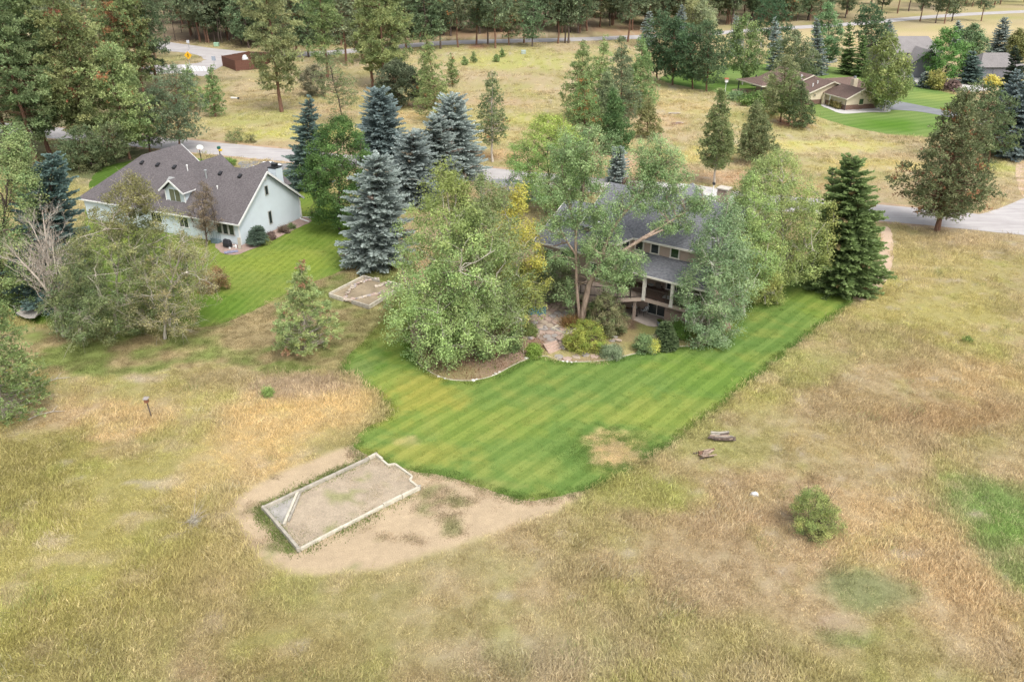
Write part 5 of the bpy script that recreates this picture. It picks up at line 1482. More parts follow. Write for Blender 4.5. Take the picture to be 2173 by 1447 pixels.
mb.box(7.95, 8.65, .35, 1.0, 7.5, 7.58, P)
mb.obj('chimney_cap', M_BLACK, ch)
mb = MB()
courses(mb, [P(7.7, .14, 4), P(8.9, .14, 4), P(8.9, .14, 7.05), P(7.7, .14, 7.05)], .19, .02, nV)
courses(mb, [P(7.69, .15, 4), P(7.69, 1.2, 4), P(7.69, 1.2, 7.05), P(7.69, .15, 7.05)], .19, .02, nU)
mb.obj('siding', M_MINT, ch, 'stuff')
mb = MB()
mb.tube([P(11.15, -.1, 2.4), P(11.15, -.1, .15), P(11.3, -.3, .1), P(11.6, -1.5, .08)], .07, 8)
mb.obj('downspout', M_WHITE, gh)
fix_children(gh)

GR = [(452, 521), (474, 541), (505, 542), (522, 534), (560, 520), (640, 480), (664, 471), (656, 463), (637, 462), (512, 518), (470, 512)]
sheet('planting_bed', poly_world(GR), .04, ground_mat('pink_gravel', .05, (.6, 1.25), 1.5, 14), lambda x, y: np.array((.34, .25, .21)) * (.75 + .45 * fbm(x, y, .8, 4, 7))[:, None], .3, .08, .4, sm=1)

# ================================================================== ranch house, upper right
_a1, _a2 = G(1792, 234.6), G(1857, 230.4)
ru = Vector(_a2 - _a1).normalized()
rv = Vector((-ru.y, ru.x, 0))
Q_ = frame(_a1, ru, rv)
M_CREAM = mat('cream_stucco', (.60, .52, .38), .8, .15, .08, .6)
M_SH2 = shingle_mat('brown_shingle', (.155, .108, .09), .15)
rh = thing('ranch_house', 'low cream ranch house with brown roof and brick skirting', 'house', Q_(2, 12, 0))
mb = MB()
mb.box(.02, 7.38, .02, 7.2, 1.0, 2.5, Q_)
mb.poly([Q_(.02, .02, 2.5), Q_(7.38, .02, 2.5), Q_(3.4, .02, 4.05)])
mb.box(-4, 7, 7.2, 14, 1.0, 2.5, Q_)
mb.poly([Q_(-4, 7.2, 2.5), Q_(7, 7.2, 2.5), Q_(1.5, 7.2, 4.5)])
mb.box(-4.6, 6, 14, 26, 0, 2.6, Q_)
mb.poly([Q_(-4.6, 14, 2.6), Q_(6, 14, 2.6), Q_(1.2, 14, 4.8)])
mb.box(5, 12, 8, 13.5, 0, 2.5, Q_)
mb.obj('wall', M_CREAM, rh)
mb = MB()
mb.box(-.05, 7.45, -.05, 7.2, 0, 1.02, Q_)
mb.box(-4.05, 7.05, 7.2, 14, 0, 1.02, Q_)
br_m, nt, N, L = nodes_of('brown_brick')
b_ = principled(nt, .9, .1)
bk_ = N.new('ShaderNodeTexBrick')
bk_.inputs['Color1'].default_value = (.20, .115, .085, 1); bk_.inputs['Color2'].default_value = (.12, .07, .055, 1); bk_.inputs['Mortar'].default_value = (.22, .17, .14, 1)
bk_.inputs['Scale'].default_value = 2.2
g_ = N.new('ShaderNodeNewGeometry'); mp_ = N.new('ShaderNodeMapping'); mp_.inputs['Rotation'].default_value = (R(90), 0, 0)
L.new(g_.outputs['Position'], mp_.inputs[0]); L.new(mp_.outputs[0], bk_.inputs[0]); L.new(bk_.outputs[0], b_.inputs['Base Color'])
mb.obj('brick_skirt', br_m, rh)
roof_part(rh, [[Q_(-.5, -.6, 2.35), Q_(3.4, -.6, 4.15), Q_(3.4, 7.6, 4.15), Q_(-.5, 7.6, 2.35)], [Q_(7.8, -.6, 2.35), Q_(3.4, -.6, 4.15), Q_(3.4, 7.6, 4.15), Q_(7.8, 7.6, 2.35)],
               [Q_(-4.6, 6.6, 2.4), Q_(1.5, 6.6, 4.6), Q_(1.5, 14.2, 4.6), Q_(-4.6, 14.2, 2.4)], [Q_(7.5, 6.6, 2.4), Q_(1.5, 6.6, 4.6), Q_(1.5, 14.2, 4.6), Q_(7.5, 14.2, 2.4)],
               [Q_(-5.2, 13.4, 2.5), Q_(1.2, 13.4, 4.95), Q_(1.2, 26.5, 4.95), Q_(-5.2, 26.5, 2.5)], [Q_(6.6, 13.4, 2.5), Q_(1.2, 13.4, 4.95), Q_(1.2, 26.5, 4.95), Q_(6.6, 26.5, 2.5)],
               [Q_(-9, 17, 2.5), Q_(-5.5, 21.5, 3.9), Q_(-2, 21.5, 3.9), Q_(-2, 17, 2.5)], [Q_(-9, 17, 2.5), Q_(-5.5, 21.5, 3.9), Q_(-9, 27.5, 2.5)], [Q_(-9, 27.5, 2.5), Q_(-5.5, 21.5, 3.9), Q_(0, 21.5, 3.9), Q_(0, 27.5, 2.5)],
               [Q_(2, 10.6, 4.65), Q_(9.5, 10.6, 4.65), Q_(12.5, 7.6, 2.4), Q_(5, 7.6, 2.4)], [Q_(2, 10.6, 4.65), Q_(9.5, 10.6, 4.65), Q_(12.5, 14, 2.4), Q_(5, 14, 2.4)], [Q_(9.5, 10.6, 4.65), Q_(12.5, 7.6, 2.4), Q_(12.5, 14, 2.4)]], M_SH2, mat('roof_edge', (.42, .36, .27)), .22, .02)
for a, b in (((-.52, -.66, 2.25), (3.4, -.66, 4.07)), ((3.4, -.66, 4.07), (7.82, -.66, 2.25)), ((-.56, -.6, 2.3), (-.56, 6.6, 2.3)), ((-4.65, 6.55, 2.3), (1.5, 6.55, 4.52)), ((1.5, 6.55, 4.52), (3.6, 6.55, 3.75)), ((1.2, 13.35, 4.86), (-1.5, 13.35, 3.85)), ((-9.05, 17, 2.42), (-2, 16.95, 2.42)), ((-9.05, 17, 2.42), (-9.05, 27.5, 2.42))):
    fascia(rh, mat('cream_trim', (.62, .57, .46)), Q_(*a), Q_(*b), .07, .24)
window(rh, Q_(3.65, 0, 1.55), ru, (0, 0, 1), -rv, 1.0, 1.05, M_CREAM, glass_mat('green_blind_pane', (.05, .09, .045)))
window(rh, Q_(-2.4, 7.18, 1.9), ru, (0, 0, 1), -rv, .35, .35, M_CREAM)
mb = MB()
mb.box(-.75, -.15, 6.4, 6.9, 0, 2.1, Q_)
mb.obj('door', M_CREAM, rh)
mb = MB()
mb.box(6.0, 7.0, 6.2, 7.2, 2.6, 5.0, Q_)
ch = mb.obj('chimney', M_CREAM, rh)
mb = MB()
c0 = Vector(Q_(6.5, 6.7, 5.0)); mb.tube([c0, c0 + Vector((0, 0, .45))], .3, 8)
mb.obj('flue', mat('galvanised', (.45, .47, .48)), ch)
for a_, b_2, z_ in ((-.6, 9.3, 3.7), (-1.9, 9.0, 3.25), (-1.0, 14.5, 4.0), (-.6, 15.2, 4.1)):
    mb = MB(); c0 = Vector(Q_(a_, b_2, z_)); mb.tube([c0, c0 + Vector((0, 0, .8))], .12, 6)
    mb.obj('vent_pipe', M_WHITE, rh)
for a_, b_2 in ((-8.6, 17.6), (-8.6, 27), (-5.6, 17.4)):
    mb = MB(); mb.box(a_ - .1, a_ + .1, b_2 - .1, b_2 + .1, 0, 2.5, Q_)
    mb.obj('post', M_DKGREY, rh)
mb = MB()
mb.tube([Q_(-.52, 4.5, 2.2), Q_(-.6, 4.5, .1), Q_(-.9, 4.5, .05)], .09, 6)
mb.obj('downspout', M_WHITE, rh)
mb = MB()
mb.tube([Q_(-.1, -.12, 2.2), Q_(-.1, -.12, .1)], .07, 6)
mb.tube([Q_(7.45, -.12, 2.2), Q_(7.45, -.12, .1)], .07, 6)
mb.obj('downspout', M_DKGREY, rh)
fix_children(rh)
sheet('patio', np.array([Q_(*p, 0)[:2] for p in [(-4, 16.5), (-10, 17), (-11, 24), (-9.5, 29), (-5, 28), (-4, 22)]]), .05, mat('patio_brick', (.42, .29, .2), .9), None, 1, .05)
sheet('gravel_border', poly_world([(1740, 225), (1760, 232), (1776, 240), (1795, 243), (1850, 238), (1880, 240), (1892, 236), (1888, 232), (1860, 229), (1795, 236), (1745, 220)]), .05, M_CONC, None, 1, .1)
for i, (x, y) in enumerate([(1772, 229), (1780, 232), (1764, 226)]):
    o = t_broad(260 + i, x, y, x, y - 14, 12, 'orange-green shrub at the ranch house wall, one of three', 'bush', B_DARK, P_SHRUB, 'shrubs along the ranch wall', ncl=22, per=30, leaf=.22, cs=.4, gap=.1, base=(.14, .15, .05), alt=(.3, .2, .07), amt=.4)
o = thing('patio_umbrella', 'folded black umbrella under the ranch house canopy', 'umbrella', G(1602, 183))
mb = MB(); mb.lathe([(.05, 0), (.05, .3), (.9, .35), (.45, 1.4), (.08, 2.6)], 8); mb.obj('canopy', M_BLACK, o)
mb = MB(); mb.lathe([(.5, 0), (.5, .12), (.05, .14), (.05, .4)], 8); mb.obj('base', M_DKGREY, o)

# ================================================================== two grey buildings far right
M_GREYW = mat('grey_siding', (.14, .145, .16), .7, .2, .1)
M_SHG = shingle_mat('grey_shingle', (.21, .195, .19), .12)
def gbox(name, label, x0, y0, w, d, eave, ridge, along='x', doors=(), rz=0.0):
    o = thing(name, label, 'house', (x0, y0, 0), rz)
    mb = MB()
    mb.box(-w / 2, w / 2, 0, d, 0, eave)
    if along == 'y': mb.poly([(-w / 2, 0, eave), (w / 2, 0, eave), (0, 0, ridge - .15)])
    mb.obj('wall', M_GREYW, o)
    e = .5
    if along == 'y':
        k = (ridge - eave) / (w / 2)
        polys = [[(-w / 2 - e, -e, eave - e * k), (0, -e, ridge), (0, d + e, ridge), (-w / 2 - e, d + e, eave - e * k)], [(w / 2 + e, -e, eave - e * k), (0, -e, ridge), (0, d + e, ridge), (w / 2 + e, d + e, eave - e * k)]]
    else:
        polys = [[(-w / 2 - e, -e, eave), (w / 2 + e, -e, eave), (w / 2 - 3, d / 2, ridge), (-w / 2 + 2, d / 2, ridge)], [(-w / 2 - e, d + e, eave), (w / 2 + e, d + e, eave), (w / 2 - 3, d / 2, ridge), (-w / 2 + 2, d / 2, ridge)],
                 [(-w / 2 - e, -e, eave), (-w / 2 + 2, d / 2, ridge), (-w / 2 - e, d + e, eave)], [(w / 2 + e, -e, eave), (w / 2 - 3, d / 2, ridge), (w / 2 + e, d + e, eave)]]
    roof_part(o, polys, M_SHG, M_DKGREY, .25, .02, .15)
    for x, ww, hh, nm in doors:
        mb = MB(); mb.box(x - ww / 2, x + ww / 2, -.08, 0, .05, hh)
        if nm == 'garage_door':
            for k in range(1, 4): mb.box(x - ww / 2, x + ww / 2, -.1, -.08, hh * k / 4 - .03, hh * k / 4 + .03)
        mb.obj(nm, mat('garage_door_grey', (.17, .165, .185)) if nm == 'garage_door' else M_GLASS, o)
    return o
ga, gb = G(1962, 166), G(2105, 167)
g1 = gbox('grey_house', 'dark grey house with a steep gable behind the round maple', ga[0], ga[1], 7.5, 12, 3.8, 6.6, 'y', [(.8, 2.0, 2.4, 'window')])
mb = MB()
slab(mb, [(-9, 6, 5.2), (6.5, 6, 5.2), (4.5, 12, 8.6), (-7, 12, 8.6)], .15, (0, 0, 1)); slab(mb, [(-9, 18, 5.2), (6.5, 18, 5.2), (4.5, 12, 8.6), (-7, 12, 8.6)], .15, (0, 0, 1)); slab(mb, [(6.5, 6, 5.2), (6.5, 18, 5.2), (4.5, 12, 8.6)], .15, (0, 0, 1))
mb.box(-8.5, 6, 6.5, 17.5, 0, 5.1)
mb.obj('rear_wing', M_SHG, g1)
gbox('grey_garage', 'grey garage with a wide door and hipped roof at far right', gb[0] + 2.0, gb[1], 11, 8, 2.7, 5.6, 'x', [(.3, 5.0, 2.3, 'garage_door')])
# ================================================================== brown house with deck in the centre
D0 = Vector((15.63, 64.09, 0))
e1, e2 = Vector((-.8117, .584, 0)), Vector((.584, .8117, 0))
B = frame(D0, e1, e2)
M_TAUPE = mat('taupe_stucco', (.40, .312, .255), .85, .15, .1, .7)
M_TAUPD = mat('taupe_trim', (.36, .285, .235), .8, .15, .1)
M_CREAMP = mat('cream_paint', (.62, .585, .52), .7, .2, .12)
M_SH3 = shingle_mat('slate_grey_shingle', (.17, .172, .185), .24)
M_RAIL = mat('bronze_rail', (.035, .026, .022), .5, .4)
bh = thing('brown_house', 'two-storey taupe house with slate grey roof and a raised deck', 'house', B(6, 6, 0))
mb = MB()
mb.box(-1, 12.7, 2.9, 13, 0, 7.0, B)
mb.box(-1, 7.4, 2.1, 2.9, 0, 2.2, B)
n_ = len(mb.v)
for zz in (0, 7.0):
    for s, o in ((7.3, 2.95), (7.9, .5), (10.8, .5), (10.8, 2.95)): mb.v.append(B(s, o, zz))
mb.f += [(n_, n_ + 1, n_ + 5, n_ + 4), (n_ + 1, n_ + 2, n_ + 6, n_ + 5), (n_ + 2, n_ + 3, n_ + 7, n_ + 6), (n_ + 4, n_ + 5, n_ + 6, n_ + 7)]
mb.box(10.8, 16.4, .9, 11, 0, 5.05, B)
mb.poly([B(12.7, 2.9, 7), B(12.7, 13, 7), B(12.7, 7.95, 9.85)])
mb.poly([B(-1, 2.9, 7), B(-1, 13, 7), B(-1, 7.95, 9.85)])
mb.poly([B(16.4, .9, 5.05), B(16.4, 11, 5.05), B(16.4, 6.2, 7.8)])
mb.box(4.4, 10.4, 12, 15.3, 0, 6.2, B)
mb.obj('wall', M_TAUPE, bh)
roof_part(bh, [[B(-1.5, 2.4, 6.98), B(12.95, 2.4, 6.98), B(12.95, 7.95, 10.0), B(-1.5, 7.95, 10.0)], [B(-1.5, 13.5, 6.98), B(12.95, 13.5, 6.98), B(12.95, 7.95, 10.0), B(-1.5, 7.95, 10.0)],
               [B(7.15, 2.4, 7.0), B(7.5, .05, 7.0), B(9.35, 1.95, 8.03), B(9.35, 4.3, 8.03)], [B(7.5, .05, 7.0), B(11.2, .05, 7.0), B(9.35, 1.95, 8.03)], [B(11.2, .05, 7.0), B(11.2, 2.4, 7.0), B(9.35, 4.3, 8.03), B(9.35, 1.95, 8.03)],
               [B(10.85, .4, 5.2), B(16.9, .4, 5.2), B(16.9, 6.4, 8.0), B(10.85, 6.4, 8.0)], [B(10.85, 11.6, 5.2), B(16.9, 11.6, 5.2), B(16.9, 6.4, 8.0), B(10.85, 6.4, 8.0)],
               [B(-1.6, -.32, 4.8), B(7.0, -.32, 4.8), B(7.25, 2.88, 5.65), B(-1.6, 2.88, 5.65)],
               [B(7.4, 8, 9.1), B(7.4, 15.6, 9.1), B(4.0, 15.6, 6.7), B(4.0, 8, 6.7)], [B(7.4, 8, 9.1), B(7.4, 15.6, 9.1), B(10.8, 15.6, 6.7), B(10.8, 8, 6.7)]], M_SH3, M_DKGREY, .16, .022)
for a, b in (((-1.55, 2.36, 6.9), (7.15, 2.36, 6.9)), ((7.13, 2.36, 6.9), (7.48, .01, 6.9)), ((7.45, .0, 6.9), (11.2, .0, 6.9)), ((-1.65, -.36, 4.72), (7.0, -.36, 4.72)), ((10.9, .36, 5.12), (16.9, .36, 5.12)), ((16.95, .36, 5.12), (16.95, 6.4, 7.9)), ((-1.65, -.36, 4.72), (-1.65, 2.88, 5.55)), ((12.98, 2.4, 6.9), (12.98, 7.95, 9.9)), ((7.4, 15.65, 9.0), (4.0, 15.65, 6.6))):
    fascia(bh, M_CREAMP, B(*a), B(*b), .09, .17)
n1 = -e2
for s, pm in ((6.65, None), (5.05, None), (3.05, M_GLASSG)):
    window(bh, B(s, 2.9, 6.28), e1, (0, 0, 1), n1, .72, .98, M_CREAMP, pm, 1, .11)
window(bh, B(7.6, 1.72, 6.3), (e1 * .25 - e2), (0, 0, 1), -(e1 + e2 * .25), 1.0, 1.0, M_CREAMP)
window(bh, B(7.6, 1.72, 3.7), (e1 * .25 - e2), (0, 0, 1), -(e1 + e2 * .25), .8, 1.5, M_CREAMP)
window(bh, B(8.6, .5, 3.7), e1, (0, 0, 1), n1, .9, 1.4, M_CREAMP)
window(bh, B(9.9, .5, 3.7), e1, (0, 0, 1), n1, .9, 1.4, M_CREAMP)
window(bh, B(9.2, .5, 6.2), e1, (0, 0, 1), n1, 1.2, 1.0, M_CREAMP)
window(bh, B(13.6, .9, 3.8), e1, (0, 0, 1), n1, .7, 1.7, M_CREAMP)
window(bh, B(15.4, .9, 3.8), e1, (0, 0, 1), n1, .9, 1.4, M_CREAMP)
window(bh, B(2.55, 2.9, 3.58), e1, (0, 0, 1), n1, 1.9, 1.9, M_CREAMP, None, 2, .11, 'sliding_door')
window(bh, B(6.3, 2.9, 3.7), e1, (0, 0, 1), n1, 1.2, 1.3, M_CREAMP, None, 2)
window(bh, B(3.95, 2.1, 1.05), e1, (0, 0, 1), n1, 1.75, 1.9, M_CREAMP, None, 2, .11, 'sliding_door')
window(bh, B(1.75, 2.1, 1.6), e1, (0, 0, 1), n1, .8, .45, M_CREAMP)
window(bh, B(5.95, 2.1, 1.5), e1, (0, 0, 1), n1, .7, .6, M_CREAMP)
# deck
dk_pts = [(-.1, -.1), (4.5, -.1), (6.3, -1.74), (8.6, -2.75), (10.6, -2.75), (10.8, .5), (7.9, .5), (7.3, 2.9), (-.1, 2.9)]
mb = MB()
mb.poly([B(s, o, 2.5) for s, o in dk_pts])
mb.poly([B(s, o, 2.18) for s, o in reversed(dk_pts)])
for i in range(5):
    a, b = dk_pts[i], dk_pts[i + 1]
    mb.beam(B(a[0], a[1], 2.33), B(b[0], b[1], 2.33), .06, .34)
mb.beam(B(-.1, -.1, 2.33), B(-.1, 2.9, 2.33), .06, .34)
deck = mb.obj('deck', M_TAUPD, bh)
fb = MB()
for k in range(20):
    o_ = -.02 + k * .145
    fb.box(0, 7.2 if o_ > .6 else 4.4, o_ + .005, o_ + .14, 2.5, 2.525, B)
fb.obj('floor_boards', mat('deck_board_brown', (.15, .095, .07), .8, .2, .2), deck, 'stuff')
edge = [(-.05, 2.8), (-.05, -.05), (4.45, -.05), (6.27, -1.68), (8.6, -2.68), (10.5, -2.68)]
rl, bl = MB(), MB()
for i in range(len(edge) - 1):
    a, b = Vector(B(*edge[i], 0)), Vector(B(*edge[i + 1], 0))
    z = Vector((0, 0, 1))
    rl.beam(a + z * 3.5, b + z * 3.5, .09, .05)
    rl.beam(a + z * 2.62, b + z * 2.62, .05, .05)
    n = int((b - a).length / .115)
    for k in range(1, n):
        p = a + (b - a) * (k / n)
        bl.beam(p + z * 2.62, p + z * 3.48, .028, .028, (1, 0, 0))
    pm = (a + b) / 2
    mb2 = MB(); mb2.beam(pm + z * 2.4, pm + z * 3.56, .08, .08, (1, 0, 0)); mb2.obj('rail_post', M_RAIL, deck)
    if i in (2, 3, 4):
        mb2 = MB(); mb2.beam(b + z * 2.4, b + z * 3.56, .08, .08, (1, 0, 0)); mb2.obj('rail_post', M_RAIL, deck)
rl.obj('railing', M_RAIL, deck)
bl.obj('balusters', M_RAIL, deck, 'stuff')
for s in (.05, 1.65, 4.4):
    mb = MB(); mb.box(s - .14, s + .14, -.2, .08, 2.3, 4.72, B); mb.box(s - .18, s + .18, -.24, .12, 2.3, 2.5, B); mb.box(s - .18, s + .18, -.24, .12, 4.55, 4.7, B)
    mb.obj('porch_post', M_CREAMP, bh)
for s, o_ in ((5.27, .0), (8.55, -2.6), (10.3, -2.6)):
    mb = MB(); mb.box(s - .11, s + .11, o_ - .11, o_ + .11, 0, 2.2, B)
    mb.obj('deck_post', M_TAUPD, bh)
mb = MB()
mb.tube([B(.0, -.32, 2.3), B(.0, -.32, .5), B(.05, -.45, .3), B(.25, -1.3, .12), B(.4, -1.7, .08)], .055, 8)
mb.obj('downspout', M_WHITE, bh)
mb = MB(); mb.box(10.2, 10.75, 1.2, 1.8, 5, 7.9, B); ch = mb.obj('chimney', mat('tan_flue', (.42, .32, .25)), bh)
mb = MB(); mb.box(10.05, 10.9, 1.05, 1.95, 7.9, 8.0, B); mb.obj('chimney_cap', M_WHITE, ch)
mb = MB(); mb.box(1.5, 2.5, 10.0, 10.9, 6, 10.6, B); ch = mb.obj('chimney', mat('tan_brick', (.40, .30, .24), .9, .1, .25, 6), bh)
mb = MB(); mb.box(1.4, 2.6, 9.9, 11.0, 10.6, 10.72, B); mb.obj('chimney_cap', mat('concrete_cap', (.5, .45, .38)), ch)
for s, o_ in ((12.0, 3.0), (5.4, 5.2), (10.3, 5.4)):
    z0 = (6.98 + (o_ - 2.4) * .545) if s < 12 else 6.4
    mb = MB(); c0 = Vector(B(s, o_, z0 - .1)); mb.tube([c0, c0 + Vector((0, 0, .5))], .07, 6); mb.obj('vent_pipe', M_WHITE if s > 11 else M_DKGREY, bh)
fix_children(bh)
sheet('patio', np.array([B(*p, 0)[:2] for p in [(2.6, 2.1), (7.2, 2.1), (7.0, .4), (5.0, -.2), (3.2, -.6), (2.4, .4)]]), .06, mat('patio_slab', (.36, .31, .27), .9), None, .5, .06, sm=1)

# privacy screen of vertical boards
ps = thing('privacy_screen', 'brown board privacy screen with lattice top below the deck corner', 'fence', B(0, .1, 0))
pl_mesh = None
bpy.context.view_layer.update()
def plank_row(root, a, b, h, wd, th, mt, name='plank', z0=.05, jit=.0):
    a, b = Vector(a), Vector(b)
    L = (b - a).length
    n = max(1, int(round(L / wd)))
    d = (b - a) / n
    mb = MB(); mb.box(-wd / 2 * .95, wd / 2 * .95, -th / 2, th / 2, 0, h)
    me = mb.mesh(name, mt, bevel=.006)
    ang = math.atan2(d.y, d.x)
    for k in range(n):
        o = bpy.data.objects.new(name, me)
        COL.objects.link(o)
        o.location = a + d * (k + .5) + Vector((0, 0, z0)) - root.location
        o.rotation_euler = (0, 0, ang)
        o.scale = (1, 1, 1 + jit * (random.random() - .5))
        o.parent = root
random.seed(4)
M_SCR = mat('screen_board', (.27, .20, .165), .85, .1, .15, 2)
s0 = [B(2.48, .5, 0), B(-.03, .06, 0), B(-.35, 2.37, 0)]
for i in range(2):
    plank_row(ps, s0[i], s0[i + 1], 1.45, .16, .025, M_SCR)
mb = MB()
for i in range(2):
    a, b = Vector(s0[i]) - ps.location, Vector(s0[i + 1]) - ps.location
    for z in (1.52, 1.78): mb.beam(a + Vector((0, 0, z)), b + Vector((0, 0, z)), .06, .05)
    n = 22
    for k in range(n):
        p, q = a + (b - a) * (k / n), a + (b - a) * ((k + 1) / n)
        mb.beam(p + Vector((0, 0, 1.54)), q + Vector((0, 0, 1.76)), .012, .03); mb.beam(q + Vector((0, 0, 1.54)), p + Vector((0, 0, 1.76)), .012, .03)
mb.obj('lattice', M_SCR, ps, 'stuff')

# furniture
def chair(label, pos, rz, seatm, framem, group=None):
    o = thing('patio_chair', label, 'chair', pos, rz, group)
    mb = MB(); mb.box(-.26, .26, -.25, .25, .40, .47); mb.obj('seat', seatm, o, bevel=.015)
    mb = MB(); mb.hexa([(-.26, .23, .45), (.26, .23, .45), (.26, .29, .45), (-.26, .29, .45), (-.25, .36, .98), (.25, .36, .98), (.25, .42, .96), (-.25, .42, .96)]); mb.obj('backrest', seatm, o)
    for sx in (-1, 1):
        for sy in (-1, 1):
            mb = MB(); mb.tube([(sx * .25, sy * .23, .42), (sx * .28, sy * .28, 0)], .018, 5); mb.obj('leg', framem, o)
        mb = MB(); mb.tube([(sx * .28, -.25, .0), (sx * .28, -.24, .64), (sx * .28, .3, .66)], .018, 5); mb.obj('armrest', framem, o)
    return o
ck_m, nt, N, L = nodes_of('checked_cushion')
b_ = principled(nt, .9, .1)
ck = N.new('ShaderNodeTexChecker'); ck.inputs[1].default_value = (.66, .68, .68, 1); ck.inputs[2].default_value = (.06, .07, .08, 1); ck.inputs[3].default_value = 9
tc = N.new('ShaderNodeTexCoord'); L.new(tc.outputs['Object'], ck.inputs[0]); L.new(ck.outputs[0], b_.inputs['Base Color'])
chair('patio chair with black and white cushion behind the deck post', B(5.75, 1.25, .06), R(150), ck_m, M_BLACK)
chair('patio chair with black and white cushion next to the lower sliding door', B(5.0, 1.5, .06), R(215), ck_m, M_BLACK)
chair('dark mesh chair standing on the deck', B(3.9, 2.0, 2.53), R(150), mat('brown_mesh', (.10, .08, .07)), M_RAIL)
o = thing('patio_table', 'round dark table between the checked chairs under the deck', 'table', B(5.5, .75, .06))
mb = MB(); mb.lathe([(.45, .66), (.45, .69)], 16); mb.obj('table_top', mat('brown_mesh', (.10, .08, .07)), o)
mb = MB(); mb.lathe([(.25, 0), (.04, .06), (.04, .66)], 10); mb.obj('pedestal', M_RAIL, o)
o = thing('side_table', 'small glass-topped table on the deck beside the mesh chair', 'table', B(4.7, 1.9, 2.53))
mb = MB(); mb.lathe([(.28, .5), (.28, .53)], 12); mb.obj('table_top', mat('pale_glass', (.4, .42, .42), .2, .5), o)
for k in range(3):
    t = k * 2.09; mb = MB(); mb.tube([(.2 * math.cos(t), .2 * math.sin(t), .5), (.24 * math.cos(t), .24 * math.sin(t), 0)], .015, 5); mb.obj('leg', M_RAIL, o)
mb = MB(); mb.box(-.55, .55, -.35, .35, 0, .012)
o = tag(mb.obj('doormat', mat('pale_mat', (.55, .55, .53))), 'pale mat on the deck before the upper sliding door', 'mat'); o.location = B(2.5, 1.2, 2.53); o.rotation_euler = (0, 0, math.atan2(e1.y, e1.x))
o = thing('potted_plant', 'grass-like plant in a blue-grey pot beside the privacy screen', 'plant pot', G(1400, 692))
mb = MB(); mb.lathe([(.16, 0), (.24, .34), (.27, .36), (.27, .42), (.2, .42)], 14); mb.obj('pot', mat('blue_pot', (.16, .20, .24)), o)
r_ = rg(41); n = 90
B0 = np.stack([r_.normal(0, .08, n), r_.normal(0, .08, n), np.full(n, .4)], 1)
Dd = nrm(np.stack([r_.normal(0, .7, n), r_.normal(0, .7, n), np.ones(n)], 1))
Vq, Qq = diamonds(B0, Dd, nrm(np.cross(Dd, r_.normal(0, 1, Dd.shape))), .4, .04, True)
obj('foliage', mesh_np('foliage', Vq, Qq, None, np.tile(np.array((.12, .19, .04)), (len(Vq), 1)), M_LEAF), o)

# blue rug, patio stones, fire square, steps
c0 = G(1128, 661)
o = thing('outdoor_rug', 'blue outdoor rug with a white diamond lattice on the stone patio', 'rug', c0)
bl_m, nt, N, L = nodes_of('rug_blue')
mb = MB(); mb.box(-1.35, 1.35, -.95, .95, .05, .07); mb.obj('rug_body', mat('rug_blue_weave', (.035, .13, .20), .9), o)
mb = MB()
for k in range(-9, 10):
    for sg in (-1, 1):
        p0, p1 = Vector((k * .3 - .95 * sg * .75, -.95, 0)), Vector((k * .3 + .95 * sg * .75, .95, 0))
        t0, t1 = 0.0, 1.0
        dx = p1.x - p0.x
        for lim, s_ in ((1.35, 1), (-1.35, -1)):
            f0, f1 = (lim - p0.x) * s_, (lim - p1.x) * s_
            if f0 < 0 and f1 < 0: t0 = 2
            elif f0 < 0: t0 = max(t0, f0 / (f0 - f1))
            elif f1 < 0: t1 = min(t1, f0 / (f0 - f1))
        if t0 < t1: mb.beam(p0 + (p1 - p0) * t0 + Vector((0, 0, .07 + .002 * (sg + 1))), p0 + (p1 - p0) * t1 + Vector((0, 0, .07 + .002 * (sg + 1))), .03, .008)
for a, b in (((-1.35, -.95), (1.35, -.95)), ((1.35, -.95), (1.35, .95)), ((1.35, .95), (-1.35, .95)), ((-1.35, .95), (-1.35, -.95))): mb.beam((*a, .08), (*b, .08), .05, .008)
mb.obj('lattice_pattern', mat('rug_pale_blue', (.20, .40, .48), .9), o)
PAT = poly_world([(1098, 650), (1120, 610), (1165, 585), (1215, 600), (1228, 650), (1205, 700), (1215, 735), (1185, 745), (1160, 728), (1135, 715), (1100, 690)])
pat = sheet('patio', PAT, .045, mat('patio_fines', (.27, .21, .17), .95, .05, .25, 1.5, 0, .01), None, .5, .1, sm=1)
M_FLAG = [mat('flagstone_%s' % n, c, .9, .15, .2, 1.6, 0, .008) for n, c in (('grey', (.31, .28, .26)), ('pink', (.40, .30, .25)), ('tan', (.38, .31, .24)))]
def stone_mesh(seed, rx, ry, rz, m):
    r = random.Random(seed)
    bm = bmesh.new()
    bmesh.ops.create_icosphere(bm, subdivisions=1, radius=1)
    for v in bm.verts:
        k = .78 + .4 * r.random()
        v.co = Vector((v.co.x * rx * k, v.co.y * ry * k, v.co.z * rz * k))
    me = bpy.data.meshes.new('stone')
    bm.to_mesh(me); bm.free()
    me.materials.append(m)
    return me
def flag_mesh(seed, rad, m, th=.05):
    r = random.Random(seed)
    n = r.randint(5, 7)
    pts = []
    for k in range(n):
        t = (k + .35 * r.random()) * 6.283 / n
        q = rad * (.8 + .35 * r.random())
        pts.append((q * math.cos(t), q * math.sin(t)))
    mb = MB()
    mb.poly([(x, y, th) for x, y in pts])
    for i in range(n):
        a, b = pts[i], pts[(i + 1) % n]
        mb.poly([(a[0] * 1.03, a[1] * 1.03, 0), (b[0] * 1.03, b[1] * 1.03, 0), (*b, th), (*a, th)])
    return mb.mesh('flagstone', m)
FL = [flag_mesh(i, .42, M_FLAG[i % 3]) for i in range(7)]
rr_ = random.Random(8)
lo, hi = PAT.min(0), PAT.max(0)
yy = lo[1]; row = 0
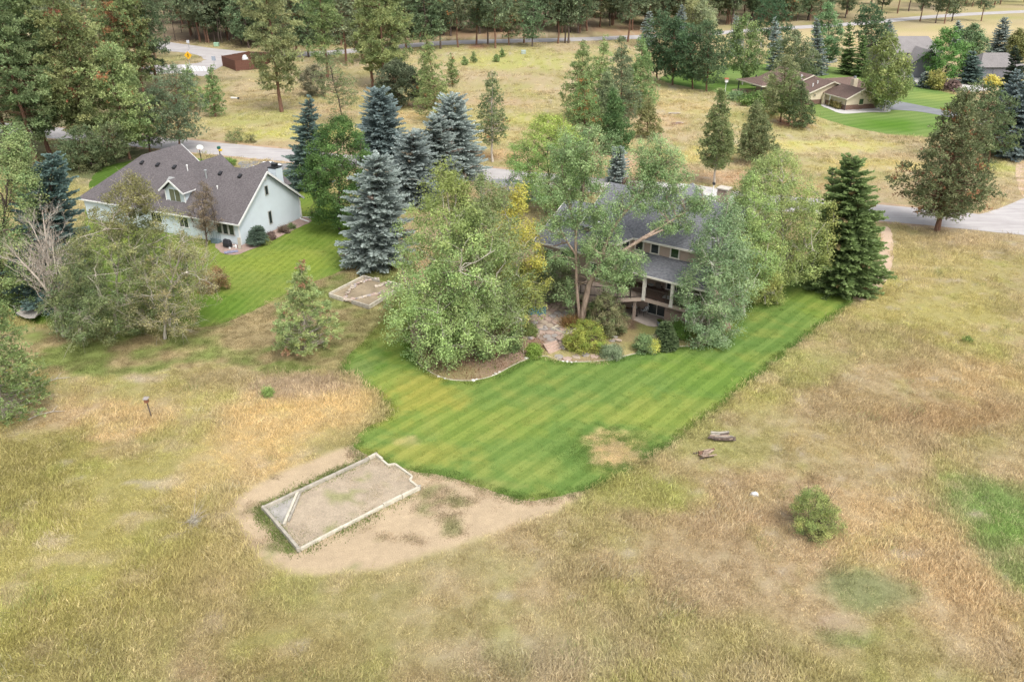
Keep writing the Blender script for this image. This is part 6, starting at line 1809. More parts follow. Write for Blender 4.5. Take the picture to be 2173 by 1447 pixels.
while yy < hi[1]:
    xx = lo[0] + (.42 if row % 2 else 0)
    while xx < hi[0]:
        x, y = xx + rr_.uniform(-.1, .1), yy + rr_.uniform(-.08, .08)
        if sdist(np.array([x]), np.array([y]), PAT)[0] < -.3 and not (abs(x - c0[0]) < 1.4 and abs(y - c0[1]) < 1.0):
            f = obj('flagstone', FL[rr_.randint(0, 6)], pat); f.location = (x, y, .045); f.rotation_euler = (0, 0, rr_.random() * 6); f.scale = (1, .85, 1)
        xx += .84
    yy += .70; row += 1
o = thing('fire_pit', 'square of timbers round grey ash and a black scorched patch', 'fire pit', G(1205, 697))
q = [Vector(G(*p)) - o.location for p in [(1172, 699), (1199, 684.5), (1230, 694), (1203, 712)]]
for i in range(4):
    mb = MB(); a, b = q[i] + Vector((0, 0, .1)), q[(i + 1) % 4] + Vector((0, 0, .1)); mb.beam(a, b, .13, .16); mb.obj('timber', M_WOODL, o, bevel=.01)
mb = MB(); mb.poly([p + Vector((0, 0, .075)) for p in q]); mb.obj('ash_bed', mat('ash_grey', (.22, .20, .19), .95, .05, .3, 2), o)
mb = MB(); mb.lathe([(.5, .077), (.42, .1), (.2, .12), (.02, .14)], 12, tuple(q[1] * .3 + q[2] * .3)); mb.obj('charred_heap', mat('char_black', (.03, .03, .032), .95, .05, .4, 5), o)
o = thing('garden_steps', 'three pinkish timber-edged garden steps down to the lawn', 'steps', G(1162, 752))
s_a, s_b = Vector(G(1152, 736)) - o.location, Vector(G(1180, 728)) - o.location
t_a, t_b = Vector(G(1165, 752)) - o.location, Vector(G(1191, 741)) - o.location
for k in range(4):
    t0, t1 = k / 4, (k + 1) / 4
    z = .16 * (4 - k) / 2
    p = [s_a.lerp(t_a, t0), s_b.lerp(t_b, t0), s_b.lerp(t_b, t1), s_a.lerp(t_a, t1)]
    mb = MB(); mb.hexa([v for v in p] + [v + Vector((0, 0, z)) for v in p]); mb.obj('tread', M_FLAG[1], o)
    mb = MB(); mb.beam(p[3] + Vector((0, 0, z - .04)), p[2] + Vector((0, 0, z - .04)), .09, .12); mb.obj('riser_timber', mat('pink_timber', (.47, .34, .27), .85), o)
ST = [stone_mesh(i, .3, .22, .16, M_FLAG[i % 3]) for i in range(6)]
ws = thing('garden_wall', 'low dry stone wall beside the garden steps', 'wall', G(1190, 735))
for i, (x, y, s, z) in enumerate([(1182, 725, 1.2, 0), (1188, 730, 1.1, 0), (1193, 735, 1.2, 0), (1196, 741, 1, 0), (1190, 722, 1.2, .1), (1198, 728, 1, .1), (1201, 736, .9, 0), (1186, 727, .8, .25), (1193, 729, .9, .24), (1197, 733, .8, .2), (1184, 719, 1, 0)]):
    f = obj('stone', ST[i % 6], ws); f.location = Vector(G(x, y)) + Vector((0, 0, .12 + z)) - ws.location; f.rotation_euler = (0, 0, i * 1.7); f.scale = (s, s, s)
ws = thing('garden_wall', 'curved row of stones edging the olive mound', 'wall', G(1120, 716))
for i, (x, y, s) in enumerate([(1103, 712, .9), (1108, 715, 1), (1113, 717, 1.1), (1119, 718, 1.1), (1125, 719, 1.2), (1131, 718, 1.1), (1136, 713, 1.4), (1139, 706, 1.2), (1143, 697, 1.1), (1149, 696, 1.2), (1156, 697, 1.1)]):
    f = obj('stone', ST[(i + 2) % 6], ws); f.location = Vector(G(x, y)) + Vector((0, 0, .1)) - ws.location; f.rotation_euler = (0, 0, i * 2.1); f.scale = (s, s, s)
# lawn edging stones and concrete curb
eg = [G(x, y) for x, y in [(884, 768), (900, 782), (925, 797), (955, 807), (1000, 809), (1030, 803), (1052, 796), (1075, 783), (1092, 774), (1120, 761), (1155, 755), (1172, 760), (1190, 766), (1212, 769), (1250, 768), (1290, 765), (1350, 750), (1400, 740), (1450, 735), (1490, 736)]]
eg = smooth_poly(np.array(eg)[:, :2], 0)
mb = MB()
pts = []
for i in range(len(eg) - 1):
    for k in range(6): pts.append(eg[i] + (eg[i + 1] - eg[i]) * k / 6)
pts = np.array(pts)
for _ in range(4): pts[1:-1] = pts[1:-1] * .5 + (pts[:-2] + pts[2:]) * .25
for a, b in zip(pts[:-1], pts[1:]): mb.beam((*a, .03), (*b, .03), .07, .07)
tag(mb.obj('edging', mat('edging_concrete', (.46, .42, .32), .9, .1, .3, 1)), 'thin pale curved edging strip between planting bed and lawn', 'edging')
ew = thing('edging_stones', 'scattered white stones along the curved edge of the planting bed', 'stones', (*pts[10], 0), group=None)
for i, (x, y, s) in enumerate([(930, 800, .7), (944, 804, .5), (1005, 808, 1.0), (1011, 806, .7), (1052, 794, .8), (1060, 790, .6), (1046, 797, .5), (1117, 761, .9), (1127, 759, .8), (1133, 757, .7), (1141, 756, .5), (1148, 755, .5), (1195, 767, .6), (1204, 768, .8), (1212, 769, .6), (1222, 768, .5)]):
    f = obj('stone', ST[i % 6], ew); f.location = Vector(G(x, y)) + Vector((0, 0, .04)) - ew.location; f.scale = (s * .7, s * .7, s * .7); f.rotation_euler = (0, 0, i * 1.3)
    f.data = ST[i % 6].copy() if i < 6 else f.data
M_WST = mat('white_stone', (.62, .60, .56), .9)
for f in ew.children:
    f.material_slots[0].link = 'OBJECT'; f.material_slots[0].material = M_WST
sl = thing('slate_pile', 'small heap of flat grey slabs on the dry bed under the deck', 'stones', G(1306, 722))
for i, (x, y) in enumerate([(1300, 724), (1306, 722), (1312, 725), (1305, 719)]):
    f = obj('stone', FL[i], sl); f.location = Vector(G(x, y)) + Vector((0, 0, .03 + .05 * i)) - sl.location; f.scale = (.8, .5, 1)
for i, (x, y) in enumerate([(1186, 758), (1203, 762), (1222, 758), (1243, 754), (1262, 757)]):
    f = obj('stepping_stone', FL[i % 7]); f.location = (G(x, y)[0], G(x, y)[1], .04)
    tag(f, ['stepping stone nearest the garden steps', 'second flat stepping stone from the garden steps', 'grey stepping stone in the middle of the dry border', 'stepping stone left of the sage clump', 'stepping stone by the sage clump'][i], 'stone', 'stepping stones in the dry border')

# ================================================================== timber sandbox in front
def beams(root, pts, w, h, z, m, closed=False, name='timber', split=2.4, jit=.02):
    n = len(pts) if closed else len(pts) - 1
    for i in range(n):
        a, b = Vector(pts[i]), Vector(pts[(i + 1) % len(pts)])
        L = (b - a).length
        k = max(1, int(round(L / split)))
        for j in range(k):
            p, q = a.lerp(b, j / k), a.lerp(b, (j + 1) / k)
            d = (q - p).normalized() * .012
            mb = MB()
            o = Vector((random.uniform(-jit, jit), random.uniform(-jit, jit), z + random.uniform(-jit, jit) * .6))
            mb.beam(p + d + o, q - d + o, w, h)
            mb.obj(name, m, root, bevel=.012)
sbx = thing('timber_garden_box', 'long timber-framed garden box with a diagonal corner on bare ground', 'garden box', G(720, 1070))
sp = [Vector(G(x, y)) - sbx.location for x, y in [(560, 1082), (634.6, 1170), (814, 1076), (890.5, 1038), (870, 1022), (875, 1013), (839, 987), (823, 989), (811, 979), (798, 969), (783, 977)]]
beams(sbx, [sp[0], sp[1]], .18, .30, .15, M_WOOD)
beams(sbx, [sp[1], sp[2]], .15, .22, .11, M_WOODL)
beams(sbx, [sp[2], sp[3]], .17, .30, .15, M_WOODL, False, 'timber', 1.7)
beams(sbx, sp[3:9], .14, .17, .09, M_WOODL)
beams(sbx, sp[8:11], .18, .30, .15, M_WOODL)
beams(sbx, [sp[10], sp[0]], .18, .28, .14, M_WOOD, False, 'timber', 2.6)
d1, d2 = Vector(G(632, 1048)) - sbx.location, Vector(G(603, 1117)) - sbx.location
beams(sbx, [d1, d2], .16, .26, .13, M_WOODL)
d3 = (d2 - d1).normalized().cross(Vector((0, 0, 1))) * .17
beams(sbx, [d1.lerp(d2, .04) - d3, d1.lerp(d2, .9) - d3], .13, .2, .1, M_WOOD, False, 'timber', 3)
for p in (sp[0], sp[1], sp[3], sp[9]):
    mb = MB(); mb.box(-.1, .1, -.1, .1, 0, .31, lambda a, b, c: (p.x + a, p.y + b, c)); mb.obj('corner_post', M_WOOD, sbx, bevel=.012)
soil = sheet('soil', np.array([[v.x + sbx.location.x, v.y + sbx.location.y] for v in sp]), .05, ground_mat('box_soil', .05, (.66, 1.2), 1, 14), lambda x, y: (np.array((.36, .295, .215)) * (.8 + .4 * fbm(x, y, .7, 4, 5))[:, None]) * (1 - (sstep(.6, .75, fbm(x, y, 1.4, 4, 15)) * .7)[:, None]) + np.array((.22, .23, .09)) * (sstep(.6, .75, fbm(x, y, 1.4, 4, 15)) * .7)[:, None], .5, 0, .4, None, sbx, 0)
soil.location = -sbx.location
tri = [sp[0], d1, d2]
mb = MB(); mb.poly([v + Vector((0, 0, .062)) for v in tri]); mb.obj('sand_corner', mat('grey_sand', (.34, .32, .29), .95, .05, .25, 1.5), sbx)

# ================================================================== raised stone bed by the small pine
rb = thing('raised_garden_bed', 'raised timber bed with two arcs of stones beside the small pine', 'garden bed', G(776, 628))
cr_ = {k: Vector(G(*v)) - rb.location for k, v in dict(L=(699, 630), T=(772, 592), T2=(806, 602), R0=(822, 604), R=(856, 612), Bm=(783, 656), F=(747, 645), L2=(729, 640)).items()}
HB = .42
def bw(a, b, lay=3, m=M_WOOD):
    for k in range(lay):
        random.seed(k + 3)
        beams(rb, [cr_[a], cr_[b]], .15, HB / lay - .012, HB / lay * (k + .5), m, False, 'timber', 3.2, .012)
bw('L', 'T', 3, M_WOODL); bw('T', 'T2', 3, M_WOOD); bw('R0', 'R', 3, M_WOODL); bw('R', 'Bm', 3, M_WOODL); bw('Bm', 'F', 3, M_WOOD); bw('L', 'L2', 3, M_WOODL)
order = ['L', 'L2', 'F', 'Bm', 'R', 'R0', 'T2', 'T']
bs = sheet('soil', np.array([[cr_[k].x + rb.location.x, cr_[k].y + rb.location.y] for k in order]), .16, ground_mat('bed_soil', .05, (.6, 1.2), 1.4, 14), lambda x, y: np.array((.34, .275, .185)) * (.7 + .5 * fbm(x, y, .8, 4, 5))[:, None] * np.where(fbm(x, y, 1.1, 3, 9) > .58, .8, 1.0)[:, None], .4, 0, .35, None, rb, 0)
bs.location = -rb.location
rr_ = random.Random(3)
M_PINKST = [mat('pink_stone', (.44, .33, .28), .9, .1, .25, 4), mat('tan_stone', (.47, .40, .32), .9, .1, .25, 4), mat('grey_stone', (.36, .32, .30), .9, .1, .25, 4)]
SM = [stone_mesh(20 + i, .21, .15, .09, M_PINKST[i % 3]) for i in range(6)]
def arc(pts, n, z, s):
    pp = [Vector(G(*p)) for p in pts]
    for i in range(n):
        t = i / (n - 1) * (len(pp) - 1)
        k = min(int(t), len(pp) - 2)
        p = pp[k].lerp(pp[k + 1], t - k)
        f = obj('stone', SM[rr_.randint(0, 5)], rb)
        f.location = p + Vector((rr_.uniform(-.1, .1), rr_.uniform(-.1, .1), z)) - rb.location
        q = s * rr_.uniform(.7, 1.4); f.scale = (q, q, q); f.rotation_euler = (rr_.uniform(-.3, .3), rr_.uniform(-.3, .3), rr_.random() * 6)
arc([(731, 638), (738, 625), (748, 613), (762, 604), (780, 598), (803, 595)], 24, .22, 1.1)
arc([(736, 632), (750, 612), (770, 602)], 10, .36, .9)
arc([(738, 640), (760, 637), (780, 632), (802, 627), (814, 622)], 20, .2, 1.2)
arc([(800, 612), (812, 608), (822, 604), (824, 612)], 9, .24, 1.5)
# ================================================================== small things in the yards
def at(x, y, z=0.0): return Vector(G(x, y, z))
# things at the front corner of the pale house
o = thing('garden_cart', 'black covered barbecue with white wheels by the pale house wall', 'barbecue', at(484, 526), math.atan2(Vv_.y, Vv_.x))
mb = MB(); mb.box(-.5, .5, -.3, .3, .16, .75); mb.obj('cover', mat('black_cover', (.025, .025, .03), .6, .3), o, bevel=.09)
mb = MB(); mb.hexa([(-.47, -.28, .72), (.47, -.28, .72), (.47, .28, .72), (-.47, .28, .72), (-.4, -.16, 1.05), (.4, -.16, 1.05), (.4, .16, 1.05), (-.4, .16, 1.05)]); mb.obj('hood', mat('black_cover', (.025, .025, .03)), o, bevel=.06)
for s in (-1, 1):
    mb = MB(); mb.tube([(-.55, s * .3 - .03, .14), (-.55, s * .3 + .03, .14)], .14, 12); mb.obj('wheel', M_WHITE, o)
mb = MB(); mb.tube([(-.5, 0, .6), (-.75, 0, .85)], .025, 6); mb.obj('handle', M_BLACK, o)
o = thing('watering_jug', 'white plastic jug next to the black barbecue', 'jug', at(501, 527))
mb = MB(); mb.lathe([(.12, 0), (.13, .3), (.05, .42), (.05, .48)], 10); mb.obj('body', M_WHITE, o)
mb = MB(); mb.tube([(0, .1, .15), (0, .2, .3), (0, .08, .42)], .02, 6); mb.obj('handle', M_WHITE, o)
mb = MB(); mb.hexa([(-.17, 0, 0), (.17, 0, 0), (.17, .04, 0), (-.17, .04, 0), (-.17, .25, 1.35), (.17, .25, 1.35), (.17, .29, 1.35), (-.17, .29, 1.35)])
o = tag(mb.obj('plank', M_WOOD), 'grey weathered board leaning on the corner of the pale house', 'board'); o.location = at(509, 530)
bm = bmesh.new(); bmesh.ops.create_grid(bm, x_segments=14, y_segments=8, size=.5)
r_ = random.Random(5)
for v in bm.verts: v.co = Vector((v.co.x * 1.5, v.co.y * .8, .05 + .1 * r_.random()))
me = bpy.data.meshes.new('tarp'); bm.to_mesh(me); bm.free(); me.materials.append(mat('tarp_blue_grey', (.22, .22, .29), .7, .2, .4, 5))
o = tag(obj('tarp', me), 'crumpled blue-grey tarp on the gravel before the black barbecue', 'tarp'); o.location = at(491, 536); o.rotation_euler = (0, 0, .5)
o = thing('entry_steps', 'small blue-grey steps with railing at the back of the pale house', 'steps', at(455, 517), math.atan2(Vv_.y, Vv_.x))
for k in range(3):
    mb = MB(); mb.box(-.5, .5, -.9 + .3 * k, -.6 + .3 * k, 0, .18 * (k + 1)); mb.obj('step', mat('blue_grey_paint', (.15, .21, .23)), o)
for s in (-.5, .5):
    mb = MB(); mb.beam((s, -.9, 1.0), (s, 0, 1.45), .05, .06)
    for k in range(4): mb.beam((s, -.85 + .27 * k, .1), (s, -.85 + .27 * k, 1.02 + .13 * k), .03, .03, (1, 0, 0))
    mb.obj('railing', mat('blue_grey_paint', (.15, .21, .23)), o)
o = thing('downspout_extension', 'white drain pipe lying on the grass at the pale house corner', 'pipe', at(636, 465))
q = at(656, 472) - o.location
mb = MB(); mb.tube([(0, 0, .2), (q.x * .15, q.y * .15, .1), (q.x, q.y, .08)], .09, 8); mb.obj('pipe', M_WHITE, o)
# hammock
o = thing('hammock', 'quilted grey hammock with spreader bars slung under the bare tree', 'hammock', at(62, 680))
hp = [rise(G(62, 680), *q) for q in ((53, 644), (91, 650), (73, 675), (34, 665))]
hp = [Vector(at(53, 644, .85)), Vector(at(91, 650, .85)), Vector(at(73, 675, .85)), Vector(at(34, 665, .85))]
hp = [v - o.location for v in hp]
V, Qd = [], []
for i in range(11):
    for j in range(8):
        s, t = i / 10, j / 7
        p = (hp[0] * (1 - s) + hp[1] * s) * (1 - t) + (hp[3] * (1 - s) + hp[2] * s) * t
        V.append((p.x, p.y, p.z - .28 * math.sin(math.pi * s) * .9 + .04 * ((i + j) % 2)))
for i in range(10):
    for j in range(7): Qd.append((i * 8 + j, (i + 1) * 8 + j, (i + 1) * 8 + j + 1, i * 8 + j + 1))
obj('fabric', mesh_np('fabric', np.array(V), Qd, None, None, mat('quilted_fabric', (.40, .37, .33), .9, .1, .4, 5), True), o)
for a, b in ((hp[0], hp[3]), (hp[1], hp[2])):
    mb = MB(); mb.tube([a, b], .03, 6); mb.obj('spreader_bar', M_WOOD, o)
for side, tgt in ((0, at(14, 645, 1.5)), (1, at(112, 652, 1.6))):
    mb = MB(); t = Vector(tgt) - o.location
    a, b = (hp[0], hp[3]) if side == 0 else (hp[1], hp[2])
    for k in range(7): mb.tube([a.lerp(b, k / 6), a.lerp(b, .5).lerp(t, .55)], .008, 3)
    mb.tube([a.lerp(b, .5).lerp(t, .55), t], .012, 4)
    mb.obj('ropes', mat('rope', (.5, .48, .44)), o)
# bird houses
def birdhouse(name, label, pos, h, bx, roofm, boxm, postm, lean=(0, 0)):
    o = thing(name, label, 'birdhouse', pos)
    mb = MB(); mb.tube([(0, 0, 0), (lean[0], lean[1], h)], [.05, .045], 6); mb.obj('post', postm, o)
    mb = MB(); x, y = lean; mb.box(x - bx / 2, x + bx / 2, y - bx / 2, y + bx / 2, h - .05, h + bx * 1.1); hb = mb.obj('box', boxm, o)
    mb = MB(); mb.hexa([(x - bx * .75, y - bx * .75, h + bx), (x + bx * .75, y - bx * .75, h + bx), (x + bx * .75, y + bx * .75, h + bx * 1.1), (x - bx * .75, y + bx * .75, h + bx * 1.1), (x - bx * .75, y - bx * .75, h + bx * 1.12), (x + bx * .75, y - bx * .75, h + bx * 1.12), (x + bx * .75, y + bx * .75, h + bx * 1.3), (x - bx * .75, y + bx * .75, h + bx * 1.3)]); mb.obj('lid', roofm, hb)
    return o
birdhouse('birdhouse', 'small rusty brown birdhouse on a thin leaning post in the dry meadow', at(322, 886), 1.35, .26, mat('grey_lid', (.3, .27, .24)), mat('rust_box', (.22, .10, .06)), B_DARK, (-.12, .05))
birdhouse('birdhouse', 'white birdhouse with red roof on a white post at the ranch lawn edge', at(1538, 203), 2.9, .62, mat('red_lid', (.35, .12, .07)), M_WHITE, M_WHITE)
# firewood heaps, boulder, sage clump, branches
def logpile(label, x, y, w, n, ang, m, seed):
    c = at(x, y); s = mpp(np.array(c)) * w / 2
    o = thing('log_pile', label, 'logs', c, ang)
    r = random.Random(seed)
    for k in range(n):
        L = s * r.uniform(.6, 1.7)
        yy, zz = r.uniform(-.4, .4), .10 + .11 * (k % 3)
        x0 = r.uniform(-.3, .3) * s
        mb = MB(); rd = r.uniform(.05, .1)
        mb.tube([(x0 - L / 2, yy + r.uniform(-.1, .1), zz), (x0, yy + r.uniform(-.04, .04), zz + r.uniform(-.02, .04)), (x0 + L / 2, yy + r.uniform(-.1, .1), zz + r.uniform(-.03, .08))], [rd, rd * .95, rd * .75], 7)
        mb.obj('log', m[k % len(m)], o)
logpile('heap of grey weathered logs in the grass right of the striped lawn', 1530, 932, 56, 26, -.05, [B_DARK, M_WOOD, B_DARK, B_COTT], 1)
logpile('smaller brown decayed log heap below the grey logs', 1500, 968, 46, 13, .25, [B_DARK, B_PINE, B_COTT], 2)
me = stone_mesh(71, .34, .24, .2, mat('chalk_stone', (.60, .60, .60), .9, .1, .2, 4))
o = tag(obj('boulder', me), 'single pale white boulder in the tan meadow left of the round bush', 'rock'); o.location = at(1601, 1050) + Vector((0, 0, .08)); o.name = 'boulder'
t_broad(270, 411, 1114, 411, 1094, 24, 'dead grey sage clump in the dry meadow at lower left', 'sage_clump', B_GREY, P_SHRUB, ncl=30, per=22, leaf=.06, cs=.14, gap=.1, lump=.2, tr=.03, limbs=4, base=(.22, .2, .15), alt=(.34, .31, .26), amt=.5, extra=40)
for lab, pts in (('long pale fallen branch curving through dry grass at the left', [(60, 893), (85, 882), (112, 876), (138, 875)]), ('thin pale fallen branch near the left edge pine', [(88, 822), (104, 812), (120, 806), (150, 803)])):
    c = at(*pts[0]); mb = MB(); mb.tube([at(*p) - c + Vector((0, 0, .12)) for p in pts], [.06, .05, .04, .015], 6)
    for i in (1, 2): mb.tube([at(*pts[i]) - c + Vector((0, 0, .12)), at(pts[i][0] + 12, pts[i][1] - 10) - c + Vector((0, 0, .25))], [.03, .008], 4)
    o = tag(mb.obj('fallen_branch', B_PALE), lab, 'branch'); o.location = c
# small log stubs / mounds far meadow
logpile('faint grey brush pile in the tan meadow behind the road', 1430, 243, 30, 6, .1, [B_GREY, B_PALE], 4)
logpile('second brush pile in the tan meadow, nearer the yellowish pine', 1440, 264, 34, 6, .3, [B_GREY, B_PINE], 5)

# street things
o = thing('basketball_hoop', 'white basketball backboard on a black pole behind the pale house', 'basketball hoop', at(428, 345))
mb = MB(); mb.tube([(0, 0, 0), (0, 0, 2.1), (.35, -.5, 2.4)], .07, 8); mb.obj('pole', M_BLACK, o)
mb = MB(); pts = [(.55 * math.sin(t) + .35, -.55, 2.5 + .42 * math.cos(t)) for t in np.linspace(0, 6.283, 13)[:-1]]
mb.poly(pts); mb.poly([(x, y + .05, z) for x, y, z in reversed(pts)])
for i in range(12): mb.poly([pts[i], pts[(i + 1) % 12], (pts[(i + 1) % 12][0], -.5, pts[(i + 1) % 12][2]), (pts[i][0], -.5, pts[i][2])])
bd = mb.obj('backboard', mat('board_white', (.75, .76, .77), .4, .4, .05), o)
mb = MB(); mb.tube([(.35 + .23 * math.cos(t), -.83 + .23 * math.sin(t), 2.25) for t in np.linspace(0, 6.283, 13)], .02, 5); mb.obj('rim', mat('rim_orange', (.5, .12, .03)), bd)
o = thing('mailbox', 'dark green mailbox with a yellow paper box on a post by the road', 'mailbox', at(468, 334))
mb = MB(); mb.box(-.06, .06, -.06, .06, 0, 1.1); mb.obj('post', B_DARK, o)
mb = MB(); mb.box(-.28, .2, -.28, .28, 1.35, 1.75); mb.obj('box', mat('mailbox_green', (.02, .10, .07), .5), o, bevel=.08)
mb = MB(); mb.box(-.1, .42, -.22, .22, 1.0, 1.3); mb.obj('paper_box', mat('yellow_plastic', (.62, .40, .02), .5), o, bevel=.05)
o = thing('mailbox', 'small dark mailbox at the pale drive of the brown house', 'mailbox', at(1513, 408))
mb = MB(); mb.box(-.06, .06, -.06, .06, 0, 1.05); mb.obj('post', M_WHITE, o)
mb = MB(); mb.box(-.16, .16, -.28, .28, 1.05, 1.4); mb.obj('box', M_BLACK, o, bevel=.06)
# white car
o = thing('parked_car', 'white car parked in the driveway behind the pale house chimney', 'car', at(566, 367), .12)
M_CARW = mat('car_white', (.72, .73, .74), .25, .6, .04)
prof = [(-2.2, .35), (-2.2, .8), (-2.0, .95), (-1.1, 1.02), (-.5, 1.45), (.9, 1.5), (1.7, 1.1), (2.15, 1.0), (2.25, .75), (2.2, .35)]
mb = MB()
def xsec(y, k): return [(x, y, .35 + (z - .35) * (k if z > 1.05 else 1)) for x, z in prof]
L_, R_2 = xsec(-.88, 1), xsec(.88, 1)
mb.poly(L_); mb.poly(list(reversed(R_2)))
for i in range(len(prof)):
    j = (i + 1) % len(prof); mb.poly([L_[j], L_[i], R_2[i], R_2[j]])
mb.obj('body', M_CARW, o, bevel=.06)
mb = MB(); mb.hexa([(-.98, -.74, 1.1), (1.55, -.74, 1.18), (1.55, .74, 1.18), (-.98, .74, 1.1), (-.48, -.72, 1.515), (.9, -.72, 1.53), (.9, .72, 1.53), (-.48, .72, 1.515)]); mb.obj('windows', M_GLASS, o)
mb = MB(); mb.box(-.42, .85, -.7, .7, 1.53, 1.55); mb.obj('roof_panel', M_CARW, o)
for sx in (-1.4, 1.4):
    for sy in (-.86, .86):
        mb = MB(); mb.tube([(sx, sy - .1, .33), (sx, sy + .1, .33)], .33, 14); wq = mb.obj('wheel', M_BLACK, o)
        mb = MB(); mb.tube([(sx, sy - .11, .33), (sx, sy + .11, .33)], .18, 10); mb.obj('rim', mat('galvanised', (.45, .47, .48)), wq)
# road signs
def sign(label, pos, h, size, m, dia):
    o = thing('road_sign', label, 'sign', pos)
    mb = MB(); mb.tube([(0, 0, 0), (0, 0, h)], .06, 6); mb.obj('post', mat('galvanised', (.45, .47, .48)), o)
    mb = MB(); s = size / 2
    p = [(0, s * 1.35), (s * 1.35, 0), (0, -s * 1.35), (-s * 1.35, 0)] if dia else [(-s, -s), (s, -s), (s, s), (-s, s)]
    mb.hexa([(x, -.09, h + z) for x, z in p] + [(x, -.06, h + z) for x, z in p]); f = mb.obj('panel', m, o)
    return o, f
o, f = sign('yellow diamond warning sign with a dark walking figure', at(405, 151), 3.9, 1.5, mat('sign_yellow', (.72, .40, .02), .5, .3, .05), True)
mb = MB()
mb.lathe([(.001, 0), (.12, .1), (.001, .22)], 8, (0, -.11, 4.25))
for a, b, w in (((0, 4.25), (0, 3.85), .14), ((0, 3.9), (-.22, 3.4), .1), ((0, 3.9), (.22, 3.4), .1), ((0, 4.15), (.26, 3.9), .08), ((0, 4.15), (-.26, 3.95), .08)): mb.beam((a[0], -.1, a[1]), (b[0], -.1, b[1]), w, .02, (0, 1, 0))
mb.obj('walking_figure', M_BLACK, f)
sign('blue-grey square back of a road sign by the junction', at(457, 148), 2.8, 1.1, mat('sign_grey', (.30, .34, .40), .5), False)
sign('small pale road sign at the far side of the junction', at(402, 108), 2.6, .9, mat('sign_pale', (.5, .52, .55), .5), False)
def ubox(label, pos, w, m):
    o = thing('utility_box', label, 'utility box', pos)
    mb = MB(); mb.box(-w / 2, w / 2, -w * .4, w * .4, 0, w * .62); mb.obj('cabinet', m, o, bevel=.06)
    mb = MB(); mb.hexa([(-w * .53, -w * .44, w * .62), (w * .53, -w * .44, w * .62), (w * .53, w * .42, w * .62), (-w * .53, w * .42, w * .62), (-w * .5, -w * .36, w * .74), (w * .5, -w * .36, w * .74), (w * .5, w * .4, w * .78), (-w * .5, w * .4, w * .78)]); mb.obj('lid', m, o)
ubox('pale green utility cabinet above the road junction', at(460, 99), 1.5, mat('cabinet_green', (.30, .46, .32), .6))
ubox('grey-green utility cabinet alone in the back meadow', at(1111, 115), 1.4, mat('cabinet_grey', (.34, .40, .36), .6))
o = thing('culvert_pipe', 'white culvert pipe with a dark mouth lying in the meadow', 'pipe', at(499, 211), -.35)
mb = MB(); mb.tube([(-1.0, 0, .22), (.75, 0, .22)], .22, 12); mb.obj('pipe', M_WHITE, o)
mb = MB(); mb.tube([(.75, 0, .22), (.95, 0, .22)], .26, 12); mb.obj('mouth', M_DKGREY, o)
# brown board enclosure
en = thing('board_enclosure', 'reddish-brown board enclosure with a white tank inside near the junction', 'fence', at(520, 148))
M_ENC = mat('redwood_board', (.15, .075, .055), .85, .1, .25, 2)
cn = [at(474, 141), at(502, 152), at(548, 147.5), at(575, 133), at(530, 131)]
for a, b in ((0, 1), (1, 2), (2, 3), (3, 4), (4, 0)):
    plank_row(en, cn[a], cn[b], 2.5, .55, .06, M_ENC, 'board', .1, .06)
mb = MB()
for i, c in enumerate(cn):
    d = c - en.location; mb2 = MB(); mb2.box(-.12, .12, -.12, .12, 0, 2.75, lambda x, y, z, d=d: (x + d.x, y + d.y, z)); mb2.obj('corner_post', M_ENC, en)
    mb.beam(c - en.location + Vector((0, 0, 2.62)), cn[(i + 1) % 5] - en.location + Vector((0, 0, 2.62)), .12, .1)
mb.obj('top_rail', M_ENC, en)
o = thing('water_tank', 'small white tank standing inside the brown board enclosure', 'tank', at(523, 144))
mb = MB(); mb.lathe([(.8, 0), (.8, 2.4), (.6, 3.0), (.2, 3.3)], 14); mb.obj('body', M_WHITE, o)
mb = MB(); mb.lathe([(.2, 3.3), (.22, 3.45)], 10); mb.obj('cap', M_DKGREY, o)
# scattered leaf litter and weeds at the foot of the aspens
g = Geo(); r_ = rg(90)
n = 5200
x = r_.uniform(-12.5, 3, n); y = r_.uniform(52.5, 64, n)
k = sdist(x, y, BED) < -.15
x, y = x[k], y[k]; n = len(x)
B0 = np.stack([x, y, np.full(n, .03)], 1)
Dd = nrm(np.stack([r_.normal(0, .6, n), r_.normal(0, .6, n), np.ones(n) * .8], 1))
Lh = (.10 + .35 * r_.random(n) ** 2)
Vq, Qq = diamonds(B0, Dd, nrm(np.cross(Dd, r_.normal(0, 1, Dd.shape))), Lh, .05, True)
f_ = fbm(x, y, 1.8, 3, 31)[:, None]
c = np.where(f_ > .56, np.array([(.18, .23, .05)]), np.where(f_ > .47, np.array([(.33, .30, .10)]), np.array([(.28, .15, .08)]))) * (1 + r_.normal(0, .2, (n, 1)))
g.add(Vq, Qq, np.repeat(c, 4, 0))
tag(obj('ground_cover', g.mesh('ground_cover', M_LEAF)), 'reddish and green low weeds covering the planting bed under the aspens', 'weeds', None, 'stuff')

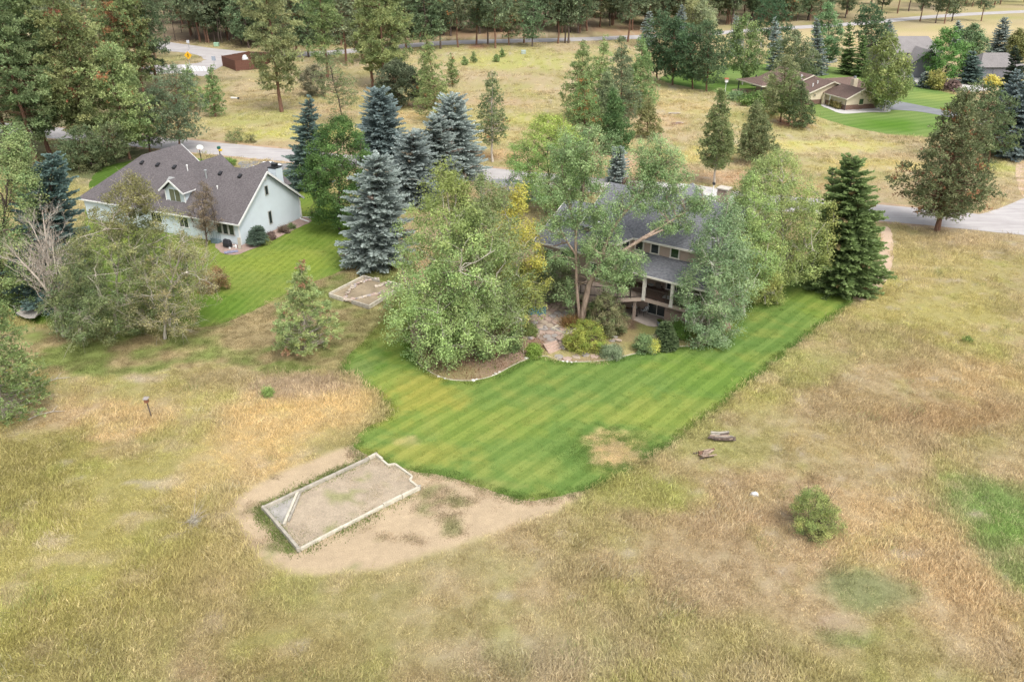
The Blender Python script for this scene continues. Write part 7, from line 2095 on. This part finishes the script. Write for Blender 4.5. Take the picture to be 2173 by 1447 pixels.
# ================================================================== meadow grass: tufts instanced on scattered points
def tuft_mesh(seed, n, h, spread, w, lean):
    # each blade has its own tone
    r = rg(seed)
    b = np.stack([r.normal(0, spread, n), r.normal(0, spread, n), np.zeros(n)], 1)
    d = nrm(np.stack([r.normal(lean, .32, n), r.normal(0, .32, n), np.ones(n)], 1))
    L = h * (.45 + .75 * r.random(n))
    s = nrm(np.cross(d, r.normal(0, 1, d.shape)))
    m = b + d * L[:, None] * .55
    t = m + nrm(d + np.stack([r.normal(lean * 1.4, .3, n), r.normal(0, .3, n), np.full(n, -.35)], 1)) * L[:, None] * .5
    V = np.stack([b - s * w, b + s * w, m + s * w * .8, m - s * w * .8, t], 1).reshape(-1, 3)
    k = np.arange(n)[:, None] * 5
    me = mesh_np('grass_tuft', V, k + np.array([[0, 1, 2, 3]]), k + np.array([[3, 2, 4]]), None, M_GRASS)
    tone = np.clip(r.normal(1, .24, n), .45, 1.6)
    a = me.attributes.new('tone', 'FLOAT', 'POINT'); a.data.foreach_set('value', np.repeat(tone, 5).astype(np.float32))
    return me
M_GRASS, nt, N, L = nodes_of('dry_grass')
at_ = N.new('ShaderNodeAttribute'); at_.attribute_type = 'INSTANCER'; at_.attribute_name = 'col'
b_ = N.new('ShaderNodeBsdfPrincipled'); b_.inputs['Roughness'].default_value = .8; b_.inputs['Specular IOR Level'].default_value = .1
tn = N.new('ShaderNodeAttribute'); tn.attribute_name = 'tone'
gc = N.new('ShaderNodeVectorMath'); gc.operation = 'SCALE'; L.new(at_.outputs['Color'], gc.inputs[0]); L.new(tn.outputs['Fac'], gc.inputs['Scale'])
t_ = N.new('ShaderNodeBsdfTranslucent'); mx = N.new('ShaderNodeMixShader'); mx.inputs[0].default_value = .3; oo = N.new('ShaderNodeOutputMaterial')
L.new(gc.outputs[0], b_.inputs['Base Color']); L.new(gc.outputs[0], t_.inputs[0]); L.new(b_.outputs[0], mx.inputs[1]); L.new(t_.outputs[0], mx.inputs[2]); L.new(mx.outputs[0], oo.inputs[0])
def scatter(name, pts, scl, rot, colr, meshes, label):
    src = bpy.data.collections.new(name + '_source')
    for i, me in enumerate(meshes):
        src.objects.link(bpy.data.objects.new('%s_blade_%d' % (name, i), me))
    me = bpy.data.meshes.new(name)
    me.vertices.add(len(pts)); me.vertices.foreach_set('co', np.asarray(pts, np.float32).ravel())
    for nm, tp, dat in (('scl', 'FLOAT_VECTOR', scl), ('rot', 'FLOAT_VECTOR', rot)):
        a = me.attributes.new(nm, tp, 'POINT'); a.data.foreach_set('vector', np.asarray(dat, np.float32).ravel())
    a = me.attributes.new('col', 'FLOAT_COLOR', 'POINT')
    c4 = np.ones((len(pts), 4), np.float32); c4[:, :3] = np.clip(colr, 0, 1); a.data.foreach_set('color', c4.ravel())
    o = obj(name, me)
    tag(o, label, 'grass', None, 'stuff')
    ng = bpy.data.node_groups.new(name, 'GeometryNodeTree')
    ng.interface.new_socket('Geometry', in_out='INPUT', socket_type='NodeSocketGeometry')
    ng.interface.new_socket('Geometry', in_out='OUTPUT', socket_type='NodeSocketGeometry')
    gi, go = ng.nodes.new('NodeGroupInput'), ng.nodes.new('NodeGroupOutput')
    ip = ng.nodes.new('GeometryNodeInstanceOnPoints'); ci = ng.nodes.new('GeometryNodeCollectionInfo')
    ci.inputs[0].default_value = src; ci.inputs['Separate Children'].default_value = True; ci.inputs['Reset Children'].default_value = True
    ip.inputs['Pick Instance'].default_value = True
    def named(n, t):
        q = ng.nodes.new('GeometryNodeInputNamedAttribute'); q.data_type = t; q.inputs[0].default_value = n; return q.outputs[0]
    ng.links.new(gi.outputs[0], ip.inputs['Points']); ng.links.new(ci.outputs[0], ip.inputs['Instance'])
    ng.links.new(named('rot', 'FLOAT_VECTOR'), ip.inputs['Rotation']); ng.links.new(named('scl', 'FLOAT_VECTOR'), ip.inputs['Scale'])
    ng.links.new(ip.outputs[0], go.inputs[0])
    md = o.modifiers.new('scatter', 'NODES'); md.node_group = ng
    return o
TUFTS = [tuft_mesh(500 + i, 44, .27, .23, .0095, .2) for i in range(5)]
SHORT = [tuft_mesh(520 + i, 50, .12, .22, .011, .05) for i in range(3)]
r_ = rg(600)
HOUSES = [np.array([P(*q)[:2] for q in ((-.5, -.5, 0), (15.2, -.5, 0), (15.2, 25, 0), (-.5, 25, 0))])]
ROADP = np.array(road_poly)
BACKR = np.array([G(*p)[:2] for p in bk] + [G(*p)[:2] for p in reversed(up)])
JUNC = poly_world(jr)
def meadow_pts(y0, y1, dens):
    w = lambda y: 34 + y * .78
    n = int((y1 - y0) * 2 * w((y0 + y1) / 2) * dens)
    x = (r_.random(n) * 2 - 1) * w(y1); y = y0 + (y1 - y0) * r_.random(n)
    k = (np.abs(x) < w(y)) & ((np.abs(x) < 13 + y * .72) | (r_.random(n) < .45))
    x, y = x[k], y[k]
    for Pg, m in ((LAWN, .0), (NL, 0), (BED, .1), (RL, 0), (ROADP, .3), (BACKR, .5), (JUNC, .5), (BARE, .3), (DRY, -.1)):
        if len(x): 
            d = sdist(x, y, Pg) + (fbm(x, y, .9, 2, 9) - .5) * .5
            k = d > m; x, y = x[k], y[k]
    pth = poly_world([(1872, 480), (1888, 482), (1896, 512), (1896, 545), (1890, 578), (1874, 606), (1852, 630), (1826, 642), (1806, 630), (1838, 606), (1856, 576), (1866, 540), (1868, 505)])
    k = sdist(x, y, pth) > 0.1
    return x[k], y[k]
xs_, ys_ = [], []
for y0, y1, dn in ((4, 22, 5), (22, 34, 13), (34, 48, 11), (48, 66, 8), (66, 90, 4.5), (90, 130, 1.6), (130, 190, .8), (190, 290, .22)):
    a, b = meadow_pts(y0, y1, dn); xs_.append(a); ys_.append(b)
x, y = np.concatenate(xs_), np.concatenate(ys_)
hN = fbm(x, y, 5, 3, 70); h2 = fbm(x, y, 1.1, 3, 71)
edge_d = np.minimum(np.abs(sdist(x, y, BARE)), np.abs(sdist(x, y, LAWN)))
tall = 1 + .2 * (1 - sstep(.2, 1.4, edge_d))
sc = (.45 + .75 * sstep(.3, .7, hN) + .35 * sstep(.5, .75, h2)) * tall * (.8 + .4 * r_.random(len(x)))
sc *= 1 - .5 * np.clip(blob_mask(x, y, 1830, 1250, 100, 50, 3) + blob_mask(x, y, 2110, 1080, 110, 110, 4) * .6 + blob_mask(x, y, 1790, 1320, 50, 22, 5), 0, 1)
sc *= 1 - .6 * sstep(.72, .8, bare_spot(x, y))
c = ground_col(x, y)
c = c * (1 + r_.normal(0, .10, (len(x), 1)))
q = r_.random(len(x))[:, None]
c = np.where(q > .94, c * .6 + np.array([(.50, .41, .25)]) * .5, np.where(q < .05, c * .5 + np.array([(.17, .14, .08)]) * .5, c))
wd = (r_.random(len(x)) < .006 + .03 * sstep(.62, .75, fbm(x, y, 4.5, 3, 411)))       # coarse weeds among the grass
sc = np.where(wd, sc * 1.5 + .3, sc)
wc = np.array([(.20, .15, .085), (.16, .19, .07), (.30, .27, .19)])[r_.integers(0, 3, len(x))]
c = np.where(wd[:, None], c * .35 + wc * .65, c)
far = np.clip(y / 70, 1, 3.0)
scl = np.stack([sc * .75 + .5, sc * .75 + .5, sc], 1) * far[:, None] ** .5
wind = .6 + (fbm(x, y, 9, 2, 75) - .5) * 5
rot = np.stack([r_.normal(0, .12, len(x)), r_.normal(0, .12, len(x)), wind + r_.normal(0, .9, len(x))], 1)
scatter('meadow_grass', np.stack([x, y, np.zeros(len(x))], 1), scl, rot, c * 1.42, TUFTS, 'dry tan and yellow-green grass of the unmown meadow')
# short turf at the ragged lawn edges and over the mown dry grass
x = r_.uniform(-42, 42, 60000); y = r_.uniform(36, 80, 60000)
d1_, d2_, d3_ = sdist(x, y, LAWN), sdist(x, y, DRY), sdist(x, y, BARE)
k = ((np.abs(d1_) < .55) | ((d2_ < 0) & (r_.random(len(x)) < .55)) | ((d3_ < 0) & (fbm(x, y, 1.8, 4, 54) > .62))) & (sdist(x, y, BED) > .05)
x, y, d1_ = x[k], y[k], d1_[k]
c = np.where((d1_ < .25)[:, None], lawn_col(x, y), ground_col(x, y)) * (1 + r_.normal(0, .14, (len(x), 1)))
s = .6 + .5 * r_.random(len(x))
scatter('mown_grass', np.stack([x, y, np.full(len(x), .01)], 1), np.stack([s, s, s * .8], 1), np.stack([np.zeros(len(x)), np.zeros(len(x)), r_.random(len(x)) * 6.28], 1), c, SHORT, 'short mown grass blades along the lawn edges and the dry turf')
# blades standing over the mown lawns, and ragged dead patches in the turf
def turf(name, Pg, colf, n, box, sz, label):
    x = r_.uniform(box[0], box[1], n); y = r_.uniform(box[2], box[3], n)
    k = (sdist(x, y, Pg) < -.1) & (sdist(x, y, BED) > .1)
    x, y = x[k], y[k]
    c = colf(x, y) * 1.2 * (1 + r_.normal(0, .16, (len(x), 1)))
    s = sz * (.5 + .8 * r_.random(len(x)))
    scatter(name, np.stack([x, y, np.full(len(x), .012)], 1), np.stack([s * 1.2, s * 1.2, s * .7], 1), np.stack([np.zeros(len(x)), np.zeros(len(x)), r_.random(len(x)) * 6.28], 1), c, SHORT, label)
lo, hi = LAWN.min(0), LAWN.max(0)
turf('lawn_grass', LAWN, lawn_col, 9000, (lo[0], hi[0], lo[1], hi[1]), .5, 'short mown grass of the striped lawn below the brown house')
turf('lawn_grass', NL, nlawn_col, 6000, (-46, -10, 58, 100), .5, 'short mown grass of the lawn beside the pale house')
pc = G(1308, 958)
x = pc[0] + r_.normal(0, 1.7, 1300); y = pc[1] + r_.normal(0, 1.5, 1300)
k = sdist(x, y, LAWN) < .1
x, y = x[k], y[k]
dd = np.hypot(x - pc[0], y - pc[1]) + (fbm(x, y, .6, 3, 88) - .5) * 3.2
c = np.where((dd < 1.5)[:, None], np.array([(.60, .48, .28)]), np.array([(.16, .24, .06)])) * (1 + r_.normal(0, .2, (len(x), 1)))
s = .4 + .4 * r_.random(len(x))
scatter('dead_grass', np.stack([x, y, np.full(len(x), .012)], 1), np.stack([s, s, s * .7], 1), np.stack([x * 0, x * 0, r_.random(len(x)) * 6.28], 1), c, SHORT, 'dry straw patch of dead turf at the right end of the striped lawn')
far_p = np.array([p for p, q in FAR_FOREST]); far_s = np.array([q for p, q in FAR_FOREST])
scatter('far_forest', far_p, np.repeat(far_s[:, None], 3, 1), np.stack([far_s * 0, far_s * 0, r_.random(len(far_s)) * 6.28], 1), np.full((len(far_s), 3), .1), JOINED[:5], 'deep far pine forest beyond the back road reading as one dark mass')['category'] = 'forest'
# green fringe along the timbers of the garden box
ex, ey, eu = [], [], []
for a, b, dn, wd_ in ((sp[10], sp[0], 13, .4), (sp[0], sp[1], 16, .4), (sp[1], sp[2], 4, .25), (sp[2], sp[3], 3, .25)):
    L_ = (b - a).length
    n = int(L_ * dn)
    d = (b - a).normalized(); nn_ = Vector((d.y, -d.x, 0))
    if (nn_.dot(a) < 0): nn_ = -nn_
    for k in range(n):
        q = a + d * (L_ * r_.random()) + nn_ * (.1 + wd_ * r_.random() ** 1.5) + sbx.location
        ex.append(q.x); ey.append(q.y)
ex, ey = np.array(ex), np.array(ey)
s = .8 + .8 * r_.random(len(ex))
scatter('edge_grass', np.stack([ex, ey, np.full(len(ex), .01)], 1), np.stack([s, s, s], 1), np.stack([np.zeros(len(ex)), np.zeros(len(ex)), r_.random(len(ex)) * 6.28], 1), np.array([(.19, .235, .075)]) * (1 + r_.normal(0, .2, (len(ex), 1))), SHORT, 'green grass fringe growing along the timbers of the garden box')
for o in list(bpy.data.objects):
    if o.name not in COL.objects and not any(o.name in cc.objects for cc in bpy.data.collections): bpy.data.objects.remove(o)
